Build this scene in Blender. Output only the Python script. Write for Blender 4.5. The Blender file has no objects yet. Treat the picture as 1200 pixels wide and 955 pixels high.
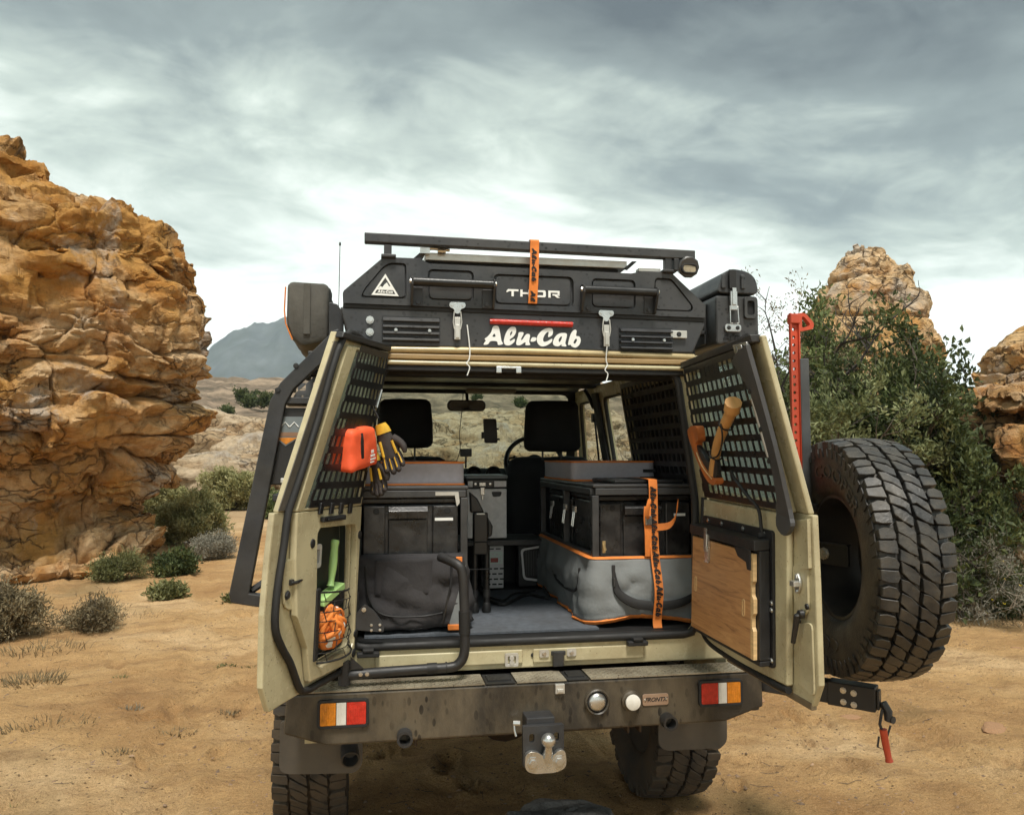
import bpy, bmesh, math, random
import numpy as np
from mathutils import Vector, Matrix, geometry

sc = bpy.context.scene
col = sc.collection
R_ = math.radians

# ------------------------------------------------------------------ camera
cam_d = bpy.data.cameras.new("camera")
cam = bpy.data.objects.new("camera", cam_d)
col.objects.link(cam)
cam.location = (-0.58, -2.82, 1.60)
cam.rotation_euler = (R_(90 + 3.538), 0, R_(-10.0))
cam_d.sensor_width = 36.0
cam_d.lens = 27.9
cam_d.clip_start = 0.05
cam_d.clip_end = 12000
sc.camera = cam

# ------------------------------------------------------------------ sky and sun
SUN_EL, SUN_AZ = 63.0, 180.0        # degrees; azimuth clockwise from +Y
world = bpy.data.worlds.new("World")
sc.world = world
world.use_nodes = True
wn = world.node_tree.nodes
wl = world.node_tree.links
wn.clear()


def wnode(t, **kw):
    n = wn.new(t)
    for k, v in kw.items():
        setattr(n, k, v)
    return n


w_out = wnode('ShaderNodeOutputWorld')
w_mix = wnode('ShaderNodeMixShader')
w_sky = wnode('ShaderNodeTexSky', sky_type='NISHITA', sun_disc=False)
w_sky.sun_elevation = R_(SUN_EL)
w_sky.sun_rotation = R_(SUN_AZ)
w_bg1 = wnode('ShaderNodeBackground')
w_bg1.inputs['Strength'].default_value = 0.06
wl.new(w_sky.outputs[0], w_bg1.inputs[0])
# cloud deck: the view direction projected on a flat layer overhead
tc = wnode('ShaderNodeTexCoord')
sep = wnode('ShaderNodeSeparateXYZ')
wl.new(tc.outputs['Generated'], sep.inputs[0])


def wmath(op, a, b=None, c=None):
    n = wnode('ShaderNodeMath', operation=op)
    for i, v in enumerate((a, b, c)):
        if v is None:
            continue
        if isinstance(v, (int, float)):
            n.inputs[i].default_value = v
        else:
            wl.new(v, n.inputs[i])
    return n.outputs[0]


zz = wmath('ADD', wmath('MAXIMUM', sep.outputs['Z'], 0.0), 0.20)
cx_ = wmath('DIVIDE', sep.outputs['X'], zz)
cy_ = wmath('DIVIDE', sep.outputs['Y'], zz)
comb = wnode('ShaderNodeCombineXYZ')
wl.new(cx_, comb.inputs[0])
wl.new(cy_, comb.inputs[1])


def wnoise(scale, detail, rough, dist, off, stretch=(1, 1, 1)):
    mp = wnode('ShaderNodeMapping')
    mp.inputs['Location'].default_value = off
    mp.inputs['Scale'].default_value = stretch
    wl.new(comb.outputs[0], mp.inputs[0])
    n = wnode('ShaderNodeTexNoise')
    n.inputs['Scale'].default_value = scale
    n.inputs['Detail'].default_value = detail
    n.inputs['Roughness'].default_value = rough
    n.inputs['Distortion'].default_value = dist
    wl.new(mp.outputs[0], n.inputs['Vector'])
    return n.outputs['Fac']


n_big = wnoise(0.50, 3, 0.5, 0.3, (12.34, 17.80, 0.0), (0.75, 1.25, 1))
n_mid = wnoise(1.6, 8, 0.56, 0.6, (7.3, 4.1, 2.0), (0.9, 1.05, 1))
n_fine = wnoise(5.5, 8, 0.62, 0.8, (1.3, 9.1, 4.0), (0.9, 1.0, 1))
dens = wmath('ADD', wmath('MULTIPLY', n_big, 1.05), wmath('MULTIPLY', n_mid, 0.62))
dens = wmath('ADD', dens, wmath('MULTIPLY', n_fine, 0.20))
# the deck is seen edge-on and thinner towards the horizon, thickest overhead
elev = wmath('SUBTRACT', wmath('MULTIPLY', sep.outputs['Z'], 0.64), 0.655)
elev = wmath('MINIMUM', elev, -0.325)
dens = wmath('ADD', dens, elev)
ramp = wnode('ShaderNodeValToRGB')
wl.new(dens, ramp.inputs[0])
els = ramp.color_ramp.elements
els[0].position = 0.34
els[0].color = (0.86, 0.88, 0.81, 1)
els[1].position = 0.86
els[1].color = (0.072, 0.084, 0.088, 1)
for p_, c_ in ((0.44, (0.615, 0.665, 0.60, 1)), (0.54, (0.385, 0.435, 0.385, 1)), (0.66, (0.19, 0.222, 0.212, 1))):
    e_ = els.new(p_)
    e_.color = c_
w_bg2 = wnode('ShaderNodeBackground')
w_bg2.inputs['Strength'].default_value = 0.62
wl.new(ramp.outputs[0], w_bg2.inputs[0])
w_mix.inputs[0].default_value = 0.95
wl.new(w_bg1.outputs[0], w_mix.inputs[1])
wl.new(w_bg2.outputs[0], w_mix.inputs[2])
wl.new(w_mix.outputs[0], w_out.inputs[0])

sun_d = bpy.data.lights.new("sun", 'SUN')
sun_d.energy = 1.5
sun_d.angle = R_(14)
sun_d.color = (1.0, 0.95, 0.87)
sun = bpy.data.objects.new("sun", sun_d)
col.objects.link(sun)
sdir = Vector((math.sin(R_(SUN_AZ)) * math.cos(R_(SUN_EL)), math.cos(R_(SUN_AZ)) * math.cos(R_(SUN_EL)), math.sin(R_(SUN_EL))))
sun.rotation_euler = sdir.to_track_quat('Z', 'Y').to_euler()
sun.location = (0, 0, 60)

sc.view_settings.view_transform = 'Standard'
sc.view_settings.look = 'None'
sc.view_settings.exposure = 1.66
sc.view_settings.gamma = 1.0
sc.view_settings.use_curve_mapping = False
sc.render.engine = 'CYCLES'
sc.cycles.max_bounces = 6
sc.cycles.diffuse_bounces = 3
sc.cycles.transparent_max_bounces = 12
sc.cycles.use_denoising = True

# ------------------------------------------------------------------ materials
MATS = {}


def M(name, c, rough=0.6, metal=0.0, var=0.18, scale=7.0, dirt=None, damt=0.3, dscale=3.0, dsharp=0.18,
      bump=0.0, bscale=60.0, specks=None, sscale=70.0, sthr=0.16, spec=0.5, stretch=(1, 1, 1), bdist=0.01, rvar=0.12):
    if name in MATS:
        return MATS[name]
    m = bpy.data.materials.new(name)
    m.use_nodes = True
    nt = m.node_tree
    b = nt.nodes['Principled BSDF']
    tcn = nt.nodes.new('ShaderNodeTexCoord')
    mp = nt.nodes.new('ShaderNodeMapping')
    mp.inputs['Scale'].default_value = stretch
    nt.links.new(tcn.outputs['Object'], mp.inputs[0])
    vec = mp.outputs[0]

    def noise(s, d=5, r=0.6):
        n = nt.nodes.new('ShaderNodeTexNoise')
        n.inputs['Scale'].default_value = s
        n.inputs['Detail'].default_value = d
        n.inputs['Roughness'].default_value = r
        nt.links.new(vec, n.inputs['Vector'])
        return n.outputs['Fac']

    def mix(f, a, bcol):
        x = nt.nodes.new('ShaderNodeMix')
        x.data_type = 'RGBA'
        for sock, v in ((x.inputs[0], f), (x.inputs[6], a), (x.inputs[7], bcol)):
            if isinstance(v, (int, float)):
                sock.default_value = v
            elif isinstance(v, tuple):
                sock.default_value = (v[0], v[1], v[2], 1)
            else:
                nt.links.new(v, sock)
        return x.outputs[2]

    def mrange(v, a, bb, lo=0.0, hi=1.0):
        x = nt.nodes.new('ShaderNodeMapRange')
        x.inputs[1].default_value = a
        x.inputs[2].default_value = bb
        x.inputs[3].default_value = lo
        x.inputs[4].default_value = hi
        nt.links.new(v, x.inputs[0])
        return x.outputs[0]
    n1 = noise(scale)
    c0 = tuple(v * (1 - var) for v in c)
    c1 = tuple(min(1, v * (1 + var)) for v in c)
    colr = mix(mrange(n1, 0.3, 0.7), c0, c1)
    if dirt:
        nd = noise(dscale, 8, 0.65)
        colr = mix(mrange(nd, 0.5 + 0.2 * (0.5 - damt) - dsharp, 0.5 + 0.2 * (0.5 - damt) + dsharp, 0, min(1.0, damt * 1.6)), colr, dirt)
    if specks:
        vo = nt.nodes.new('ShaderNodeTexVoronoi')
        vo.inputs['Scale'].default_value = sscale
        nt.links.new(vec, vo.inputs['Vector'])
        big = noise(9, 2)
        th = nt.nodes.new('ShaderNodeMath')
        th.operation = 'MULTIPLY'
        nt.links.new(mrange(big, 0.35, 0.7), th.inputs[0])
        nt.links.new(mrange(vo.outputs['Distance'], sthr, sthr + 0.06, 1, 0), th.inputs[1])
        colr = mix(th.outputs[0], colr, specks)
    nt.links.new(colr, b.inputs['Base Color'])
    nt.links.new(mrange(n1, 0.3, 0.7, max(0.02, rough - rvar), min(1, rough + rvar)), b.inputs['Roughness'])
    b.inputs['Metallic'].default_value = metal
    b.inputs['Specular IOR Level'].default_value = spec
    if bump:
        bp = nt.nodes.new('ShaderNodeBump')
        bp.inputs['Strength'].default_value = bump
        bp.inputs['Distance'].default_value = bdist
        nt.links.new(noise(bscale, 6, 0.65), bp.inputs['Height'])
        nt.links.new(bp.outputs[0], b.inputs['Normal'])
    MATS[name] = m
    return m


DUST = (0.28, 0.20, 0.12)
m_khaki = M('khaki_paint', (0.51, 0.455, 0.285), 0.27, var=0.07, dirt=(0.22, 0.165, 0.09), damt=0.36, dscale=3.2, dsharp=0.12, rvar=0.08, specks=(0.16, 0.12, 0.07), sscale=60, sthr=0.10)
m_bumper = M('bumper_paint', (0.098, 0.078, 0.051), 0.42, var=0.35, scale=4, stretch=(1, 1, 0.45), dirt=(0.016, 0.014, 0.012), damt=0.55, dscale=2.4, dsharp=0.07, specks=(0.004, 0.0035, 0.003), sscale=40, sthr=0.27, bump=0.15, bscale=120)
m_black = M('black_paint', (0.013, 0.013, 0.014), 0.5, var=0.35, scale=9, dirt=(0.055, 0.048, 0.038), damt=0.2, dscale=4, bump=0.12, bscale=160)
m_shell = M('black_textured_shell', (0.030, 0.032, 0.036), 0.44, var=0.35, scale=8, dirt=(0.095, 0.088, 0.075), damt=0.28, dscale=2.4, specks=(0.006, 0.006, 0.006), sscale=48, sthr=0.24, bump=0.3, bscale=260, bdist=0.002)
m_steel = M('dark_steel', (0.032, 0.033, 0.036), 0.45, metal=0.3, var=0.4, dirt=(0.085, 0.075, 0.058), damt=0.25, dscale=6, bump=0.1)
m_rubber = M('rubber', (0.010, 0.010, 0.010), 0.65, var=0.3, dirt=(0.03, 0.028, 0.025), damt=0.25, dscale=8)
m_tyre = M('tyre_rubber', (0.022, 0.0215, 0.021), 0.45, var=0.4, scale=14, dirt=(0.085, 0.070, 0.050), damt=0.40, dscale=11, dsharp=0.12, bump=0.35, bscale=90, bdist=0.006)
m_tyremud = M('dusty_tyre_rubber', (0.036, 0.031, 0.026), 0.85, var=0.3, scale=14, dirt=(0.13, 0.09, 0.05), damt=0.4, dscale=7, bump=0.3, bscale=90, bdist=0.006)
m_silver = M('bright_metal', (0.62, 0.62, 0.60), 0.28, metal=0.9, var=0.1, dirt=(0.25, 0.22, 0.17), damt=0.2, dscale=20)
m_alu = M('aluminium', (0.62, 0.61, 0.57), 0.42, metal=0.55, var=0.1, dirt=(0.30, 0.25, 0.17), damt=0.3, dscale=9)
m_plate = M('tread_plate_metal', (0.42, 0.38, 0.29), 0.42, metal=0.4, var=0.2, dirt=(0.10, 0.075, 0.05), damt=0.5, dscale=6, specks=(0.05, 0.04, 0.03), sscale=60, sthr=0.15)
m_white = M('white_print', (0.82, 0.83, 0.80), 0.55, var=0.05, dirt=(0.5, 0.47, 0.4), damt=0.1, dscale=30)
m_red = M('red_lens', (0.52, 0.028, 0.016), 0.18, var=0.25, scale=60, bump=0.4, bscale=220, bdist=0.003, dirt=(0.25, 0.05, 0.03), damt=0.15, dscale=25)
m_redpaint = M('red_paint', (0.56, 0.070, 0.026), 0.5, var=0.15, dirt=(0.22, 0.05, 0.03), damt=0.3, dscale=9)
m_amber = M('amber_lens', (0.62, 0.21, 0.015), 0.18, var=0.25, scale=60, bump=0.4, bscale=220, bdist=0.003, dirt=(0.3, 0.14, 0.04), damt=0.15, dscale=25)
m_clear = M('clear_lens', (0.72, 0.70, 0.64), 0.2, var=0.1, dirt=(0.4, 0.36, 0.28), damt=0.25, dscale=25)
m_plastic = M('black_plastic', (0.0115, 0.0115, 0.012), 0.36, var=0.35, dirt=(0.035, 0.032, 0.028), damt=0.25, dscale=6, bump=0.08, bscale=140)
m_deep = M('cabin_trim_and_dark_backing', (0.006, 0.006, 0.0065), 0.7, var=0.3, dirt=(0.03, 0.028, 0.024), damt=0.2, dscale=5)
m_head = M('headliner', (0.22, 0.205, 0.175), 0.85, var=0.2)
m_seat = M('seat_cloth', (0.007, 0.007, 0.008), 0.9, var=0.25, bump=0.2, bscale=200)
m_carpet = M('grey_carpet', (0.10, 0.115, 0.135), 0.95, var=0.25, scale=40, dirt=(0.05, 0.045, 0.04), damt=0.35, dscale=4, bump=0.5, bscale=300)
m_cush = M('lilac_grey_canvas', (0.45, 0.43, 0.47), 0.9, var=0.08, scale=60, dirt=(0.30, 0.28, 0.28), damt=0.25, dscale=5, bump=0.25, bscale=400, bdist=0.002)
m_orange = M('orange_webbing', (0.80, 0.235, 0.04), 0.75, var=0.12, scale=40, dirt=(0.35, 0.11, 0.03), damt=0.25, dscale=14, bump=0.3, bscale=300, bdist=0.002)
m_bagd = M('charcoal_canvas', (0.030, 0.028, 0.030), 0.92, var=0.25, scale=9, dirt=(0.055, 0.050, 0.047), damt=0.3, dscale=3, bump=0.35, bscale=40)
m_bagg = M('grey_canvas', (0.21, 0.225, 0.225), 0.88, var=0.15, scale=6, dirt=(0.11, 0.11, 0.105), damt=0.3, dscale=3, bump=0.3, bscale=30)
m_awning = M('weathered_canvas', (0.085, 0.08, 0.068), 0.95, var=0.3, scale=10, dirt=(0.045, 0.042, 0.036), damt=0.4, dscale=4, bump=0.35, bscale=30)
m_pouch = M('fluorescent_nylon', (0.9, 0.115, 0.035), 0.65, var=0.08, scale=20, bump=0.2, bscale=30)
m_leather = M('tan_leather', (0.50, 0.15, 0.035), 0.5, var=0.25, scale=18, dirt=(0.2, 0.06, 0.02), damt=0.3, dscale=10)
m_ash = M('axe_handle_wood', (0.62, 0.33, 0.11), 0.5, var=0.2, scale=14, stretch=(6, 1, 1), dirt=(0.35, 0.17, 0.06), damt=0.25, dscale=14)
m_green = M('light_green_plastic', (0.42, 0.66, 0.24), 0.45, var=0.06)
m_fridge = M('stucco_aluminium', (0.88, 0.87, 0.86), 0.42, metal=0.0, var=0.12, scale=30, bump=0.6, bscale=220, bdist=0.004)
m_panelgrey = M('grey_enamel', (0.62, 0.60, 0.59), 0.5, var=0.06)
m_yellow = M('yellow_leather', (0.72, 0.43, 0.03), 0.7, var=0.15, scale=30, dirt=(0.3, 0.18, 0.03), damt=0.3, dscale=20)
m_glove = M('dark_glove_leather', (0.035, 0.028, 0.026), 0.75, var=0.35, scale=25, bump=0.3, bscale=60)
m_brass = M('rusty_steel', (0.045, 0.028, 0.016), 0.75, metal=0.2, var=0.35, scale=20, dirt=(0.10, 0.062, 0.032), damt=0.3, dscale=9)
m_bronze = M('copper_badge', (0.40, 0.28, 0.20), 0.4, metal=0.5, var=0.1)
m_crate = M('scuffed_black_plastic', (0.010, 0.010, 0.0105), 0.34, var=0.5, scale=16, dirt=(0.06, 0.057, 0.053), damt=0.34, dscale=13, dsharp=0.1, bump=0.15, bscale=60)


def plywood():
    m = bpy.data.materials.new('plywood')
    m.use_nodes = True
    nt = m.node_tree
    b = nt.nodes['Principled BSDF']
    t = nt.nodes.new('ShaderNodeTexCoord')
    mp = nt.nodes.new('ShaderNodeMapping')
    mp.inputs['Scale'].default_value = (1.0, 2.2, 26)
    mp.inputs['Rotation'].default_value = (R_(6), 0, 0)
    nt.links.new(t.outputs['Object'], mp.inputs[0])
    n = nt.nodes.new('ShaderNodeTexNoise')
    n.inputs['Scale'].default_value = 1.6
    n.inputs['Detail'].default_value = 9
    n.inputs['Roughness'].default_value = 0.7
    n.inputs['Distortion'].default_value = 1.6
    nt.links.new(mp.outputs[0], n.inputs['Vector'])
    r = nt.nodes.new('ShaderNodeValToRGB')
    nt.links.new(n.outputs['Fac'], r.inputs[0])
    e = r.color_ramp.elements
    e[0].position, e[0].color = 0.28, (0.19, 0.085, 0.032, 1)
    e[1].position, e[1].color = 0.72, (0.60, 0.33, 0.135, 1)
    k = e.new(0.47)
    k.color = (0.46, 0.23, 0.088, 1)
    nt.links.new(r.outputs[0], b.inputs['Base Color'])
    b.inputs['Roughness'].default_value = 0.42
    return m


m_wood = plywood()
m_ply_edge = M('plywood_edge', (0.62, 0.42, 0.20), 0.6, var=0.2, scale=20, stretch=(1, 1, 6))


def glass(name, tint, fac=0.12):
    m = bpy.data.materials.new(name)
    m.use_nodes = True
    nt = m.node_tree
    nt.nodes.clear()
    o = nt.nodes.new('ShaderNodeOutputMaterial')
    mx = nt.nodes.new('ShaderNodeMixShader')
    tr = nt.nodes.new('ShaderNodeBsdfTransparent')
    gl = nt.nodes.new('ShaderNodeBsdfGlossy')
    lw = nt.nodes.new('ShaderNodeLayerWeight')
    lw.inputs[0].default_value = 0.5
    tr.inputs[0].default_value = (*tint, 1)
    gl.inputs['Roughness'].default_value = 0.03
    pw = nt.nodes.new('ShaderNodeMath')
    pw.operation = 'POWER'
    pw.inputs[1].default_value = 4.0
    nt.links.new(lw.outputs['Facing'], pw.inputs[0])
    ma = nt.nodes.new('ShaderNodeMath')
    ma.operation = 'MULTIPLY_ADD'
    ma.inputs[1].default_value = 2.5 * fac
    ma.inputs[2].default_value = 0.04
    nt.links.new(pw.outputs[0], ma.inputs[0])
    nt.links.new(ma.outputs[0], mx.inputs[0])
    nt.links.new(tr.outputs[0], mx.inputs[1])
    nt.links.new(gl.outputs[0], mx.inputs[2])
    nt.links.new(mx.outputs[0], o.inputs[0])
    return m


m_glass = glass('window_glass', (0.80, 0.86, 0.83), 0.18)
def pale_glass():  # glass with a pale diffuse and translucent mix, uneven by noise
    m = glass('pale_glass', (0.72, 0.80, 0.75), 0.3)
    nt = m.node_tree
    o = nt.nodes['Material Output']
    old = o.inputs[0].links[0].from_socket
    df = nt.nodes.new('ShaderNodeBsdfDiffuse')
    df.inputs[0].default_value = (0.30, 0.32, 0.30, 1)
    tl = nt.nodes.new('ShaderNodeBsdfTranslucent')
    tl.inputs[0].default_value = (0.42, 0.46, 0.43, 1)
    ad = nt.nodes.new('ShaderNodeMixShader')
    ad.inputs[0].default_value = 0.7
    nt.links.new(df.outputs[0], ad.inputs[1])
    nt.links.new(tl.outputs[0], ad.inputs[2])
    n = nt.nodes.new('ShaderNodeTexNoise')
    n.inputs['Scale'].default_value = 11
    n.inputs['Detail'].default_value = 6
    t = nt.nodes.new('ShaderNodeTexCoord')
    nt.links.new(t.outputs['Object'], n.inputs['Vector'])
    r = nt.nodes.new('ShaderNodeMapRange')
    for i, q in ((1, 0.3), (2, 0.7), (3, 0.25), (4, 0.75)):
        r.inputs[i].default_value = q
    nt.links.new(n.outputs['Fac'], r.inputs[0])
    mx = nt.nodes.new('ShaderNodeMixShader')
    nt.links.new(r.outputs[0], mx.inputs[0])
    nt.links.new(old, mx.inputs[1])
    nt.links.new(ad.outputs[0], mx.inputs[2])
    nt.links.new(mx.outputs[0], o.inputs[0])
    return m


m_pale_glass = pale_glass()
m_tint = glass('tinted_glass', (0.86, 0.90, 0.88), 0.10)


# ------------------------------------------------------------------ mesh building
class MB:
    def __init__(s):
        s.v = []
        s.f = []
        s.m = []
        s.mi = 0

    def _add(s, vs, fs):
        o = len(s.v)
        s.v.extend([tuple(p) for p in vs])
        s.f.extend([tuple(i + o for i in f) for f in fs])
        s.m.extend([s.mi] * len(fs))
        return o

    def box(s, x0, x1, y0, y1, z0, z1, T=None):
        vs = [(x, y, z) for x in (x0, x1) for y in (y0, y1) for z in (z0, z1)]
        if T:
            vs = [T(*p) for p in vs]
        s._add(vs, [(0, 1, 3, 2), (4, 6, 7, 5), (0, 4, 5, 1), (2, 3, 7, 6), (0, 2, 6, 4), (1, 5, 7, 3)])
        return s

    def obox(s, c, d, M3=None):
        M3 = M3 or Matrix.Identity(3)
        c = Vector(c)
        return s.box(-d[0] / 2, d[0] / 2, -d[1] / 2, d[1] / 2, -d[2] / 2, d[2] / 2, lambda x, y, z: c + M3 @ Vector((x, y, z)))

    def prism(s, poly, a0, a1, T=None):
        """polygon in (x, z), extruded along y; T maps (x, y, z)"""
        T = T or (lambda x, y, z: (x, y, z))
        n = len(poly)
        vs = [T(x, a0, z) for x, z in poly] + [T(x, a1, z) for x, z in poly]
        fs = [tuple(range(n)), tuple(range(2 * n - 1, n - 1, -1))]
        fs += [(i, (i + 1) % n, n + (i + 1) % n, n + i) for i in range(n)]
        s._add(vs, fs)
        return s

    def plate(s, outer, holes, a0, a1, T=None):
        T = T or (lambda x, y, z: (x, y, z))
        loops = [outer] + list(holes)
        flat = [p for l in loops for p in l]
        tris = geometry.tessellate_polygon([[Vector((x, z, 0)) for x, z in l] for l in loops])
        n = len(flat)
        vs = [T(x, a0, z) for x, z in flat] + [T(x, a1, z) for x, z in flat]
        fs = [tuple(t) for t in tris] + [tuple(n + i for i in reversed(t)) for t in tris]
        o = 0
        for l in loops:
            k = len(l)
            fs += [(o + i, o + (i + 1) % k, n + o + (i + 1) % k, n + o + i) for i in range(k)]
            o += k
        s._add(vs, fs)
        return s

    def tube(s, path, r, seg=8, closed=False, flat=1.0):
        P = [Vector(p) for p in path]
        n = len(P)
        rs = r if isinstance(r, (list, tuple)) else [r] * n
        up = None
        o = len(s.v)
        for i in range(n):
            if closed:
                t = P[(i + 1) % n] - P[i - 1]
            else:
                t = P[min(i + 1, n - 1)] - P[max(i - 1, 0)]
            t.normalize()
            if up is None:
                up = Vector((0, 0, 1)) if abs(t.z) < 0.9 else Vector((1, 0, 0))
            a = t.cross(up)
            if a.length < 1e-5:
                a = t.cross(Vector((0.3, 1, 0.2)))
            a.normalize()
            up = a.cross(t).normalized()
            for k in range(seg):
                th = 2 * math.pi * k / seg
                s.v.append(tuple(P[i] + a * (math.cos(th) * rs[i]) + up * (math.sin(th) * rs[i] * flat)))
        m = n if closed else n - 1
        for i in range(m):
            j = (i + 1) % n
            for k in range(seg):
                l = (k + 1) % seg
                s.f.append((o + i * seg + k, o + i * seg + l, o + j * seg + l, o + j * seg + k))
                s.m.append(s.mi)
        if not closed:
            s.f.append(tuple(o + k for k in range(seg))[::-1])
            s.f.append(tuple(o + (n - 1) * seg + k for k in range(seg)))
            s.m += [s.mi, s.mi]
        return s

    def lathe(s, prof, org, axis, seg=24, closed=False):
        ax = Vector(axis).normalized()
        a = ax.cross(Vector((0, 0, 1)) if abs(ax.z) < 0.9 else Vector((1, 0, 0))).normalized()
        b = ax.cross(a)
        org = Vector(org)
        o = len(s.v)
        n = len(prof)
        for r, h in prof:
            for k in range(seg):
                th = 2 * math.pi * k / seg
                s.v.append(tuple(org + ax * h + (a * math.cos(th) + b * math.sin(th)) * r))
        for i in range(n if closed else n - 1):
            j = (i + 1) % n
            for k in range(seg):
                l = (k + 1) % seg
                s.f.append((o + i * seg + k, o + i * seg + l, o + j * seg + l, o + j * seg + k))
                s.m.append(s.mi)
        if not closed:
            s.f.append(tuple(o + k for k in range(seg))[::-1])
            s.f.append(tuple(o + (n - 1) * seg + k for k in range(seg)))
            s.m += [s.mi, s.mi]
        return s

    def ribbon(s, path, w, nrm, th=0.002):
        """flat strap along a path; w = width vector, nrm = thickness direction"""
        w = Vector(w)
        nv = Vector(nrm).normalized() * th
        o = len(s.v)
        for p in path:
            p = Vector(p)
            for q in (p - w / 2, p + w / 2, p + w / 2 + nv, p - w / 2 + nv):
                s.v.append(tuple(q))
        n = len(path)
        for i in range(n - 1):
            for k in range(4):
                l = (k + 1) % 4
                s.f.append((o + i * 4 + k, o + i * 4 + l, o + (i + 1) * 4 + l, o + (i + 1) * 4 + k))
                s.m.append(s.mi)
        s.f += [(o + 3, o + 2, o + 1, o), (o + 4 * n - 4, o + 4 * n - 3, o + 4 * n - 2, o + 4 * n - 1)]
        s.m += [s.mi, s.mi]
        return s

    def build(s, name, mat, parent=None, bevel=0.0, smooth=None, seg=2, recalc=True, subd=0):
        me = bpy.data.meshes.new(name)
        me.from_pydata(s.v, [], s.f)
        mats = mat if isinstance(mat, (list, tuple)) else [mat]
        for q in mats:
            me.materials.append(q)
        if len(mats) > 1:
            me.polygons.foreach_set('material_index', s.m)
        if recalc:
            bm = bmesh.new()
            bm.from_mesh(me)
            bmesh.ops.recalc_face_normals(bm, faces=bm.faces)
            bm.to_mesh(me)
            bm.free()
        if smooth is not None:
            me.polygons.foreach_set('use_smooth', [True] * len(me.polygons))
            me.set_sharp_from_angle(angle=R_(smooth))
        me.update()
        ob = bpy.data.objects.new(name, me)
        col.objects.link(ob)
        if bevel:
            md = ob.modifiers.new('bevel', 'BEVEL')
            md.width = bevel
            md.segments = seg
            md.limit_method = 'ANGLE'
            md.angle_limit = R_(40)
        if subd:
            md = ob.modifiers.new('subdivision', 'SUBSURF')
            md.levels = md.render_levels = subd
        if parent is not None:
            attach(ob, parent)
        return ob


def attach(ob, parent):
    ob.parent = parent
    bpy.context.view_layer.update()
    ob.matrix_parent_inverse = parent.matrix_world.inverted()


def thing(name, label, cat, loc=(0, 0, 0), group=None):
    o = bpy.data.objects.new(name, None)
    col.objects.link(o)
    o.location = loc
    o.empty_display_size = 0.2
    tag(o, label, cat, group)
    bpy.context.view_layer.update()
    return o


def tag(o, label, cat, group=None):
    o['label'] = label
    o['category'] = cat
    if group:
        o['group'] = group
    return o


def copy_child(src, parent, M4):
    """copy of a part (sharing its mesh) moved by the world transform M4"""
    c = src.copy()
    col.objects.link(c)
    c.parent = parent
    c.matrix_parent_inverse = src.matrix_parent_inverse.copy()
    c.matrix_basis = (parent.matrix_world @ c.matrix_parent_inverse).inverted() @ M4 @ src.matrix_world
    return c


def rrect(x0, x1, z0, z1, r, n=3):
    out = []
    for cx, cz, a in ((x1 - r, z1 - r, 0), (x0 + r, z1 - r, 90), (x0 + r, z0 + r, 180), (x1 - r, z0 + r, 270)):
        for k in range(n + 1):
            t = R_(a + 90 * k / n)
            out.append((cx + r * math.cos(t), cz + r * math.sin(t)))
    return out


def rpoly(pts, r, n=3):
    """polygon with rounded corners"""
    out = []
    N = len(pts)
    for i in range(N):
        p, a, b = Vector(pts[i]), Vector(pts[i - 1]), Vector(pts[(i + 1) % N])
        d1, d2 = (a - p), (b - p)
        q1 = p + d1.normalized() * min(r, d1.length * 0.45)
        q2 = p + d2.normalized() * min(r, d2.length * 0.45)
        for k in range(n + 1):
            t = k / n
            q = q1 * (1 - t) ** 2 + p * 2 * t * (1 - t) + q2 * t * t
            out.append((q.x, q.y))
    return out


def spline(pts, n=4, closed=False):
    P = [Vector(p) for p in pts]
    N = len(P)
    out = []
    for i in range(N if closed else N - 1):
        p0 = P[i - 1] if (closed or i > 0) else P[i]
        p1, p2 = P[i], P[(i + 1) % N]
        p3 = P[(i + 2) % N] if (closed or i + 2 < N) else p2
        for k in range(n):
            t = k / n
            out.append(0.5 * ((2 * p1) + (p2 - p0) * t + (2 * p0 - 5 * p1 + 4 * p2 - p3) * t * t + (3 * p1 - p0 - 3 * p2 + p3) * t ** 3))
    if not closed:
        out.append(P[-1])
    return out


_fonts = {}


def text_mesh(txt, size, shear=0.0, extrude=0.001, offset=0.0, align='CENTER'):
    cu = bpy.data.curves.new('lettering', 'FONT')
    cu.body = txt
    cu.size = size
    cu.shear = shear
    cu.extrude = extrude
    cu.offset = offset
    cu.align_x = align
    cu.align_y = 'CENTER'
    cu.resolution_u = 3
    o = bpy.data.objects.new('lettering', cu)
    col.objects.link(o)
    dg = bpy.context.evaluated_depsgraph_get()
    me = bpy.data.meshes.new_from_object(o.evaluated_get(dg))
    bpy.data.objects.remove(o)
    bpy.data.curves.remove(cu)
    return me


def text_obj(name, txt, size, mat, parent, M4, **kw):
    me = text_mesh(txt, size, **kw)
    me.transform(M4)
    me.materials.clear()
    me.materials.append(mat)
    o = bpy.data.objects.new(name, me)
    col.objects.link(o)
    if parent is not None:
        attach(o, parent)
    return o


# brush script letters, outlines and counters, in units of the cap height (x right, z up)
def _gl(pts):
    return [((x - 48) / 198.0, (328 + 0.027 * (x - 48) - y) / 198.0) for x, y in pts]


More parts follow.
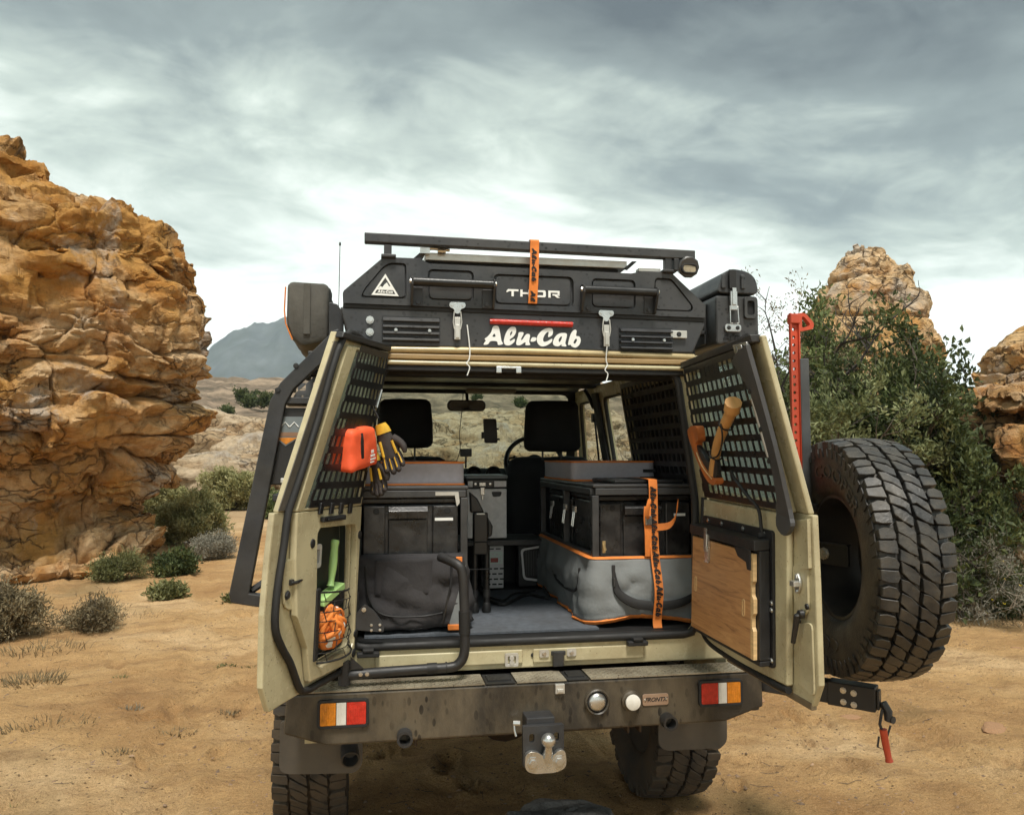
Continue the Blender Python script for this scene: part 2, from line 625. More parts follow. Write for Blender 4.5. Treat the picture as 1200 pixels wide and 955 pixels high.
SCRIPT = [
    (_gl([(150, 132), (205, 130), (225, 200), (240, 285), (257, 318), (205, 330), (190, 292), (122, 290), (95, 322), (48, 326), (62, 296), (72, 285), (60, 262), (90, 240), (130, 190)]), [_gl([(163, 208), (176, 240), (142, 240)])]),
    (_gl([(360, 134), (395, 146), (396, 198), (368, 244), (330, 272), (338, 286), (382, 264), (378, 300), (330, 334), (284, 330), (266, 298), (275, 240), (300, 180), (330, 145)]), [_gl([(354, 180), (357, 200), (336, 232), (334, 205)])]),
    (_gl([(430, 196), (482, 200), (452, 268), (468, 272), (508, 216), (550, 222), (541, 295), (552, 330), (502, 332), (500, 300), (442, 334), (402, 326), (405, 280), (420, 235)]), []),
    (_gl([(575, 250), (621, 255), (606, 290), (557, 292)]), []),
    (_gl([(770, 148), (801, 165), (796, 222), (750, 246), (756, 190), (722, 208), (695, 260), (702, 296), (742, 290), (792, 264), (786, 302), (720, 342), (665, 342), (629, 300), (630, 240), (665, 190), (715, 156)]), []),
    (_gl([(880, 205), (950, 205), (956, 240), (940, 310), (952, 346), (900, 344), (900, 326), (860, 347), (815, 336), (802, 300), (830, 240)]), [_gl([(892, 240), (904, 247), (890, 285), (872, 300), (866, 272)])]),
    (_gl([(1045, 165), (1067, 180), (1060, 232), (1096, 240), (1112, 280), (1096, 330), (1055, 361), (1010, 347), (1000, 330), (971, 330), (985, 260), (1010, 195)]), [_gl([(1060, 264), (1071, 280), (1050, 316), (1031, 310), (1042, 280)])]),
]


def script_word(mb, T, depth, n=3, upto=7):
    """T maps (x, d, z) in cap heights to space"""
    for outer, holes in SCRIPT[:upto]:
        f = lambda l: [(p.x, p.y) for p in spline([(x, z) for x, z in l], n, True)]
        mb.plate(f(outer), [f(h) for h in holes], 0, depth, T)


# ------------------------------------------------------------------ noise (numpy)
_rs = np.random.RandomState(7)
_perm = np.concatenate([_rs.permutation(256)] * 3)
_g3 = _rs.normal(size=(256, 3))
_g3 /= np.linalg.norm(_g3, axis=1)[:, None]


def perlin(P):
    P = np.asarray(P, float)
    I = np.floor(P).astype(int)
    Fr = P - I
    I &= 255
    U = Fr ** 3 * (Fr * (Fr * 6 - 15) + 10)
    out = 0
    for dx in (0, 1):
        for dy in (0, 1):
            for dz in (0, 1):
                h = _perm[_perm[_perm[I[:, 0] + dx] + I[:, 1] + dy] + I[:, 2] + dz] & 255
                g = _g3[h]
                d = g[:, 0] * (Fr[:, 0] - dx) + g[:, 1] * (Fr[:, 1] - dy) + g[:, 2] * (Fr[:, 2] - dz)
                w = (U[:, 0] if dx else 1 - U[:, 0]) * (U[:, 1] if dy else 1 - U[:, 1]) * (U[:, 2] if dz else 1 - U[:, 2])
                out = out + d * w
    return out


def fbm(P, oct=4, lac=2.03, gain=0.5, ridge=False):
    P = np.asarray(P, float)
    a, s, t = 1.0, 0.0, 0.0
    for i in range(oct):
        n = perlin(P + i * 17.3)
        if ridge:
            n = 1 - 2.2 * np.abs(n)
        s = s + a * n
        P = P * lac
        a *= gain
    return s


def hash1(*k):
    x = np.zeros(np.shape(k[0]))
    for i, q in enumerate(k):
        x = x + np.asarray(q, float) * (12.9898 + 65.233 * i)
    return np.modf(np.abs(np.sin(x) * 43758.5453))[0]


def worley(P, seed=0.0):
    """F1, F2 and id of the cell"""
    P = np.asarray(P, float)
    I = np.floor(P)
    f1 = np.full(len(P), 9.0)
    f2 = np.full(len(P), 9.0)
    cid = np.zeros(len(P))
    for dx in (-1, 0, 1):
        for dy in (-1, 0, 1):
            for dz in (-1, 0, 1):
                c = I + (dx, dy, dz)
                h = [hash1(c[:, 0] + seed, c[:, 1] * 1.7, c[:, 2] * 2.3 + q * 7.1) for q in range(3)]
                d = np.sqrt((c[:, 0] + h[0] - P[:, 0]) ** 2 + (c[:, 1] + h[1] - P[:, 1]) ** 2 + (c[:, 2] + h[2] - P[:, 2]) ** 2)
                lt = d < f1
                f2 = np.where(lt, f1, np.minimum(f2, d))
                cid = np.where(lt, h[0] + h[1], cid)
                f1 = np.where(lt, d, f1)
    return f1, f2, cid


def facets(P, seed=0.0):
    """piecewise planar offsets: every cell is one tilted fracture plane"""
    P = np.asarray(P, float)
    I = np.floor(P)
    f1 = np.full(len(P), 9.0)
    out = np.zeros(len(P))
    for dx in (-1, 0, 1):
        for dy in (-1, 0, 1):
            for dz in (-1, 0, 1):
                c = I + (dx, dy, dz)
                h = [hash1(c[:, 0] + seed, c[:, 1] * 1.7, c[:, 2] * 2.3 + q * 7.1) for q in range(3)]
                v = [P[:, i] - c[:, i] - h[i] for i in range(3)]
                d = v[0] ** 2 + v[1] ** 2 + v[2] ** 2
                lt = d < f1
                o = v[0] * (h[1] - 0.5) * 2 + v[1] * (h[2] - 0.5) * 2 + v[2] * (h[0] - 0.5) * 2 + (h[0] + h[1] - 1) * 0.35
                out = np.where(lt, o, out)
                f1 = np.where(lt, d, f1)
    return out


def np_mesh(name, V, F, mat, parent=None, smooth=True, sharp=None):
    me = bpy.data.meshes.new(name)
    V = np.asarray(V, np.float32)
    F = np.asarray(F, np.int32)
    k = F.shape[1]
    me.vertices.add(len(V))
    me.vertices.foreach_set('co', V.ravel())
    me.loops.add(F.size)
    me.loops.foreach_set('vertex_index', F.ravel())
    me.polygons.add(len(F))
    me.polygons.foreach_set('loop_start', np.arange(0, F.size, k, dtype=np.int32))
    me.polygons.foreach_set('use_smooth', np.full(len(F), bool(smooth)))
    me.materials.append(mat)
    me.update(calc_edges=True)
    if sharp:
        me.set_sharp_from_angle(angle=R_(sharp))
    ob = bpy.data.objects.new(name, me)
    col.objects.link(ob)
    if parent is not None:
        attach(ob, parent)
    return ob


def grid_faces(nu, nv, wrap_u=False):
    i = np.arange(nu if wrap_u else nu - 1)
    j = np.arange(nv - 1)
    I, J = np.meshgrid(i, j, indexing='ij')
    I2 = (I + 1) % nu
    return np.stack([I * nv + J, I2 * nv + J, I2 * nv + J + 1, I * nv + J + 1], -1).reshape(-1, 4)
# ================================================================== SETTING
CAMXY = np.array([-0.58, -2.82])


def sstep(a, b, x):
    t = np.clip((x - a) / (b - a), 0, 1)
    return t * t * (3 - 2 * t)


_dr = random.Random(12)
DENTS = []
for _i in range(95):
    _h = R_(10) + R_(_dr.uniform(-34, 36))
    _q = 3.2 + 6.0 * _dr.random() ** 1.2
    DENTS.append((CAMXY[0] + _q * math.sin(_h), CAMXY[1] + _q * math.cos(_h), _dr.uniform(0, 3.14), _dr.uniform(0.06, 0.15)))


def terrain_h(x, y):
    x = np.asarray(x, float)
    y = np.asarray(y, float)
    dx, dy = x - CAMXY[0], y - CAMXY[1]
    r = np.hypot(dx, dy)
    hd = np.degrees(np.arctan2(dx, dy))
    front = 0.18 + 0.82 * np.exp(-((hd + 4) / 48.0) ** 4)
    h = np.interp(r, [0, 14, 22, 28, 36, 60, 130, 220, 2400], [0, 0, 0.30, 1.15, 2.5, 4.0, 12.6, 14.5, 16.0]) * front
    P = np.stack([x, y, np.zeros_like(x)], -1)
    n1 = fbm(P * 0.045 + 3.1, 5)
    n2 = fbm(P * 0.35 + 9.7, 4)
    h = h + n1 * sstep(40, 140, r) * 3.2
    st = fbm(P * np.array([0.10, 0.16, 1]) + 21, 5, ridge=True)
    h = h + (st - 0.6) * sstep(38, 70, r) * 1.3 * front
    h = h + n2 * (0.035 + 0.25 * sstep(14, 40, r))
    near = 1 - sstep(9, 16, r)
    h = h + near * (fbm(P * 1.9 + 5.5, 4) * 0.04 + fbm(P * 6.0, 4) * 0.020)
    # old wheel tracks with the print of the tread
    for xa, xb, bend in ((-1.50, -0.05, 0.012), (-3.05, -0.05, 0.012), (2.35, 0.16, 0.0), (0.80, 0.0, 0.0), (-0.815, 0.0, 0.0)):
        cl = xa + xb * y - bend * y * y
        t_ = (x - cl) / 0.14
        k = (np.abs(t_) < 2.2) & (y > -2.5) & (y < 9)
        tt = np.abs(t_[k])
        pat = np.sin((y[k] + 0.10 * t_[k] * np.sign(np.sin(y[k] * 9))) * 2 * math.pi / 0.095)
        ruts = -0.020 * np.exp(-tt ** 4) + 0.014 * np.exp(-((tt - 1.25) / 0.25) ** 2) + 0.009 * pat * np.exp(-tt ** 6)
        h[k] = h[k] + ruts * np.clip(0.65 + 1.6 * n2[k], 0.1, 1)
    # footprints and scuffs in the soft sand
    for (fx, fy, fa, fl) in DENTS:
        ux, uy = (x - fx) * math.cos(fa) + (y - fy) * math.sin(fa), -(x - fx) * math.sin(fa) + (y - fy) * math.cos(fa)
        q = (ux / fl) ** 2 + (uy / (fl * 0.42)) ** 2
        k = q < 6
        h[k] = h[k] + (-0.034 * np.exp(-q[k] ** 2) + 0.018 * np.exp(-(np.sqrt(q[k]) - 1.35) ** 2 / 0.06))
    return h - 0.012


def mat_ground():
    m = bpy.data.materials.new('sandy_ground')
    m.use_nodes = True
    nt = m.node_tree
    N, Lk = nt.nodes, nt.links
    b = N['Principled BSDF']
    t = N.new('ShaderNodeTexCoord')

    def noise(s, d=6, r=0.6, st=(1, 1, 1), dist=0.0):
        mp = N.new('ShaderNodeMapping')
        mp.inputs['Scale'].default_value = st
        Lk.new(t.outputs['Object'], mp.inputs[0])
        n = N.new('ShaderNodeTexNoise')
        n.inputs['Scale'].default_value = s
        n.inputs['Detail'].default_value = d
        n.inputs['Roughness'].default_value = r
        n.inputs['Distortion'].default_value = dist
        Lk.new(mp.outputs[0], n.inputs['Vector'])
        return n.outputs['Fac']

    def ramp(v, stops):
        r = N.new('ShaderNodeValToRGB')
        Lk.new(v, r.inputs[0])
        e = r.color_ramp.elements
        e[0].position, e[0].color = stops[0][0], (*stops[0][1], 1)
        e[1].position, e[1].color = stops[-1][0], (*stops[-1][1], 1)
        for p, c in stops[1:-1]:
            k = e.new(p)
            k.color = (*c, 1)
        return r.outputs[0]

    def mix(f, a, c, mode='MIX'):
        x = N.new('ShaderNodeMix')
        x.data_type = 'RGBA'
        x.blend_type = mode
        for sk, v in ((x.inputs[0], f), (x.inputs[6], a), (x.inputs[7], c)):
            if isinstance(v, (int, float)):
                sk.default_value = v
            elif isinstance(v, tuple):
                sk.default_value = (*v, 1)
            else:
                Lk.new(v, sk)
        return x.outputs[2]

    def rng(v, a, c, lo=0.0, hi=1.0):
        x = N.new('ShaderNodeMapRange')
        for i, q in ((1, a), (2, c), (3, lo), (4, hi)):
            x.inputs[i].default_value = q
        Lk.new(v, x.inputs[0])
        return x.outputs[0]
    sand = ramp(noise(0.55, 8, 0.62, dist=0.4), [(0.34, (0.43, 0.225, 0.085)), (0.5, (0.68, 0.42, 0.185)), (0.64, (0.86, 0.60, 0.33))])
    streak = noise(1.7, 7, 0.65, st=(1.0, 2.6, 1))
    sand = mix(rng(streak, 0.50, 0.66, 0, 0.55), sand, (0.29, 0.155, 0.068))
    fine = noise(38, 6, 0.7)
    sand = mix(rng(fine, 0.35, 0.7, 0, 0.45), sand, (0.31, 0.185, 0.09))
    grain = noise(170, 3, 0.8)
    sand = mix(rng(grain, 0.50, 0.66, 0, 0.7), sand, (0.20, 0.11, 0.045))
    sand = mix(rng(grain, 0.46, 0.32, 0, 0.5), sand, (0.72, 0.54, 0.34))
    crumbs = N.new('ShaderNodeTexVoronoi')
    crumbs.inputs['Scale'].default_value = 26
    Lk.new(t.outputs['Object'], crumbs.inputs['Vector'])
    gate = noise(1.1, 4, 0.6)
    mm = N.new('ShaderNodeMath')
    mm.operation = 'MULTIPLY'
    Lk.new(rng(crumbs.outputs['Distance'], 0.10, 0.2, 1, 0), mm.inputs[0])
    Lk.new(rng(gate, 0.42, 0.58, 0.3, 1.0), mm.inputs[1])
    sand = mix(mm.outputs[0], sand, (0.14, 0.085, 0.045))
    # litter-strewn and mossy patches
    lit = noise(0.42, 6, 0.6, dist=0.6)
    sand = mix(rng(lit, 0.56, 0.68, 0, 0.55), sand, (0.20, 0.15, 0.075))
    # the far slopes are stony veld
    geo = N.new('ShaderNodeNewGeometry')
    sp = N.new('ShaderNodeSeparateXYZ')
    Lk.new(geo.outputs['Position'], sp.inputs[0])
    far = N.new('ShaderNodeVectorMath')
    far.operation = 'LENGTH'
    Lk.new(geo.outputs['Position'], far.inputs[0])
    veld = ramp(noise(0.12, 9, 0.7, st=(1, 1.6, 5)), [(0.34, (0.06, 0.052, 0.04)), (0.47, (0.17, 0.125, 0.088)), (0.58, (0.40, 0.30, 0.21)), (0.68, (0.11, 0.09, 0.066))])
    veld2 = ramp(noise(0.8, 8, 0.7), [(0.38, (0.05, 0.05, 0.035)), (0.6, (0.30, 0.225, 0.16))])
    veld = mix(0.42, veld, veld2)
    pale = ramp(noise(0.25, 8, 0.65), [(0.35, (0.34, 0.24, 0.14)), (0.65, (0.58, 0.45, 0.30))])
    c = mix(rng(far.outputs['Value'], 13, 19), sand, pale)
    c = mix(rng(far.outputs['Value'], 38, 52), c, veld)
    Lk.new(c, b.inputs['Base Color'])
    b.inputs['Roughness'].default_value = 0.95
    b.inputs['Specular IOR Level'].default_value = 0.15
    bp = N.new('ShaderNodeBump')
    bp.inputs['Strength'].default_value = 1.0
    bp.inputs['Distance'].default_value = 0.08
    ad = N.new('ShaderNodeMath')
    ad.operation = 'ADD'
    Lk.new(noise(6, 8, 0.7, dist=0.5), ad.inputs[0])
    Lk.new(rng(noise(45, 6, 0.8), 0, 1, 0, 0.34), ad.inputs[1])
    ad2 = N.new('ShaderNodeMath')
    ad2.operation = 'ADD'
    Lk.new(ad.outputs[0], ad2.inputs[0])
    Lk.new(rng(mm.outputs[0], 0, 1, 0, 0.12), ad2.inputs[1])
    Lk.new(ad2.outputs[0], bp.inputs['Height'])
    Lk.new(bp.outputs[0], b.inputs['Normal'])
    return m


rr = [0.0]
r_ = 0.25
while r_ < 2300:
    rr.append(r_)
    r_ += max(0.03, 0.0095 * r_) if r_ < 16 else 0.03 * r_
rr = np.array(rr)
ang = np.concatenate([np.arange(-34, 54, 0.26), np.arange(54, 326, 2.0)])
ang = np.radians(ang)
NA = len(ang)
A_, RR = np.meshgrid(ang, rr, indexing='ij')
gx = CAMXY[0] + RR * np.sin(A_)
gy = CAMXY[1] + RR * np.cos(A_)
gz = terrain_h(gx.ravel(), gy.ravel())
gv = np.stack([gx.ravel(), gy.ravel(), gz], -1)
ground = np_mesh('ground', gv, grid_faces(NA, len(rr), True)[:, ::-1], mat_ground())
ground['kind'] = 'structure'


def th(x, y):
    return float(terrain_h(np.array([x]), np.array([y]))[0])


# ------------------------------------------------------------------ the air
hz = MB()
hz.box(-2450, 2450, -2450, 2450, -40, 330)
haze = hz.build('haze', bpy.data.materials.new('haze_air'))
haze['kind'] = 'stuff'
hm = haze.data.materials[0]
hm.use_nodes = True
hm.node_tree.nodes.clear()
ho = hm.node_tree.nodes.new('ShaderNodeOutputMaterial')
hv = hm.node_tree.nodes.new('ShaderNodeVolumePrincipled')
hv.inputs['Color'].default_value = (0.62, 0.80, 0.95, 1)
hv.inputs['Density'].default_value = 0.00024
hm.node_tree.links.new(hv.outputs[0], ho.inputs['Volume'])

# ------------------------------------------------------------------ far mountain
def mountain():
    nx, ny = 170, 90
    u = np.linspace(-1, 1, nx)
    v = np.linspace(-1, 1, ny)
    U, V = np.meshgrid(u, v, indexing='ij')
    x = -175 + U * 420
    y = 1620 + V * 330
    ridge = np.interp(x.ravel(), [-600, -400, -330, -300, -262, -232, -205, -170, -140, -60, 60, 250], [0, 60, 175, 205, 238, 250, 245, 262, 248, 190, 110, 0]).reshape(U.shape)
    P = np.stack([x.ravel() * 0.012, y.ravel() * 0.012, np.zeros(x.size)], -1)
    n = fbm(P, 6, ridge=True).reshape(U.shape)
    z = ridge * (1 - np.abs(V) ** 1.3) + n * 16 * (1 - V * V) - 5
    m = M('mountain_rock', (0.10, 0.105, 0.105), 0.95, var=0.45, scale=0.02, dirt=(0.06, 0.065, 0.045), damt=0.5, dscale=0.03, bump=0)
    o = np_mesh('mountain', np.stack([x.ravel(), y.ravel(), z.ravel()], -1), grid_faces(nx, ny), m)
    o['kind'] = 'structure'


mountain()


# ------------------------------------------------------------------ rocks
def mat_rock(name, pal, scale=0.8, bump=0.7, bd=0.09, off=0.0):
    """pal: buff, ochre, rust, grey"""
    m = bpy.data.materials.new(name)
    m.use_nodes = True
    nt = m.node_tree
    N, Lk = nt.nodes, nt.links
    b = N['Principled BSDF']
    t = N.new('ShaderNodeTexCoord')

    def noise(s, d=7, r=0.62, st=(1, 1, 1), dist=0.3, o=0.0):
        mp = N.new('ShaderNodeMapping')
        mp.inputs['Scale'].default_value = st
        mp.inputs['Location'].default_value = (off + o, off * 1.7 + o, off * 0.3)
        Lk.new(t.outputs['Object'], mp.inputs[0])
        n = N.new('ShaderNodeTexNoise')
        n.inputs['Scale'].default_value = s
        n.inputs['Detail'].default_value = d
        n.inputs['Roughness'].default_value = r
        n.inputs['Distortion'].default_value = dist
        Lk.new(mp.outputs[0], n.inputs['Vector'])
        return n.outputs['Fac']

    def rng(v, a, c, lo=0.0, hi=1.0):
        x = N.new('ShaderNodeMapRange')
        for i, q in ((1, a), (2, c), (3, lo), (4, hi)):
            x.inputs[i].default_value = q
        Lk.new(v, x.inputs[0])
        return x.outputs[0]

    def mix(f, a, c):
        x = N.new('ShaderNodeMix')
        x.data_type = 'RGBA'
        for sk, v in ((x.inputs[0], f), (x.inputs[6], a), (x.inputs[7], c)):
            if isinstance(v, (int, float)):
                sk.default_value = v
            elif isinstance(v, tuple):
                sk.default_value = (*v, 1)
            else:
                Lk.new(v, sk)
        return x.outputs[2]
    buff, ochre, rust, grey = pal
    c = mix(rng(noise(scale, 6), 0.40, 0.60), ochre, buff)
    c = mix(rng(noise(scale * 1.3, 7, st=(1, 1, 1.8), o=5.0), 0.50, 0.66, 0, 0.85), c, rust)
    c = mix(rng(noise(scale * 2.6, 8, 0.7, st=(1, 1, 4.0), o=2.0), 0.52, 0.70, 0, 0.6), c, tuple(v * 0.55 for v in ochre))
    c = mix(rng(noise(scale * 1.1, 8, 0.7, o=9.0), 0.54, 0.64, 0, 0.85), c, grey)
    c = mix(rng(noise(scale * 3.1, 8, 0.75, o=13.0), 0.57, 0.66, 0, 0.75), c, (0.035, 0.03, 0.024))
    # run-down streaks
    c = mix(rng(noise(scale * 3.0, 5, 0.6, st=(1.6, 1.6, 0.22), o=3.0), 0.54, 0.70, 0, 0.6), c, tuple(v * 0.40 for v in rust))
    c = mix(rng(noise(scale * 14, 7, 0.75), 0.34, 0.70, 0.0, 0.5), c, tuple(v * 0.33 for v in ochre))
    # hairline joints
    vo = N.new('ShaderNodeTexVoronoi')
    vo.feature = 'DISTANCE_TO_EDGE'
    vo.inputs['Scale'].default_value = scale * 3.2
    mp = N.new('ShaderNodeMapping')
    mp.inputs['Scale'].default_value = (0.8, 0.8, 1.7)
    nz = N.new('ShaderNodeTexNoise')
    nz.inputs['Scale'].default_value = 2.3
    nz.inputs['Detail'].default_value = 5
    Lk.new(t.outputs['Object'], nz.inputs['Vector'])
    am = N.new('ShaderNodeVectorMath')
    am.operation = 'MULTIPLY_ADD'
    am.inputs[1].default_value = (0.7, 0.7, 0.7)
    Lk.new(nz.outputs['Color'], am.inputs[0])
    Lk.new(t.outputs['Object'], am.inputs[2])
    Lk.new(am.outputs[0], mp.inputs[0])
    Lk.new(mp.outputs[0], vo.inputs['Vector'])
    crack = rng(vo.outputs['Distance'], 0.0, 0.07, 1, 0)
    gate = rng(noise(scale * 0.7, 3, o=21.0), 0.44, 0.56)
    cg = N.new('ShaderNodeMath')
    cg.operation = 'MULTIPLY'
    Lk.new(crack, cg.inputs[0])
    Lk.new(gate, cg.inputs[1])
    c = mix(rng(cg.outputs[0], 0, 1, 0, 0.75), c, (0.06, 0.04, 0.025))
    Lk.new(c, b.inputs['Base Color'])
    b.inputs['Roughness'].default_value = 0.92
    b.inputs['Specular IOR Level'].default_value = 0.2
    bp = N.new('ShaderNodeBump')
    bp.inputs['Strength'].default_value = min(1.0, bump * 1.4)
    bp.inputs['Distance'].default_value = bd * 1.5
    h = N.new('ShaderNodeMath')
    h.operation = 'MULTIPLY_ADD'
    h.inputs[1].default_value = -0.35
    Lk.new(cg.outputs[0], h.inputs[0])
    Lk.new(noise(scale * 5, 10, 0.72, st=(1, 1, 1.5)), h.inputs[2])
    Lk.new(h.outputs[0], bp.inputs['Height'])
    Lk.new(bp.outputs[0], b.inputs['Normal'])
    return m


BUFF, OCHRE, RUST, GREY = (0.72, 0.51, 0.30), (0.60, 0.315, 0.09), (0.47, 0.190, 0.036), (0.54, 0.48, 0.41)
m_rock = mat_rock('ochre_sandstone', (BUFF, OCHRE, RUST, GREY), 0.75)
m_rock2 = mat_rock('pinnacle_sandstone', ((0.72, 0.53, 0.33), (0.62, 0.36, 0.12), (0.50, 0.22, 0.045), (0.52, 0.46, 0.39)), 0.6, off=11.0)
m_rock3 = mat_rock('cliff_sandstone', ((0.66, 0.50, 0.33), (0.56, 0.30, 0.10), (0.44, 0.17, 0.045), (0.50, 0.46, 0.40)), 1.1, off=23.0, bd=0.06)
m_pale = mat_rock('pale_sandstone', ((0.60, 0.475, 0.33), (0.52, 0.38, 0.23), (0.42, 0.25, 0.12), (0.45, 0.40, 0.34)), 0.9, off=5.0, bd=0.12)
m_dark = M('dark_stone', (0.13, 0.125, 0.118), 0.85, var=0.35, scale=9, dirt=(0.05, 0.048, 0.045), damt=0.4, dscale=12, bump=0.9, bscale=45, bdist=0.02)


def resample(prof, n):
    p = np.array(prof, float)
    d = np.concatenate([[0], np.cumsum(np.hypot(*(np.diff(p, axis=0) * [3.0, 1.0]).T))])
    t = np.linspace(0, d[-1], n)
    return np.stack([np.interp(t, d, p[:, 0]), np.interp(t, d, p[:, 1])], -1)


def rock_surface(c, rx, ry, profs, seed=0, det=1.0, nth=420, nq=360, dense=-90.0, A=(0.34, 0.22, 0.16, 0.12), lay=(0.2, 0.75),
                 blk=(0.5, 1.7), fn=(0.22, 0.06), plan=0.10, tilt=0.06, skin=None, zs=1.0):
    """rock with bedded, jointed faces. profs: {angle_deg: [(rho, z), ...]} from foot to crown"""
    rng = np.random.RandomState(seed)
    # denser sampling on the side given by `dense`
    u = np.linspace(0, 2 * np.pi, nth, endpoint=False)
    th_ = u + 0.62 * np.sin(u)          # stretch
    thx = th_ + np.pi + math.radians(dense)   # slow where derivative is small (u = pi)
    keys = sorted(profs)
    RS = {k: resample(profs[k], nq) for k in keys}
    tdeg = np.degrees(thx) % 360
    rho = np.zeros((nth, nq))
    zz_ = np.zeros((nth, nq))
    kk = [k % 360 for k in keys]
    order = np.argsort(kk)
    kk = [kk[i] for i in order]
    keys = [keys[i] for i in order]
    for i, td in enumerate(tdeg):
        j = np.searchsorted(kk, td) - 1
        a, b2 = kk[j], kk[(j + 1) % len(kk)]
        span = (b2 - a) % 360 or 360
        f = ((td - a) % 360) / span
        f = f * f * (3 - 2 * f)
        q = RS[keys[j]] * (1 - f) + RS[keys[(j + 1) % len(kk)]] * f
        rho[i], zz_[i] = q[:, 0], q[:, 1]
    T = thx[:, None] + np.zeros((1, nq))
    pl = 1 + plan * fbm(np.stack([np.cos(T).ravel() * 1.3 + seed, np.sin(T).ravel() * 1.3, zz_.ravel() * 0.25], -1), 3).reshape(T.shape)
    X = c[0] + rho * rx * np.cos(T) * pl
    Y = c[1] + rho * ry * np.sin(T) * pl
    Z = zz_ * zs + c[2]
    P = np.stack([X, Y, Z], -1)
    du = np.roll(P, -1, 0) - np.roll(P, 1, 0)
    dv = np.gradient(P, axis=1)
    Nn = np.cross(du, dv)
    Nn /= np.linalg.norm(Nn, axis=-1, keepdims=True) + 1e-9
    F = P.reshape(-1, 3)
    Q = F + seed * 3.7
    w = fbm(Q * 0.42, 4)
    w2 = fbm(Q * 1.7 + 11, 3)
    zc = F[:, 2] + 0.55 * w + tilt * F[:, 0] + 0.10 * w2
    bnd = np.cumsum(rng.uniform(lay[0], lay[1], 400) * np.where(rng.rand(400) < 0.35, 0.45, 1.0))
    bnd = bnd - bnd[0] - 12

    def bedded(bnd_, zc_, lo_b, hi_b, sd):
        idx = np.searchsorted(bnd_, zc_)
        lo, hi = bnd_[np.clip(idx - 1, 0, len(bnd_) - 1)], bnd_[np.clip(idx, 0, len(bnd_) - 1)]
        f = np.clip((zc_ - lo) / (hi - lo + 1e-6), 0, 1)
        arc = np.arctan2(F[:, 1] - c[1], F[:, 0] - c[0]) * 0.5 * (rx + ry) + 0.9 * fbm(Q * 0.6 + 31 + sd, 3) + 0.3 * w2
        bw = lo_b + (hi_b - lo_b) * hash1(idx + seed + sd)
        ba = arc / bw + hash1(idx * 3.1 + seed + sd)
        bi = np.floor(ba)
        g = ba - bi
        return idx, bi, f, g, np.minimum(f, 1 - f) * (hi - lo), np.minimum(g, 1 - g) * bw
    idx, bi, f, g, ef, ea = bedded(bnd, zc, blk[0], blk[1], 0)
    # each bed steps in or out; its upper lip overhangs, its underside is cut back
    prot = (hash1(idx * 1.3 + seed) - 0.5) * A[0] + (hash1(idx + seed, bi) - 0.5) * A[1]
    lip = A[2] * (f ** 1.5 * (1 - f ** 10) - 0.35) * (1 - np.abs(2 * g - 1) ** 9)
    crackm = np.clip(0.5 + 2.2 * fbm(Q * 0.8 + 3, 2), 0, 1)
    d = prot + lip - A[3] * crackm * np.exp(-(ef / 0.035) ** 2) - A[3] * 0.6 * (1 - crackm) * np.exp(-(ea / 0.03) ** 2)
    # thin secondary beds
    bnd2 = np.cumsum(rng.uniform(0.05, 0.20, 1500)) - 20
    i2, b2, f2_, g2, ef2, ea2 = bedded(bnd2, zc + 0.12 * fbm(Q * 1.1 + 8, 3), 0.25, 1.1, 5)
    msk = np.clip(0.5 + 2.5 * fbm(Q * 0.55 + 17, 2), 0, 1)
    d = d + det * msk * (0.085 * (hash1(i2 + seed, b2) - 0.5) + 0.05 * (f2_ ** 1.4 - 0.4) - 0.03 * np.exp(-(ef2 / 0.012) ** 2))
    # angular, spalled fracture planes at three sizes; some faces stay broad and smooth
    wk = (0.5 if skin is None else skin)
    smk = np.clip(0.5 + 2.6 * fbm(Q * 0.38 + 55, 2), 0.15, 1.0)
    wv = np.stack([w, w2, w], -1)
    d = d + wk * 0.17 * facets(Q * np.array([0.85, 0.85, 1.5]) + 0.35 * wv, 1.0)
    d = d + wk * smk * 0.115 * facets(Q * np.array([2.0, 2.0, 3.2]) + 0.25 * wv, 2.0)
    d = d + det * smk * 0.055 * facets(Q * np.array([4.6, 4.6, 7.0]) + 0.2 * wv, 3.0)
    f1, f2, cid = worley(Q * np.array([1.2, 1.2, 1.9]) + 0.5 * wv)
    d = d - wk * 0.10 * np.exp(-((f2 - f1) / 0.035) ** 2) * np.clip(0.3 + 2 * fbm(Q * 0.7 + 71, 2), 0, 1)
    # hollows
    hol = fbm(Q * np.array([1.0, 1.0, 1.5]) + 41, 3)
    d = d - det * 0.6 * np.clip(hol - 0.22, 0, 1)
    d = d + fn[0] * fbm(Q * 0.9 + 1, 4) + 0.35 * fn[1] * smk * fbm(Q * 3.2, 5, ridge=True) + det * 0.010 * fbm(Q * 11, 4, ridge=True)
    d = d.reshape(nth, nq)
    # soften along the grid so edges look weathered
    for _ in range(1):
        d = 0.76 * d + 0.06 * (np.roll(d, 1, 0) + np.roll(d, -1, 0) + np.roll(d, 1, 1) + np.roll(d, -1, 1))
    fade = np.ones(nq)
    fade[-4:] = [0.6, 0.35, 0.15, 0.0]
    P = P + Nn * (d * fade)[..., None]
    V = P.reshape(-1, 3)
    return V, grid_faces(nth, nq, True)


def simple_prof(ps):
    return ps


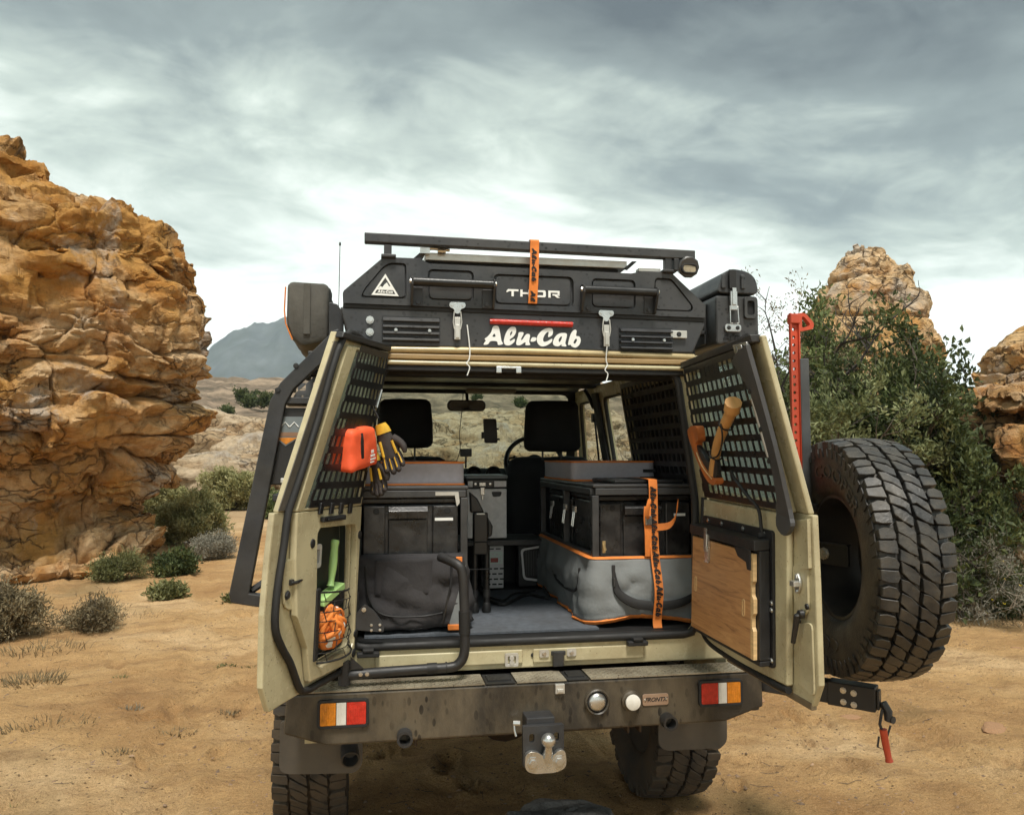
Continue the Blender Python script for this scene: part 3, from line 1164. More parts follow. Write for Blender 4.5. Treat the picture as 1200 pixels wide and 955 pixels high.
# --- the big overhanging outcrop
_r = lambda X: (X + 6.0) / 3.2
side = [(_r(-3.30), -0.3), (_r(-3.40), 0.1), (_r(-3.60), 0.4), (_r(-3.74), 0.62), (_r(-3.76), 0.83), (_r(-3.58), 1.0), (_r(-3.34), 1.3), (_r(-3.18), 1.6), (_r(-3.06), 1.9), (_r(-3.1), 2.25),
        (_r(-3.06), 2.6), (_r(-2.97), 2.84), (_r(-2.86), 3.05), (_r(-2.82), 3.25), (_r(-2.9), 3.55), (_r(-3.02), 3.85), (_r(-3.06), 4.14), (_r(-3.0), 4.44), (_r(-3.06), 4.67), (_r(-3.2), 4.9), (_r(-3.34), 5.06), (_r(-3.56), 5.22), (_r(-3.96), 5.38),
        (_r(-4.42), 5.5), (_r(-5.0), 5.55), (0.15, 5.5), (0.0, 5.5)]
frontp = [(0.92, -0.3), (0.86, 0.05), (0.70, 0.2), (0.56, 0.45), (0.53, 0.8), (0.60, 1.1), (0.78, 1.45), (0.93, 1.75), (0.99, 2.1), (0.95, 2.4), (1.0, 2.8), (1.0, 3.2), (0.95, 3.5), (0.92, 3.75), (0.84, 3.95), (0.98, 4.1), (1.0, 4.5), (0.97, 4.9),
          (0.86, 5.2), (0.7, 5.4), (0.45, 5.5), (0.2, 5.5), (0.0, 5.5)]
leftf = [(0.92, -0.3), (0.86, 0.05), (0.68, 0.2), (0.52, 0.45), (0.50, 0.9), (0.60, 1.3), (0.80, 1.7), (0.97, 2.05), (1.02, 2.4), (1.0, 2.8), (1.04, 3.2), (1.0, 3.6), (0.88, 3.85), (0.96, 4.1), (0.98, 4.6), (0.94, 5.0), (0.8, 5.3), (0.5, 5.5), (0.2, 5.5), (0.0, 5.5)]
rk = thing('sandstone_outcrop', 'tall overhanging ochre sandstone outcrop with a dark hollow along its foot', 'rock', (-6.4, 10.2, 0))
V, Fc = rock_surface((-6.4, 10.2, 0), 3.2, 2.6, {0: side, -88: frontp, -150: leftf, 120: side}, seed=3, nth=580, nq=460, dense=-62,
                     A=(0.36, 0.30, 0.22, 0.22), fn=(0.24, 0.085), skin=1.0, det=0.8, lay=(0.30, 1.05), blk=(1.0, 3.6), tilt=-0.04)
np_mesh('rock_wall', V, Fc, m_rock, rk, sharp=38)
spire = [(1.0, 3.2), (1.0, 3.7), (0.92, 4.0), (1.02, 4.4), (1.0, 4.9), (0.95, 5.2), (0.82, 5.45), (0.84, 5.6), (0.66, 5.85), (0.45, 6.1), (0.2, 6.3), (0.0, 6.35)]
V, Fc = rock_surface((-6.75, 9.15, 0), 1.75, 1.35, {0: spire, -90: spire, 90: spire}, seed=9, nth=250, nq=190, dense=-62, A=(0.16, 0.18, 0.12, 0.10), fn=(0.2, 0.06), lay=(0.35, 0.9), skin=1.6)
np_mesh('cracked_block', V, Fc, m_rock, rk, sharp=38)

# --- pinnacle behind the bushes
pin = [(1.35, -0.2), (1.2, 1.5), (1.05, 3.2), (0.95, 4.1), (0.98, 4.6), (0.86, 5.2), (0.80, 5.75), (0.66, 6.1), (0.56, 6.45), (0.40, 6.75), (0.22, 7.0), (0.0, 7.12)]
V, Fc = rock_surface((11.75, 15.3, -0.30), 1.72, 1.45, {0: pin, -90: pin, 90: pin}, seed=21, nth=250, nq=230, dense=-120, A=(0.16, 0.18, 0.12, 0.14), fn=(0.22, 0.05), lay=(0.4, 1.2), blk=(0.8, 2.0), skin=0.7, det=0.5)
o = np_mesh('rock_pinnacle', V, Fc, m_rock2, sharp=38)
tag(o, 'buff and orange rock pinnacle rising behind the bushes', 'rock')
# --- right hand cliff with a pale ledge
lw = [(1.05, -0.2), (1.0, 0.1), (0.93, 0.45), (0.99, 0.8), (0.97, 1.3), (0.9, 1.75), (0.84, 1.95), (0.80, 2.02), (1.0, 2.1), (1.04, 2.25), (0.9, 2.36), (0.6, 2.42), (0.3, 2.5), (0.0, 2.5)]
V, Fc = rock_surface((7.25, 4.95, 0.0), 1.15, 1.15, {0: lw, -90: lw, 180: lw}, seed=33, nth=230, nq=200, dense=-150, A=(0.16, 0.2, 0.1, 0.12), fn=(0.14, 0.05), lay=(0.2, 0.6), blk=(0.5, 1.4), skin=0.8)
o = np_mesh('rock_cliff', V, Fc, m_rock3, sharp=38)
tag(o, 'low layered cliff with a pale overhanging ledge beside the flowering shrub', 'rock')
kn = [(1.2, -0.2), (1.1, 1.6), (1.0, 2.6), (0.98, 3.1), (0.85, 3.6), (0.75, 3.95), (0.5, 4.2), (0.2, 4.32), (0.0, 4.32)]
V, Fc = rock_surface((13.15, 11.1, -0.25), 1.45, 1.4, {0: kn, -90: kn, 180: kn}, seed=44, nth=180, nq=160, dense=-140, A=(0.22, 0.22, 0.16, 0.14), fn=(0.2, 0.07), blk=(0.4, 1.1), skin=1.2)
o = np_mesh('rock_outcrop', V, Fc, m_rock2, sharp=38)
tag(o, 'rusty orange rock knob above the low cliff', 'rock')
# --- stone slab lying behind the bumper
sl = [(1.0, -0.08), (1.02, 0.06), (1.0, 0.19), (0.96, 0.215), (0.6, 0.225), (0.0, 0.23)]
V, Fc = rock_surface((0.175, 0.30, -0.02), 0.21, 0.15, {0: sl, -90: sl, 180: sl}, seed=52, nth=110, nq=70, dense=-90, A=(0.015, 0.015, 0.01, 0.01), fn=(0.02, 0.004), det=0.06, plan=0.25, skin=0.06, lay=(0.05, 0.1), blk=(0.1, 0.3))
o = np_mesh('stone', V, Fc, m_dark)
tag(o, 'dark flat topped stone lying on the sand under the rear bumper', 'stone')


# --- pale boulders on the rise in the middle distance
def boulder_mesh(seed):
    nth, nq = 40, 26
    u = np.linspace(0, 2 * np.pi, nth, endpoint=False)
    v = np.linspace(-np.pi / 2, np.pi / 2, nq)
    U, W = np.meshgrid(u, v, indexing='ij')
    P = np.stack([np.cos(U) * np.cos(W), np.sin(U) * np.cos(W), np.sin(W)], -1).reshape(-1, 3)
    Q = np.sign(P) * np.abs(P) ** 0.72
    f1, f2, cid = worley(P * 1.6 + seed * 5.1, seed)
    r = 1 + 0.32 * fbm(P * 1.1 + seed * 3.3, 4) + 0.2 * (np.minimum(f2 - f1, 0.4) - 0.2) + 0.05 * fbm(P * 6 + seed, 3, ridge=True)
    return Q * r[:, None] * np.array([1.0, 0.85, 0.55]), grid_faces(nth, nq, True)


b_src = []
for k in range(7):
    V, Fc = boulder_mesh(k + 1)
    o = np_mesh('boulder', V, Fc, m_pale)
    b_src.append(o)
rngb = random.Random(4)
n_b = 0
for k in range(74):
    px = 150 + 640 * (k + rngb.random()) / 74          # bearing spread over the rise
    hdg = R_(10) + math.atan((px - 600) / 930)
    row = k % 3
    dist = (25.5, 29.0, 33.0)[row] + rngb.uniform(-1.4, 1.6)
    x, y = CAMXY[0] + dist * math.sin(hdg), CAMXY[1] + dist * math.cos(hdg)
    s = rngb.uniform(0.55, 1.5) * (0.85, 1.05, 1.25)[row]
    if k < 7:
        o = b_src[k]
    else:
        o = b_src[rngb.randrange(7)].copy()
        col.objects.link(o)
    o.location = (x, y, th(x, y) + 0.26 * s)
    o.scale = (s * rngb.uniform(0.9, 1.4), s, s * rngb.uniform(0.8, 1.3))
    o.rotation_euler = (rngb.uniform(-.15, .15), rngb.uniform(-.15, .15), rngb.uniform(0, 6.28))
    tag(o, 'pale weathered sandstone boulder on the rise beyond the vehicle', 'boulder', 'pale boulders on the rise')


# ------------------------------------------------------------------ plants
def mat_leaf(name, c1, c2, c3, tr=0.25):
    m = bpy.data.materials.new(name)
    m.use_nodes = True
    nt = m.node_tree
    N, Lk = nt.nodes, nt.links
    b = N['Principled BSDF']
    t = N.new('ShaderNodeTexCoord')

    def noise(s, d):
        n = N.new('ShaderNodeTexNoise')
        n.inputs['Scale'].default_value = s
        n.inputs['Detail'].default_value = d
        Lk.new(t.outputs['Object'], n.inputs['Vector'])
        return n.outputs['Fac']
    r = N.new('ShaderNodeValToRGB')
    ad = N.new('ShaderNodeMath')
    ad.operation = 'MULTIPLY_ADD'
    ad.inputs[1].default_value = 0.55
    Lk.new(noise(3.0, 2), ad.inputs[0])
    mu = N.new('ShaderNodeMath')
    mu.operation = 'MULTIPLY'
    mu.inputs[1].default_value = 0.45
    Lk.new(noise(45, 1), mu.inputs[0])
    Lk.new(mu.outputs[0], ad.inputs[2])
    Lk.new(ad.outputs[0], r.inputs[0])
    e = r.color_ramp.elements
    e[0].position, e[0].color = 0.36, (*c1, 1)
    e[1].position, e[1].color = 0.66, (*c3, 1)
    k = e.new(0.5)
    k.color = (*c2, 1)
    Lk.new(r.outputs[0], b.inputs['Base Color'])
    b.inputs['Roughness'].default_value = 0.6
    b.inputs['Specular IOR Level'].default_value = 0.3
    tl = N.new('ShaderNodeBsdfTranslucent')
    Lk.new(r.outputs[0], tl.inputs[0])
    mx = N.new('ShaderNodeMixShader')
    mx.inputs[0].default_value = tr
    Lk.new(b.outputs[0], mx.inputs[1])
    Lk.new(tl.outputs[0], mx.inputs[2])
    Lk.new(mx.outputs[0], N['Material Output'].inputs[0])
    return m


m_lf_dark = mat_leaf('dark_leaves', (0.026, 0.036, 0.015), (0.062, 0.082, 0.028), (0.16, 0.175, 0.06))
m_lf_mid = mat_leaf('olive_leaves', (0.053, 0.075, 0.027), (0.112, 0.143, 0.048), (0.210, 0.240, 0.090))
m_lf_light = mat_leaf('sage_leaves', (0.087, 0.109, 0.043), (0.181, 0.203, 0.087), (0.319, 0.326, 0.160))
m_lf_sage = mat_leaf('yellow_sage_leaves', (0.19, 0.19, 0.07), (0.34, 0.33, 0.15), (0.52, 0.48, 0.26))
m_lf_grey = mat_leaf('grey_leaves', (0.12, 0.115, 0.085), (0.21, 0.20, 0.155), (0.33, 0.31, 0.245), 0.1)
m_lf_dry = mat_leaf('dry_leaves', (0.083, 0.063, 0.036), (0.180, 0.143, 0.078), (0.300, 0.240, 0.135), 0.1)
m_straw = mat_leaf('straw', (0.144, 0.102, 0.048), (0.288, 0.210, 0.108), (0.432, 0.324, 0.180), 0.15)
m_grass = mat_leaf('green_grass', (0.07, 0.075, 0.025), (0.15, 0.155, 0.058), (0.27, 0.26, 0.115))
m_flower = M('yellow_petals', (0.80, 0.60, 0.03), 0.6, var=0.1)
m_bark = M('bark', (0.085, 0.065, 0.048), 0.95, var=0.35, scale=12, bump=0.5, bscale=60)
m_deadwood = M('dead_wood', (0.045, 0.036, 0.03), 0.95, var=0.4, scale=8)
m_paledead = M('bleached_wood', (0.36, 0.31, 0.25), 0.9, var=0.25, scale=8)


def leaf_quads(pos, dirs, ln, wd, rng, bend=0.25):
    n = len(pos)
    d = dirs / (np.linalg.norm(dirs, axis=1, keepdims=True) + 1e-9)
    rv = rng.normal(size=(n, 3))
    s = np.cross(d, rv)
    s /= np.linalg.norm(s, axis=1, keepdims=True) + 1e-9
    nn = np.cross(s, d)
    L = (ln * rng.uniform(0.6, 1.25, n))[:, None]
    W = (wd * rng.uniform(0.7, 1.2, n))[:, None]
    mid = pos + d * L * 0.5 + nn * L * bend * 0.4
    tip = pos + d * L - nn * L * bend * 0.3
    V = np.stack([pos, mid + s * W * 0.5, tip, mid - s * W * 0.5], 1).reshape(-1, 3)
    return V, np.arange(4 * n).reshape(n, 4)


def branch_tubes(segs, seg=3):
    """segs: (p0, p1, r0, r1)"""
    P0 = np.array([q[0] for q in segs])
    P1 = np.array([q[1] for q in segs])
    r0 = np.array([q[2] for q in segs])
    r1 = np.array([q[3] for q in segs])
    d = P1 - P0
    d /= np.linalg.norm(d, axis=1, keepdims=True) + 1e-9
    a = np.cross(d, np.array([0.31, 0.22, 0.93]))
    a /= np.linalg.norm(a, axis=1, keepdims=True) + 1e-9
    b = np.cross(d, a)
    V = []
    for P, r in ((P0, r0), (P1, r1)):
        for k in range(seg):
            t_ = 2 * math.pi * k / seg
            V.append(P + (a * math.cos(t_) + b * math.sin(t_)) * r[:, None])
    V = np.stack(V, 1)
    n = len(segs)
    base = (np.arange(n) * 2 * seg)[:, None]
    F = np.concatenate([base + np.array([[k, (k + 1) % seg, seg + (k + 1) % seg, seg + k]]) for k in range(seg)])
    return V.reshape(-1, 3), F


def grow(rng, base, stems, h, spread, r0, levels, kids, up=0.35, wig=0.25, lean=None, frac=0.55, rmin=0.0015):
    segs, tips = [], []

    def br(p, d, ln, r, lev):
        n = 4
        pts = [p]
        for i in range(n):
            d = d + rng.normal(size=3) * wig + np.array([0, 0, up * 0.25])
            d = d / np.linalg.norm(d)
            q = pts[-1] + d * ln / n
            ra, rb = r * (1 - 0.8 * i / n), r * (1 - 0.8 * (i + 1) / n)
            segs.append((pts[-1], q, max(ra, rmin), max(rb, rmin * 0.8)))
            pts.append(q)
            if lev == 0 or (lev == 1 and i >= 2):
                tips.append((pts[-2], q))
        if lev > 0:
            for k in range(kids):
                f = rng.uniform(0.3, 1.0)
                j = min(int(f * n), n - 1)
                q = pts[j] + (pts[j + 1] - pts[j]) * (f * n - j)
                nd = d * 0.55 + rng.normal(size=3) * 0.6 + np.array([0, 0, up * 0.4])
                nd = nd / np.linalg.norm(nd)
                br(q, nd, ln * frac * rng.uniform(0.7, 1.2), r * 0.5, lev - 1)
    for s in range(stems):
        a = rng.uniform(0, 2 * math.pi)
        o = rng.uniform(0.1, 1.0) ** 0.7
        d = np.array([math.cos(a) * o * spread / h, math.sin(a) * o * spread / h, 1.0])
        if lean is not None:
            d = d + np.array(lean)
        d = d / np.linalg.norm(d)
        p = np.array([base[0] + math.cos(a) * 0.06 * spread, base[1] + math.sin(a) * 0.06 * spread, base[2] - 0.05])
        br(p, d, h * rng.uniform(0.55, 0.8), r0, levels)
    return segs, tips


def shrub(name, label, cat, x, y, h, spread, seed, leaf, bark=None, stems=7, levels=2, kids=5, ln=0.05, wd=0.018, per=14, up=0.35,
          wig=0.22, r0=0.02, group=None, lean=None, jitter=0.05, frac=0.55, flowers=0, droop=0.0, rmin=0.0015):
    rng = np.random.RandomState(seed)
    z = th(x, y)
    per, ln, wd = int(round(per * 0.7)), ln * 1.12, wd * 1.18
    t = thing(name, label, cat, (x, y, z), group)
    segs, tips = grow(rng, (x, y, z), stems, h, spread, r0, levels, kids, up, wig, lean, frac, rmin)
    V, Fc = branch_tubes(segs)
    np_mesh('stem', V, Fc, bark or m_bark, t, smooth=False)
    if leaf is not None and per:
        a = np.array([q[0] for q in tips])
        b = np.array([q[1] for q in tips])
        a = np.repeat(a, per, 0)
        b = np.repeat(b, per, 0)
        f = rng.uniform(0, 1, (len(a), 1))
        pos = a + (b - a) * f + rng.normal(size=a.shape) * jitter * np.array([1, 1, 0.8])
        dirs = (b - a) / (np.linalg.norm(b - a, axis=1, keepdims=True) + 1e-9) * 0.7 + rng.normal(size=a.shape) * 0.6 + np.array([0, 0, 0.35 - droop])
        keep = pos[:, 2] > z + 0.01
        V, Fc = leaf_quads(pos[keep], dirs[keep], ln, wd, rng)
        np_mesh('foliage', V, Fc, leaf, t, smooth=False)
        if flowers:
            top = pos[keep]
            pick = top[rng.randint(0, len(top), flowers)]
            fv, ff = [], []
            for p in pick:
                o_ = len(fv)
                p = p + np.array([0, 0, 0.03])
                for k in range(6):
                    an = k * math.pi / 3
                    fv.append(p + 0.017 * np.array([math.cos(an), math.sin(an) * 0.8 - 0.3, 0.55 * math.sin(an)]))
                ff.append([o_ + k for k in range(6)])
            np_mesh('blossom', np.array(fv), np.array(ff), m_flower, t, smooth=False)
    return t


# bushes to the right of the vehicle
shrub('leafy_bush', 'broad dark green bush standing behind the spare wheel', 'bush', 5.05, 5.3, 2.25, 0.75, 1, m_lf_dark, stems=12, levels=3, kids=5, ln=0.08, wd=0.040, per=7, r0=0.035, jitter=0.05)
shrub('leafy_bush', 'tangled dark bush pressed against the low cliff', 'bush', 5.5, 6.2, 2.2, 0.45, 2, m_lf_dark, lean=(-0.25, 0.1, 0), stems=10, levels=3, kids=5, ln=0.08, wd=0.042, per=9, r0=0.03, jitter=0.05)
shrub('sapling', 'slim sapling with open leafy sprigs reaching above the bushes towards the sky', 'tree', 5.65, 5.7, 3.35, 1.0, 5, m_lf_dark, stems=4, levels=2, kids=4, ln=0.075, wd=0.042, per=20, r0=0.03, up=0.2, lean=(0.26, 0.0, 0), jitter=0.06, wig=0.2, frac=0.33)
shrub('feathery_bush', 'pale olive feathery bush beside the red jack', 'bush', 4.05, 5.2, 2.45, 0.8, 7, m_lf_light, stems=10, levels=3, kids=5, ln=0.06, wd=0.022, per=10, r0=0.025, jitter=0.035)
shrub('feathery_bush', 'olive green bush growing between the pale feathery bush and the sapling', 'bush', 5.0, 6.3, 3.15, 1.1, 8, m_lf_mid, stems=10, levels=3, kids=5, ln=0.075, wd=0.034, per=9, r0=0.03, jitter=0.045)
shrub('dead_tree', 'bare dead tree with fine twigs against the sky beside the roof case', 'tree', 3.95, 6.2, 3.9, 0.8, 11, None, bark=m_deadwood, stems=5, levels=3, kids=5, r0=0.06, rmin=0.0042, up=0.15, wig=0.2, frac=0.45)
shrub('dead_branches', 'bare brown twiggy thicket tangled above the dark bushes', 'bush', 5.3, 5.9, 2.9, 0.8, 12, None, bark=m_deadwood, stems=7, levels=3, kids=5, r0=0.03, up=0.2, wig=0.3, frac=0.42, rmin=0.004)
shrub('dark_thicket', 'dark brownish thicket below the bare dead tree', 'bush', 4.05, 6.9, 3.0, 0.8, 13, m_lf_dry, stems=9, levels=3, kids=5, ln=0.045, wd=0.016, per=6, r0=0.02, jitter=0.06)
shrub('leafy_bush', 'low dense green bush at the foot of the low cliff', 'bush', 5.4, 4.95, 1.25, 0.4, 15, m_lf_mid, lean=(-0.1, 0, 0), stems=12, levels=3, kids=5, ln=0.045, wd=0.016, per=9, r0=0.02, jitter=0.045)
shrub('leafy_bush', 'low shaded bush filling the gap behind the spare wheel', 'bush', 4.6, 4.9, 1.35, 0.9, 16, m_lf_dark, stems=10, levels=3, kids=5, ln=0.075, wd=0.036, per=8, r0=0.02, jitter=0.05)
shrub('dry_bush', 'small grey dead bush between the spare wheel and the low cliff', 'bush', 5.35, 4.35, 0.95, 0.5, 17, m_lf_grey, bark=m_paledead, stems=10, levels=2, kids=6, ln=0.05, wd=0.006, per=9, r0=0.01, up=0.1, droop=0.3)
shrub('flowering_shrub', 'low dark shrub dotted with yellow flowers', 'bush', 5.7, 4.3, 0.5, 0.55, 18, m_lf_dark, stems=14, levels=2, kids=5, ln=0.045, wd=0.014, per=12, r0=0.008, flowers=70)
shrub('bleached_branch', 'bleached dead branch sticking up out of the dark bush', 'branch', 4.45, 4.7, 2.0, 0.25, 19, None, bark=m_paledead, stems=3, levels=1, kids=3, r0=0.02, wig=0.12)
# scrub to the left
shrub('dry_scrub', 'low spreading grey brown scrub bush on the sand before the outcrop', 'bush', -3.95, 5.15, 0.52, 0.75, 21, m_lf_dry, stems=22, levels=2, kids=6, ln=0.05, wd=0.010, per=12, r0=0.010, up=0.2)
shrub('dry_scrub', 'thin straw coloured scrub spilling from the end of the low grey brown scrub', 'bush', -3.15, 5.3, 0.28, 0.5, 22, m_lf_dry, stems=14, levels=2, kids=5, ln=0.045, wd=0.008, per=7, r0=0.007, up=0.2)
shrub('sage_bush', 'tall sage green bush beside the foot of the big outcrop', 'bush', -3.68, 12.3, 0.85, 0.5, 23, m_lf_sage, stems=14, levels=2, kids=6, ln=0.075, wd=0.026, per=16, r0=0.016, up=0.5)
shrub('sage_bush', 'grey green bush in front of the pale boulders', 'bush', -4.1, 18.3, 0.95, 0.9, 24, m_lf_sage, stems=18, levels=2, kids=6, ln=0.09, wd=0.035, per=14, r0=0.016, up=0.5)
shrub('sage_bush', 'small green bush seen through the dark side frame', 'bush', -2.7, 16.3, 0.6, 0.8, 25, m_lf_mid, stems=14, levels=2, kids=5, ln=0.07, wd=0.025, per=12, r0=0.012)
shrub('sage_bush', 'round olive bush tucked behind the sage green bush', 'bush', -4.9, 15.3, 0.85, 0.5, 26, m_lf_sage, stems=14, levels=2, kids=6, ln=0.075, wd=0.026, per=14, r0=0.014, up=0.5)
shrub('grey_bush', 'small round silver grey bush near the foot of the outcrop', 'bush', -3.02, 10.4, 0.42, 0.42, 27, m_lf_grey, bark=m_paledead, stems=18, levels=2, kids=5, ln=0.05, wd=0.008, per=10, r0=0.006)
shrub('leafy_weed', 'dark green leafy weed at the foot of the outcrop', 'plant', -3.25, 8.75, 0.38, 0.45, 28, m_lf_dark, stems=16, levels=1, kids=6, ln=0.07, wd=0.03, per=14, r0=0.007)
shrub('leafy_weed', 'bright green leafy weed on the open sand before the outcrop', 'plant', -2.86, 6.9, 0.22, 0.25, 29, m_grass, stems=14, levels=1, kids=5, ln=0.06, wd=0.025, per=14, r0=0.005)
shrub('leafy_weed', 'feathery green weed growing against the outcrop wall', 'plant', -3.85, 8.35, 0.4, 0.4, 30, m_grass, stems=16, levels=2, kids=4, ln=0.05, wd=0.01, per=10, r0=0.005)
shrub('leafy_weed', 'flat green weed by the lower end of the dark side frame', 'plant', -2.05, 6.5, 0.10, 0.30, 31, m_grass, stems=16, levels=1, kids=4, ln=0.05, wd=0.02, per=10, r0=0.004)
# far shrubs on the slope
fs = 0
for (px, D, hh) in ((267, 52, 1.6), (292, 60, 2.4), (305, 58, 2.1), (282, 66, 2.0), (300, 74, 1.8), (318, 66, 1.5), (610, 64, 1.6), (560, 75, 1.6)):
    hdg = R_(10) + math.atan((px - 600) / 930)
    x, y = CAMXY[0] + D * math.sin(hdg), CAMXY[1] + D * math.cos(hdg)
    shrub('far_shrub', 'small dark shrub on the stony slope', 'bush', x, y, hh * 0.5, hh * 0.28, 60 + fs, m_lf_dark, stems=7, levels=1, kids=5, ln=0.16, wd=0.10, per=14, r0=0.03, jitter=0.11, group='dark shrubs on the far slope')
    fs += 1


def tuft(label, x, y, h, spread, seed, mat, n=70, wd=0.006, group=None, flat=0.5):
    rng = np.random.RandomState(seed)
    z = th(x, y)
    a = rng.uniform(0, 2 * math.pi, n)
    o = rng.uniform(0, 1, n) ** 0.6
    base = np.stack([x + np.cos(a) * o * spread, y + np.sin(a) * o * spread * 0.6, np.full(n, z - 0.01)], -1)
    d = np.stack([np.cos(a) * flat, np.sin(a) * flat, np.ones(n)], -1) + rng.normal(size=(n, 3)) * 0.35
    d[:, 2] = np.abs(d[:, 2])
    d /= np.linalg.norm(d, axis=1, keepdims=True)
    L = (h * rng.uniform(0.5, 1.2, n))[:, None]
    s = np.cross(d, rng.normal(size=(n, 3)))
    s /= np.linalg.norm(s, axis=1, keepdims=True)
    m1 = base + d * L * 0.55
    d2 = d + np.array([0, 0, -0.5]) * flat
    tip = m1 + d2 * L * 0.5
    V = np.stack([base - s * wd / 2, base + s * wd / 2, m1 + s * wd * 0.4, tip, m1 - s * wd * 0.4], 1).reshape(-1, 3)
    F = np.arange(5 * n).reshape(n, 5)
    o = np_mesh('grass_tuft', V, F, mat, smooth=False)
    tag(o, label, 'grass', group)
    return o


for i, (lab, x, y, h, s, mt, n) in enumerate((
    ('wide low tuft of dry grass on the open sand', -2.45, 2.42, 0.085, 0.26, m_lf_dry, 220),
    ('ragged dry grass beside the scrub on the sand', -2.95, 3.5, 0.10, 0.24, m_lf_dry, 180),
    ('flattened green tuft beside the vehicle on the sand', -1.66, 3.68, 0.035, 0.09, m_grass, 70),
    ('small green tuft right next to the flattened green tuft', -1.47, 3.6, 0.03, 0.07, m_grass, 50),
    ('tiny olive seedling alone on the sand', -2.35, 3.43, 0.04, 0.05, m_grass, 30),
    ('grey sprig of a weed on bare sand', -2.06, 2.70, 0.06, 0.06, m_lf_grey, 40),
    ('sprawling dry green weed on the sand by the rear wheel', -1.70, 2.2, 0.045, 0.12, m_lf_dry, 70),
    ('withered dark weed on the bare sand', -1.90, 1.85, 0.04, 0.08, m_lf_dry, 50),
    ('dark green spiky tuft on the nearest sand', -2.23, 1.32, 0.05, 0.10, m_grass, 70),
    ('small dry tuft by a crease in the sand', -1.45, 2.5, 0.035, 0.06, m_lf_dry, 40),
    ('pale dry stalks beneath the flowering shrub', 5.7, 3.95, 0.09, 0.35, m_straw, 160),
    ('brown dry grass between the spare wheel and the flowering shrub', 5.05, 4.1, 0.10, 0.40, m_straw, 180),
    ('brown grass edging the sand below the low cliff', 6.3, 3.9, 0.10, 0.40, m_straw, 160),
    ('sparse brown grass at the front of the grey brown scrub', -3.3, 4.5, 0.10, 0.40, m_lf_dry, 130),
    ('sparse straw on the sand between the scrub and the green weed', -3.0, 5.9, 0.08, 0.35, m_straw, 110),
)):
    tuft(lab, x, y, h, s, 100 + i, mt, n)


# litter, crumbs and pebbles too many to count
def litter():
    rng = np.random.RandomState(5)
    n = 16000
    hd = R_(10) + np.radians(rng.uniform(-40, 40, n))
    r = 2.6 + 11 * rng.uniform(0, 1, n) ** 1.3
    x, y = CAMXY[0] + r * np.sin(hd), CAMXY[1] + r * np.cos(hd)
    dens_ = fbm(np.stack([x * 0.5, y * 0.5, x * 0], -1) + 4, 3)
    k = dens_ > rng.uniform(-0.55, 0.35, n)
    x, y = x[k], y[k]
    n = len(x)
    z = terrain_h(x, y)
    s = 0.004 + 0.011 * rng.uniform(0, 1, n) ** 4
    base = np.array([(1, 0, 0), (0, 1, 0), (-1, 0, 0), (0, -1, 0), (0.2, 0.1, 0.9)])
    st = np.stack([rng.uniform(0.6, 1.6, n), rng.uniform(0.6, 1.2, n), rng.uniform(0.4, 0.9, n)], -1)
    a = rng.uniform(0, 6.28, n)
    B = base[None] * st[:, None, :] * s[:, None, None]
    Xr = B[..., 0] * np.cos(a)[:, None] - B[..., 1] * np.sin(a)[:, None]
    Yr = B[..., 0] * np.sin(a)[:, None] + B[..., 1] * np.cos(a)[:, None]
    V = np.stack([Xr + x[:, None], Yr + y[:, None], B[..., 2] + z[:, None] - 0.001], -1).reshape(-1, 3)
    o_ = (np.arange(n) * 5)[:, None]
    F = np.concatenate([o_ + np.array([[k_, (k_ + 1) % 4, 4]]) for k_ in range(4)])
    m = M('gravel_stone', (0.26, 0.17, 0.10), 0.95, var=0.5, scale=9, dirt=(0.09, 0.06, 0.04), damt=0.4, dscale=4)
    o = np_mesh('gravel', V, F, m, smooth=False)
    o['kind'] = 'stuff'
    # twigs
    segs = []
    for i in range(170):
        h_ = R_(10) + math.radians(rng.uniform(-40, 38))
        q = 2.9 + 6.5 * rng.uniform() ** 1.2
        p = np.array([CAMXY[0] + q * math.sin(h_), CAMXY[1] + q * math.cos(h_), 0])
        a_ = rng.uniform(0, 6.28)
        for j in range(3):
            a_ += rng.normal() * 0.4
            p2 = p + np.array([math.cos(a_), math.sin(a_), 0]) * rng.uniform(0.015, 0.05)
            p[2] = th(p[0], p[1]) + 0.006
            p2[2] = th(p2[0], p2[1]) + 0.006
            segs.append((p.copy(), p2.copy(), 0.0016, 0.0011))
            p = p2
    V, F = branch_tubes(segs)
    o = np_mesh('twig_litter', V, F, m_bark, smooth=False)
    o['kind'] = 'stuff'


litter()
for i, (lab, x, y, s) in enumerate((
    ('flat brown stone on the sand between the bumper and the low cliff', 2.35, 1.75, 0.09),
    ('half buried reddish stone by the swing arm on the sand', 1.95, 2.2, 0.12),
    ('pale pebble on the sand below the flowering shrub', 4.75, 3.1, 0.05),
    ('grey pink stone at the sandy edge beyond the red lever', 3.05, 1.4, 0.13),
)):
    o = b_src[i].copy()
    col.objects.link(o)
    o.name = 'stone'
    o.location = (x, y, th(x, y) - 0.004)
    o.scale = (s * 0.75, s * 0.5, s * 0.22)
    o.material_slots[0].link = 'OBJECT'
    o.material_slots[0].material = M('sandy_stone', (0.36, 0.20, 0.10), 0.95, var=0.35, scale=14, dirt=(0.22, 0.12, 0.06), damt=0.4, dscale=9, bump=0.5, bscale=50)
    o.rotation_euler = (0, 0, i * 1.3)
    for kk in ('group',):
        if kk in o:
            del o[kk]
    tag(o, lab, 'stone')
# ================================================================== VEHICLE
veh = thing('off_road_vehicle', 'khaki off road wagon with black roof shell and both rear doors swung open', 'vehicle', (0, 1.2, 0))


def part(mb, name, mat, parent=None, **kw):
    return mb.build(name, mat, parent if parent is not None else veh, **kw)


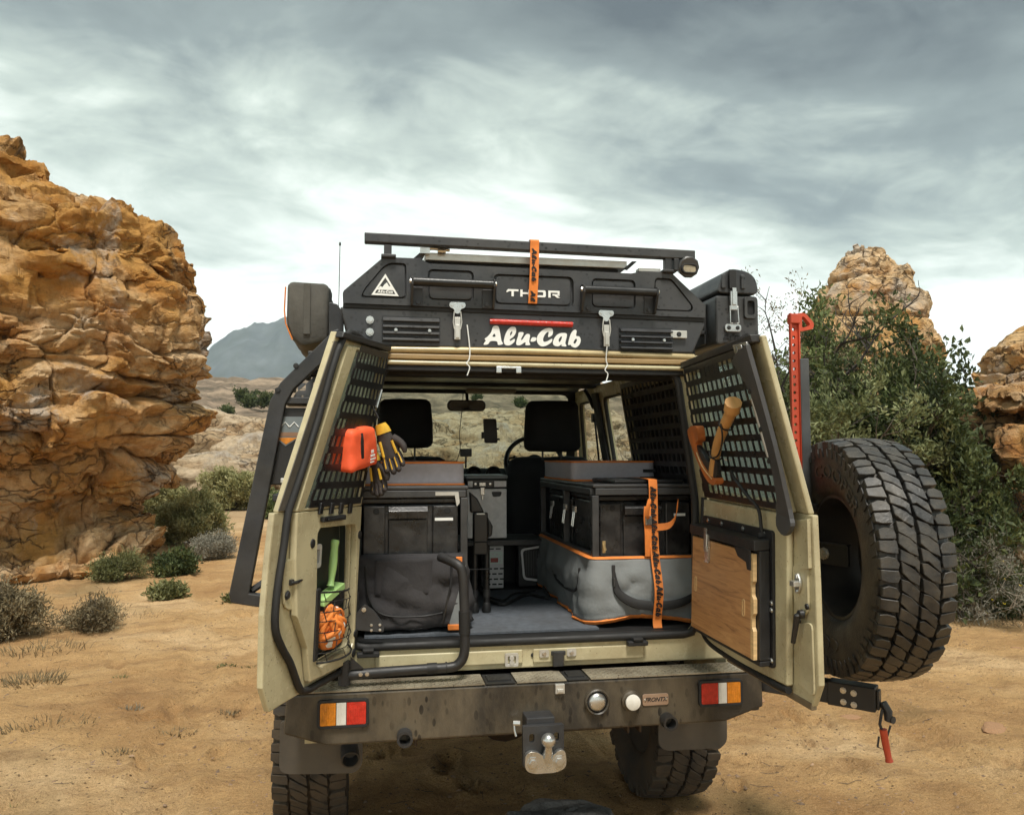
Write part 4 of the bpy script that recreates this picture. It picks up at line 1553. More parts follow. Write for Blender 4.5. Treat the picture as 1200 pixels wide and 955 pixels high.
def bolt(parent, p, nrm, r=0.008, h=0.006, mat=None, name='bolt'):
    mb = MB()
    mb.lathe([(r * 1.25, 0), (r * 1.25, h * 0.35), (r, h * 0.36), (r * 0.9, h), (r * 0.3, h * 1.05)], p, nrm, 8)
    return mb.build(name, mat or m_silver, parent, smooth=35)


# ---------------- bumper
face = [(-0.855, 0.797), (0.868, 0.797), (0.872, 0.668), (0.72, 0.622), (-0.72, 0.622), (-0.862, 0.668)]
mb = MB()
mb.prism(face, 0.0, 0.13)
bumper = part(mb, 'bumper', m_bumper, bevel=0.008)
for sx in (-1, 1):
    mb = MB()
    x0, x1 = sorted((sx * 0.845, sx * 0.80))
    mb.box(x0, x1, 0.1325, 0.48, 0.64, 0.79)
    part(mb, 'bumper_wing', m_bumper, bumper, bevel=0.006)


def tread_plate(x0, x1):
    mb = MB()
    mb.box(x0, x1, -0.002, 0.125, 0.7995, 0.804)
    k = 0
    y = 0.008
    while y < 0.118:
        x = x0 + 0.012 + (0.014 if k % 2 else 0)
        while x < x1 - 0.015:
            a = R_(40 if k % 2 else -40)
            mb.obox((x, y, 0.8045), (0.018, 0.006, 0.003), Matrix.Rotation(a, 3, 'Z'))
            x += 0.029
        y += 0.0145
        k += 1
    return part(mb, 'tread_plate', m_plate, bumper, bevel=0)


for a, b in ((-0.85, -0.18), (-0.065, 0.115), (0.205, 0.86)):
    tread_plate(a, b)
for a, b in ((-0.175, -0.07), (0.12, 0.20)):
    mb = MB()
    mb.box(a, b, 0.0, 0.125, 0.7995, 0.8015)
    mb.box(a + 0.01, b - 0.01, 0.03, 0.1, 0.8015, 0.806)
    part(mb, 'step_recess', m_rubber, bumper)


def tail_light(x0, x1, order):
    mb = MB()
    mb.plate(rrect(x0, x1, 0.682, 0.777, 0.014), [rrect(x0 + 0.009, x1 - 0.009, 0.691, 0.768, 0.009)], -0.012, 0.0)
    mb.box(x0 + 0.008, x1 - 0.008, -0.003, -0.0005, 0.690, 0.769)
    t = part(mb, 'tail_light', m_rubber, bevel=0.002)
    xs = x0 + 0.009
    W = x1 - x0 - 0.018
    for mt, w in order:
        q = MB()
        a, b = xs + 0.001, xs + w * W - 0.001
        q.box(a, b, -0.011, -0.0035, 0.692, 0.767)
        n = max(2, int((b - a) / 0.007))
        for i in range(n):
            xx = a + (b - a) * (i + 0.5) / n
            q.box(xx - 0.0022, xx + 0.0022, -0.0122, -0.0112, 0.694, 0.765)
        part(q, 'lens', mt, t, bevel=0.0015)
        xs += w * W


tail_light(-0.753, -0.580, [(m_amber, 0.35), (m_clear, 0.22), (m_red, 0.43)])
tail_light(0.613, 0.786, [(m_red, 0.43), (m_clear, 0.22), (m_amber, 0.35)])
# round lamps
mb = MB()
mb.lathe([(0.046, 0), (0.046, 0.014), (0.042, 0.018), (0.038, 0.014), (0.038, 0.004)], (0.226, 0.0, 0.722), (0, -1, 0), 28)
rl = part(mb, 'reversing_lamp', m_bumper, smooth=35)
mb = MB()
mb.lathe([(0.036, 0.003), (0.036, 0.010), (0.033, 0.012)], (0.226, 0, 0.722), (0, -1, 0), 28)
part(mb, 'lamp_ring', m_rubber, rl, smooth=35)
mb = MB()
mb.lathe([(0.033, 0.009), (0.030, 0.017), (0.020, 0.022), (0.004, 0.024)], (0.226, 0, 0.722), (0, -1, 0), 24)
part(mb, 'lens', m_silver, rl, smooth=60)
mb = MB()
mb.lathe([(0.036, 0), (0.036, 0.016), (0.029, 0.020), (0.029, 0.03)], (0.353, 0, 0.720), (0, -1, 0), 24)
rl = part(mb, 'sensor_lamp', m_bumper, smooth=35)
mb = MB()
mb.lathe([(0.028, 0.029), (0.027, 0.036), (0.018, 0.039), (0.003, 0.04)], (0.353, 0, 0.720), (0, -1, 0), 24)
part(mb, 'lens', m_clear, rl, smooth=60)
# badge
mb = MB()
mb.plate(rrect(0.398, 0.497, 0.697, 0.738, 0.008), [], -0.005, 0.0)
bd = part(mb, 'badge', m_bronze, bevel=0.001)
text_obj('lettering', 'FRONTX', 0.021, m_rubber, bd, Matrix.Translation((0.4475, -0.0055, 0.7175)) @ Matrix.Rotation(R_(90), 4, 'X'), shear=0.35, extrude=0.0006, offset=0.0004)
for x in (0.407, 0.488):
    bolt(bd, (x, -0.005, 0.718), (0, -1, 0), 0.004, 0.003)
# jack tubes
for x in (-0.459, 0.490):
    mb = MB()
    mb.lathe([(0.027, -0.05), (0.027, 0.055), (0.019, 0.055), (0.019, -0.03)], (x, 0.01, 0.642), (0, -1, 0), 20)
    part(mb, 'jacking_tube', m_steel, bumper, smooth=35)
mb = MB()
mb.box(0.072, 0.106, -0.014, 0.0, 0.758, 0.792)
mb.box(0.078, 0.100, -0.020, -0.014, 0.764, 0.776)
part(mb, 'plate_lamp', m_alu, bumper, bevel=0.002)
# tow hitch
mb = MB()
mb.box(-0.045, 0.055, -0.075, 0.05, 0.655, 0.70)
hitch = part(mb, 'tow_hitch', m_steel, bevel=0.003)
mb = MB()
mb.plate(rrect(-0.062, 0.082, 0.545, 0.681, 0.006), [rrect(-0.04, -0.022, 0.625, 0.655, 0.008), rrect(0.046, 0.064, 0.625, 0.655, 0.008)], -0.098, -0.078)
part(mb, 'hitch_plate', m_steel, hitch, bevel=0.002)
mb = MB()
zc = 0.0
mb.plate(rpoly([(-0.058, 0.60), (-0.02, 0.605), (0.005, 0.585), (0.035, 0.585), (0.06, 0.605), (0.082, 0.60), (0.085, 0.545), (0.05, 0.53), (-0.03, 0.53), (-0.06, 0.545)], 0.02, 4), [], -0.122, -0.1005)
mb.tube([(0.02, -0.115, 0.585), (0.02, -0.125, 0.605), (0.02, -0.128, 0.625)], [0.02, 0.014, 0.013], 12)
part(mb, 'ball_mount', m_silver, hitch, bevel=0.003, smooth=40)
mb = MB()
pr = [(0.025 * math.sin(a), -0.025 * math.cos(a)) for a in np.linspace(0.3, math.pi - 0.02, 10)]
mb.lathe(pr, (0.02, -0.128, 0.64), (0, 0, 1), 20)
part(mb, 'tow_ball', m_silver, hitch, smooth=60)
for x in (-0.033, 0.058):
    mb = MB()
    mb.lathe([(0.02, 0), (0.02, 0.004), (0.014, 0.0045), (0.013, 0.014), (0.005, 0.015)], (x, -0.122, 0.568), (0, -1, 0), 6)
    part(mb, 'bolt', m_silver, hitch, smooth=35)
mb = MB()
mb.tube([(-0.085, -0.04, 0.675), (-0.062, -0.045, 0.675)], 0.009, 8)
mb.tube([(-0.083, -0.04, 0.675), (-0.083, -0.05, 0.655), (-0.078, -0.055, 0.635)], 0.004, 6)
part(mb, 'hitch_pin', m_silver, hitch, smooth=40)
# mud flaps
for pts, y in (([(-0.905, 0.62), (-0.602, 0.62), (-0.602, 0.44), (-0.63, 0.412), (-0.88, 0.424), (-0.906, 0.44)], 0.30), ([(0.57, 0.62), (0.865, 0.62), (0.864, 0.44), (0.84, 0.414), (0.60, 0.416), (0.57, 0.44)], 0.30)):
    mb = MB()
    mb.plate(rpoly(pts, 0.02), [], y, y + 0.012)
    part(mb, 'mud_flap', M('flap_rubber', (0.075, 0.066, 0.055), 0.8, var=0.2, dirt=(0.15, 0.115, 0.075), damt=0.35, dscale=4), bevel=0.002)
mb = MB()
mb.lathe([(0.034, 0), (0.034, 0.10), (0.029, 0.10), (0.029, 0.02)], (-0.655, 0.34, 0.515), (0.1, -1, -0.35), 16)
part(mb, 'exhaust_tip', m_steel, smooth=40)
# chassis
mb = MB()
for x in (-0.46, 0.42):
    mb.box(x, x + 0.07, 0.45, 3.6, 0.50, 0.60)
mb.box(-0.46, 0.49, 0.35, 0.42, 0.50, 0.56)
part(mb, 'chassis_rail', m_brass, bevel=0.004)
mb = MB()
mb.tube([(-0.62, 0.93, 0.42), (0.62, 0.93, 0.42)], 0.045, 12)
mb.lathe([(0.05, -0.16), (0.11, -0.1), (0.15, 0), (0.11, 0.1), (0.05, 0.16)], (0.05, 0.93, 0.42), (0, 1, 0), 16)
part(mb, 'rear_axle', m_brass, smooth=40)
for x in (-0.43, 0.455):
    mb = MB()
    for k in range(4):
        L = 0.62 - k * 0.1
        pts = [(x, 0.93 + L * u, 0.50 - 0.016 * k + 0.11 * u * u) for u in np.linspace(-1, 1, 11)]
        mb.ribbon(pts, (0.06, 0, 0), (0, 0, 1), 0.011)
    part(mb, 'leaf_spring', m_brass)
    mb = MB()
    mb.box(x - 0.03, x - 0.02, 0.26, 0.33, 0.51, 0.62)
    mb.box(x + 0.02, x + 0.03, 0.26, 0.33, 0.51, 0.62)
    mb.tube([(x - 0.05, 0.295, 0.555), (x + 0.05, 0.295, 0.555)], 0.018, 8)
    mb.box(x - 0.05, x + 0.04, 0.27, 0.31, 0.545, 0.56)
    part(mb, 'spring_shackle', m_brass, bevel=0.004)
mb = MB()
mb.box(0.16, 0.38, 0.35, 1.4, 0.50, 0.62)
part(mb, 'fuel_tank', m_brass, bevel=0.03)


# ---------------- wheels
def tyre_parts(parent_wheel, c, ax, Rr, hw, mat, seg=72, detail=True):
    c = Vector(c)
    ax = Vector(ax).normalized()
    a0 = ax.cross(Vector((0, 0, 1))).normalized()
    b0 = ax.cross(a0)

    def cyl(phi, r, w):
        return c + ax * w + (a0 * math.cos(phi) + b0 * math.sin(phi)) * r
    k = hw / 0.15
    prof = [(0.216, -0.105), (0.232, -0.125), (0.262, -0.141), (0.30, -0.149), (0.345, -0.150), (0.378, -0.147), (0.388, -0.138), (0.394, -0.11), (0.397, -0.05), (0.397, 0.05), (0.394, 0.11), (0.388, 0.138), (0.378, 0.147), (0.345, 0.150), (0.30, 0.149), (0.262, 0.141), (0.232, 0.125), (0.216, 0.105)]
    f = Rr / 0.42
    mb = MB()
    mb.lathe([(r * f, h * k) for r, h in prof], c, ax, seg, closed=True)
    ty = mb.build('tyre', mat, parent_wheel, smooth=50)
    # tread lugs: one continuous moulding with the carcass
    mb = MB()
    NP = 29

    def rr_(w):
        return Rr - 0.012 * (abs(w) / hw) ** 3

    def lug(poly, a_off, sgn, outer=False, dr=0.0):
        n = len(poly)
        top, bot = [], []
        for a, w in poly:
            w = w * k
            phi = (a + a_off + (0.0 if not outer else 0.2 + (w - 0.085) * 1.2)) * 2 * math.pi / NP
            r = rr_(w) + dr
            phi += 0.006 * math.sin(a_off * 12.9 + a * 31.7 + w * 470)
            w += 0.0012 * math.sin(a_off * 7.7 + a * 17.1)
            wq = w * (1 if sgn > 0 else -1)
            if not outer:
                phi += wq * 7.5 * 2 * math.pi / NP
            top.append(cyl(phi, r, wq))
            if outer and w > 0.14 * k:
                bot.append(cyl(phi, r - 0.052, wq * 0.985))
            else:
                bot.append(cyl(phi, r - 0.030, wq * 1.0))
        mb._add(top + bot, [tuple(range(n))] + [(i, (i + 1) % n, n + (i + 1) % n, n + i) for i in range(n)])
    for p in range(NP):
        e = p % 2
        dr = 0.0008 * math.sin(p * 7.3)
        for sgn, off in ((1, 0.0), (-1, 0.5)):
            x = 0.006 * e
            # shoulder block, split by a sipe
            lug([(0.00, 0.090 - x), (0.22, 0.084), (0.42, 0.087), (0.41, 0.152), (0.05, 0.152), (-0.02, 0.126)], p + off, sgn, True, dr)
            lug([(0.455, 0.087), (0.66, 0.083), (0.80, 0.094), (0.84, 0.124), (0.76, 0.152 - x), (0.445, 0.152 - x)], p + off, sgn, True, -dr)
            # slanted centre blocks
            if e == 0:
                lug([(0.00, 0.010), (0.38, 0.004), (0.49, 0.024), (0.43, 0.076), (0.10, 0.074), (-0.03, 0.045)], p + off, sgn, False, dr)
                lug([(0.47, 0.008), (0.86, 0.004), (0.92, 0.032), (0.88, 0.075), (0.49, 0.079), (0.55, 0.028)], p + off, sgn, False, -dr)
            else:
                lug([(0.00, 0.006), (0.36, 0.010), (0.45, 0.038), (0.40, 0.075), (0.04, 0.079), (-0.04, 0.040)], p + off, sgn, False, dr)
                lug([(0.43, 0.010), (0.86, 0.006), (0.93, 0.048), (0.86, 0.077), (0.46, 0.074), (0.51, 0.042)], p + off, sgn, False, -dr)
    mb.build('tread', mat, parent_wheel, bevel=0.0018, seg=1)
    if detail:
        mb = MB()
        NT = 60
        for i in range(NT):
            for (p0, p1, r0, r1) in (((i + 0.08), (i + 0.62), 0.352, 0.384),):
                vs = []
                for hgt in (0.1492 * k, 0.1545 * k):
                    vs += [cyl(p0 * 2 * math.pi / NT, r0, hgt), cyl((p0 + 0.2) * 2 * math.pi / NT, r1, hgt - 0.001), cyl((p1 + 0.3) * 2 * math.pi / NT, r1, hgt - 0.001), cyl(p1 * 2 * math.pi / NT, r0, hgt)]
                mb._add(vs, [(3, 2, 1, 0), (4, 5, 6, 7), (0, 1, 5, 4), (1, 2, 6, 5), (2, 3, 7, 6), (3, 0, 4, 7)])
        mb.build('sidewall_rib', mat, parent_wheel)
        for word, mid in (('COOPER', math.radians(SP_TXT[0])), ('COOPER', math.radians(SP_TXT[1]))):
            me = text_mesh(word, 0.075, extrude=0.0025, offset=0.001)
            for vtx in me.vertices:
                x, y, z = vtx.co
                q = cyl(mid + SP_TXT[2] * x * 1.25 / 0.30, 0.300 + y * 0.9, 0.1475 * k + max(z, 0) * 1.6)
                vtx.co = q
            me.materials.clear()
            me.materials.append(mat)
            o = bpy.data.objects.new('lettering', me)
            col.objects.link(o)
            attach(o, parent_wheel)


SP_TXT = (70, 250, -1)


def road_wheel(x, y, steer=0):
    sx = 1 if x > 0 else -1
    mb = MB()
    prof = [(0.214, -0.11), (0.214, 0.115), (0.205, 0.115), (0.20, 0.02), (0.16, 0.0), (0.07, 0.03), (0.06, 0.07), (0.01, 0.075)]
    mb.lathe(prof, (x, y, 0.41), (sx, 0, 0), 32)
    w = part(mb, 'wheel', m_steel, smooth=40)
    tyre_parts(w, (x, y, 0.412), (sx, 0, 0), 0.415, 0.145, m_tyremud, detail=False)


road_wheel(-0.815, 0.93)
road_wheel(0.80, 0.93)
road_wheel(-0.755, 3.35)
road_wheel(0.755, 3.35)

# ---------------- body shell
belt, top = 1.43, 2.0
XL, XU = 0.80, 0.70


def side_map(sx):
    def T(yy, d, z):          # (along, outwards, up)
        if z <= belt:
            x = XL - 0.015 * (1 - (z - 0.6) / (belt - 0.6))
        else:
            x = XL + (XU - XL) * (z - belt) / (top - belt)
        return (sx * (x + d), yy, z)
    return T


for sx in (-1, 1):
    T = side_map(sx)
    mb = MB()
    arch = [(0.93 + 0.50 * math.cos(a), 0.55 + 0.36 * math.sin(a) * 1.0) for a in np.linspace(math.pi, 0, 13)]
    arch2 = [(3.35 + 0.50 * math.cos(a), 0.55 + 0.36 * math.sin(a)) for a in np.linspace(math.pi, 0, 13)]
    low = [(0.16, 0.58)] + arch + arch2 + [(3.95, 0.6), (3.95, 1.25), (2.4, 1.32), (2.25, belt), (0.16, belt)]
    mb.plate(low, [], -0.03, 0.02, T)
    sp = part(mb, 'side_panel', m_khaki, smooth=30)
    mb = MB()
    up = [(0.16, belt + 0.002), (2.24, belt + 0.002), (2.0, top), (0.16, top)]
    w1 = rpoly([(0.42, 1.49), (0.99, 1.49), (0.985, 1.93), (0.40, 1.93)], 0.05)
    w2 = rpoly([(1.10, 1.49), (1.48, 1.49), (1.46, 1.93), (1.08, 1.93)], 0.04)
    w3 = rpoly([(1.62, 1.49), (2.14, 1.49), (1.97, 1.93), (1.60, 1.93)], 0.04)
    mb.plate(up, [w1, w2, w3], -0.03, 0.01, T)
    part(mb, 'window_frame', m_khaki, sp, smooth=30)
    for w_ in (w1, w2, w3):
        q = MB()
        q.plate(w_, [], -0.012, -0.008, T)
        part(q, 'pane_or_backing', m_deep if w_ is w1 else m_tint, sp)  # rear quarter gets an opaque black backing, added as the darkness behind the grid
        q = MB()
        q.tube([T(a, -0.012, b) for a, b in w_], 0.012, 6, closed=True)
        part(q, 'window_seal', m_rubber, sp, smooth=60)
    # inner trim
    q = MB()
    q.plate([(0.2, 0.92), (1.9, 0.92), (1.9, belt - 0.01), (0.2, belt - 0.01)], [], -0.045, -0.033, T)
    part(q, 'inner_trim', m_deep, sp)
    for (a, b) in ((0.20, 0.385), (1.015, 1.065), (1.49, 1.59)):
        q = MB()
        q.plate([(a, belt), (b, belt), (b - 0.01, 1.96), (a, 1.96)], [], -0.05, -0.033, T)
        part(q, 'pillar_trim', m_khaki if a > 1 and a < 1.3 else m_deep, sp, bevel=0.004)
    for ya in (0.93, 3.35):
        q = MB()
        ring_o = [(ya + 0.53 * math.cos(a), 0.55 + 0.385 * math.sin(a)) for a in np.linspace(math.pi, 0, 17)]
        ring_i = [(ya + 0.495 * math.cos(a), 0.55 + 0.352 * math.sin(a)) for a in np.linspace(0, math.pi, 17)]
        x0_, x1_ = sorted((sx * 0.806, sx * 0.875))
        q.prism(ring_o + ring_i, x0_, x1_, lambda yy, xx, zz_: (xx, yy, zz_))
        part(q, 'wheel_flare', m_plastic, sp, bevel=0.008)

# load grid over the rear quarter window, right side only faces the view
for sx in (-1, 1):
    T = side_map(sx)
    mb = MB()
    y0, y1, z0, z1 = 0.27, 1.0, 1.46, 1.95
    nr, nc = 9, 14
    dz = (z1 - z0) / nr
    dy = (y1 - y0) / nc
    for r in range(nr + 1):
        zc = z0 + r * dz
        mb.box(y0, y1, -0.062, -0.056, zc - 0.011, zc + 0.011, lambda a, d, z: T(a, d, z))
    for c_ in range(nc + 1):
        yc = y0 + c_ * dy
        mb.box(yc - 0.007, yc + 0.007, -0.0615, -0.0555, z0, z1, lambda a, d, z: T(a, d, z))
    part(mb, 'load_grid', m_plastic)

# roof skin, ceiling, windscreen frame, bonnet, dashboard, floor
mb = MB()
mb.box(-0.69, 0.69, 0.22, 2.02, 2.045, 2.06)
part(mb, 'ceiling', m_head)
mb = MB()
mb.box(-0.70, 0.70, 0.1805, 0.22, 1.955, 2.06)
mb.box(-0.70, 0.70, 0.1805, 0.26, 1.905, 1.953)
part(mb, 'header_trim', m_deep, bevel=0.006)
mb = MB()
mb.box(-0.70, 0.70, 0.9, 1.06, 1.99, 2.043)
mb.box(-0.70, 0.70, 1.52, 1.62, 1.99, 2.043)
part(mb, 'ceiling_bow', m_deep, bevel=0.01)
mb = MB()
mb.box(-0.02, 0.28, 1.90, 2.0, 1.985, 2.043)
part(mb, 'roof_console', m_head, bevel=0.01)
# windscreen: top edge z 2.0 at y 2.04, bottom z 1.5 at y 2.3
WS = lambda x, d, z: (x, 2.30 - (z - 1.50) * 0.52 + d, z)
mb = MB()
mb.plate([(-0.76, 1.46), (0.76, 1.46), (0.70, 2.045), (-0.70, 2.045)], [rpoly([(-0.70, 1.52), (0.70, 1.52), (0.645, 1.995), (-0.645, 1.995)], 0.05)], -0.02, 0.03, WS)
wsf = part(mb, 'windscreen_frame', m_khaki, bevel=0.004)
mb = MB()
mb.plate(rpoly([(-0.70, 1.52), (0.70, 1.52), (0.645, 1.995), (-0.645, 1.995)], 0.05), [], 0.0, 0.004, WS)
part(mb, 'windscreen', m_glass, wsf)
mb = MB()
mb.plate([(-0.73, 1.46), (0.73, 1.46), (0.69, 2.02), (-0.69, 2.02)], [rpoly([(-0.675, 1.50), (0.675, 1.50), (0.635, 1.985), (-0.635, 1.985)], 0.05)], -0.045, -0.022, WS)
part(mb, 'windscreen_trim', m_deep, wsf, bevel=0.004)
mb = MB()
mb.prism([(2.32, 1.20), (3.95, 1.05), (3.98, 1.16), (3.80, 1.27), (2.34, 1.42)], -0.74, 0.74, lambda y, x, z: (x, y, z))
part(mb, 'bonnet', m_khaki, bevel=0.02)
mb = MB()
mb.box(-0.78, 0.78, 3.93, 3.97, 0.55, 1.06)
part(mb, 'grille', m_plastic, bevel=0.01)
mb = MB()
mb.prism([(1.98, 1.10), (2.28, 1.10), (2.29, 1.47), (2.22, 1.515), (2.02, 1.53), (1.97, 1.48)], -0.72, 0.72, lambda y, x, z: (x, y, z))
dash = part(mb, 'dashboard', m_deep, bevel=0.02)
mb = MB()
mb.prism([(0.25, 1.50), (0.62, 1.50), (0.58, 1.565), (0.29, 1.565)], 1.95, 2.12)
part(mb, 'instrument_hood', m_deep, dash, bevel=0.02)
for x in (-0.35, 0.03, 0.15):
    mb = MB()
    mb.lathe([(0.05, -0.02), (0.05, 0.02), (0.04, 0.025), (0.03, 0.01)], (x, 1.97, 1.49), (0, -1, 0.3), 18)
    part(mb, 'air_vent', m_plastic, dash, smooth=40)
mb = MB()
mb.box(-0.72, 0.72, 0.20, 2.2, 0.905, 0.924)
part(mb, 'load_floor', m_deep)
mb = MB()
mb.box(-0.60, 0.30, 0.215, 1.15, 0.926, 0.934)
part(mb, 'carpet', m_carpet)
mb = MB()
mb.box(-0.72, 0.72, 0.30, 3.6, 0.60, 0.66)
part(mb, 'underfloor', m_brass)

# ---------------- rear panel and door opening
mb = MB()
rear_pl = [(-0.80, 0.815), (0.80, 0.815), (0.80, 1.0), (0.815, 1.43), (0.72, 2.0), (-0.72, 2.0), (-0.815, 1.43), (-0.80, 1.0)]
opening = rpoly([(-0.645, 0.915), (0.665, 0.915), (0.67, 1.43), (0.60, 1.935), (-0.545, 1.935), (-0.63, 1.43)], 0.05)
mb.plate(rear_pl, [opening], 0.135, 0.18)
rear = part(mb, 'rear_panel', m_khaki, bevel=0.006)
mb = MB()
mb.tube([(x, 0.135, z) for x, z in opening], 0.016, 8, closed=True)
part(mb, 'door_seal', m_rubber, rear, smooth=60)
mb = MB()
mb.box(-0.62, 0.66, 0.128, 0.21, 0.909, 0.922)
part(mb, 'sill_strip', m_rubber, rear, bevel=0.004)
mb = MB()
mb.box(-0.56, -0.02, 0.125, 0.134, 0.835, 0.885)
mb.box(0.02, 0.45, 0.125, 0.134, 0.835, 0.885)
part(mb, 'sill_pressing', m_khaki, rear, bevel=0.007, seg=3)
# striker and hook on the sill
mb = MB()
mb.plate(rrect(-0.088, -0.038, 0.827, 0.875, 0.005), [rrect(-0.078, -0.048, 0.837, 0.865, 0.003)], 0.115, 0.124)
mb.tube([(-0.063, 0.112, 0.858), (-0.063, 0.118, 0.858)], 0.009, 10)
mb.tube([(-0.063, 0.112, 0.842), (-0.063, 0.118, 0.842)], 0.009, 10)
st = part(mb, 'striker_plate', m_alu, rear, bevel=0.001)
mb = MB()
mb.box(0.092, 0.132, 0.105, 0.124, 0.822, 0.876)
mb.box(0.085, 0.140, 0.108, 0.118, 0.862, 0.878)
part(mb, 'door_catch', m_steel, rear, bevel=0.002)
for x in (0.06, 0.165):
    mb = MB()
    mb.plate(rrect(x - 0.018, x + 0.018, 0.855, 0.882, 0.006), [], 0.119, 0.1245)
    pl = part(mb, 'catch_tab', m_alu, rear)
    bolt(rear, (x, 0.119, 0.868), (0, -1, 0), 0.007, 0.005)
for x in (-0.585, 0.42):
    mb = MB()
    mb.box(x - 0.04, x + 0.04, 0.10, 0.127, 0.885, 0.903)
    mb.box(x - 0.02, x + 0.02, 0.095, 0.127, 0.9035, 0.916)
    part(mb, 'rubber_buffer', m_rubber, rear, bevel=0.004)
mb = MB()
mb.lathe([(0.008, 0), (0.008, 0.003), (0.003, 0.004)], (0.02, 0.134, 0.862), (0, -1, 0), 10)
part(mb, 'plug', m_rubber, rear)
# rain gutter mouldings above the doors
mb = MB()
mb.tube([(-0.70, 0.118, 1.992), (0.0, 0.112, 1.997), (0.665, 0.118, 1.99)], 0.013, 10)
part(mb, 'gutter_rail', M('gutter_brass', (0.50, 0.40, 0.22), 0.35, metal=0.25, var=0.1, dirt=(0.20, 0.14, 0.07), damt=0.3, dscale=8), rear, smooth=60)
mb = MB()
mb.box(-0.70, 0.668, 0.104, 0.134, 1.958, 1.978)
part(mb, 'gutter_channel', M('gutter_brown', (0.32, 0.21, 0.09), 0.5, var=0.15), rear, bevel=0.004)  # browner and darker than the rail above it
mb = MB()
mb.tube([(-0.66, 0.112, 1.946), (0.655, 0.112, 1.944)], 0.009, 8)
part(mb, 'gutter_lip', m_khaki, rear, smooth=60)
mb = MB()
mb.box(-0.66, 0.66, 0.113, 0.134, 1.915, 1.936)
part(mb, 'upper_seal', m_rubber, rear, bevel=0.005)
# upper door catches
mb = MB()
mb.box(-0.125, -0.03, 0.102, 0.112, 1.929, 1.938)
for x in (-0.115, -0.04):
    mb.box(x - 0.01, x + 0.01, 0.095, 0.105, 1.912, 1.936)
part(mb, 'upper_catch', m_silver, rear, bevel=0.002)
# hinges
for sx, hx in ((-1, 0.665), (1, 0.69)):
    for z in (1.0, 1.33):
        mb = MB()
        mb.tube([(sx * (hx + 0.05), 0.128, z - 0.05), (sx * (hx + 0.05), 0.128, z + 0.05)], 0.014, 10)
        mb.box(min(sx * (hx + 0.03), sx * (hx + 0.12)), max(sx * (hx + 0.03), sx * (hx + 0.12)), 0.122, 0.1345, z - 0.04, z + 0.04)
        part(mb, 'hinge', m_khaki, rear, smooth=40)

# ---------------- roof conversion: base and lid
base = [(-0.66, 2.006), (0.66, 2.006), (0.712, 2.115), (0.712, 2.134), (-0.70, 2.146), (-0.69, 2.11)]
mb = MB()
mb.prism(base, 0.115, 2.0)
rb = part(mb, 'roof_base', m_shell, bevel=0.006)
lidp = [(-0.69, 2.156), (-0.692, 2.203), (-0.548, 2.334), (-0.412, 2.334), (-0.382, 2.316), (0.408, 2.311), (0.462, 2.322), (0.572, 2.323), (0.716, 2.194), (0.714, 2.144)]
mb = MB()
mb.prism(lidp, 0.122, 1.95)
lid = part(mb, 'roof_lid', m_shell, bevel=0.006)
inset = [rpoly([(-0.628, 2.180), (-0.612, 2.215), (-0.545, 2.300), (-0.520, 2.314), (-0.462, 2.314), (-0.460, 2.180)], 0.014),
         rrect(-0.382, -0.210, 2.180, 2.296, 0.018), rrect(-0.136, 0.176, 2.172, 2.288, 0.020), rrect(0.247, 0.424, 2.172, 2.286, 0.018),
         rpoly([(0.502, 2.168), (0.502, 2.298), (0.572, 2.298), (0.662, 2.190), (0.655, 2.168)], 0.016)]
mb = MB()
mb.plate([(x * 0.994, z if z > 2.2 else z + 0.002) for x, z in lidp], inset, 0.104, 0.1205)
part(mb, 'lid_face', m_shell, lid, bevel=0.004)
for i, p in enumerate(inset):
    mb = MB()
    cxm = sum(q[0] for q in p) / len(p)
    czm = sum(q[1] for q in p) / len(p)
    mb.plate([(cxm + (x - cxm) * 0.93, czm + (z - czm) * 0.89) for x, z in p], [], 0.109, 0.1215)
    part(mb, 'lid_panel', m_shell, lid, bevel=0.005)
mb = MB()
mb.box(-0.69, 0.71, 0.112, 0.13, 2.1365, 2.1535, lambda x, y, z: (x, y, z - 0.008 * x))
part(mb, 'lid_seal', m_rubber, lid, bevel=0.003)
# brush-script maker's name on the base
mb = MB()
cap = 0.0700
script_word(mb, lambda x, d, z: (-0.171 + x * cap, 0.1145 - d, 2.0185 + z * cap), 0.0015)
part(mb, 'lettering', m_white, rb)
# red brake strip
mb = MB()
mb.tube([(-0.148, 0.110, 2.107), (0.172, 0.110, 2.104)], 0.0105, 10)
part(mb, 'brake_light', m_red, rb, smooth=50)
# THOR in wide block letters
mb = MB()
tz0, tz1 = 2.205, 2.232
S = 0.0075


def lt(x0, x1, z0, z1):
    mb.box(x0, x1, 0.1065, 0.1088, z0, z1)


x = -0.085
mb.plate([(x, tz1 - 0.007), (x + 0.006, tz1), (x + 0.046, tz1), (x + 0.046, tz1 - S), (x + 0.012, tz1 - S), (x, tz1 - 0.013)], [], 0.1065, 0.1088)
lt(x + 0.019, x + 0.028, tz0, tz1 - S)
x = -0.032
lt(x, x + 0.009, tz0, tz1)
lt(x + 0.009, x + 0.031, tz0 + 0.010, tz0 + 0.017)
lt(x + 0.031, x + 0.040, tz0, tz1)
x = 0.022
mb.plate(rrect(x, x + 0.045, tz0, tz1, 0.006), [rrect(x + 0.010, x + 0.035, tz0 + S, tz1 - S, 0.003)], 0.1065, 0.1088)
x = 0.077
lt(x, x + 0.009, tz0, tz1)
lt(x + 0.009, x + 0.044, tz1 - S, tz1)
lt(x + 0.036, x + 0.044, tz0 + 0.012, tz1 - S)
lt(x + 0.016, x + 0.044, tz0 + 0.008, tz0 + 0.014)
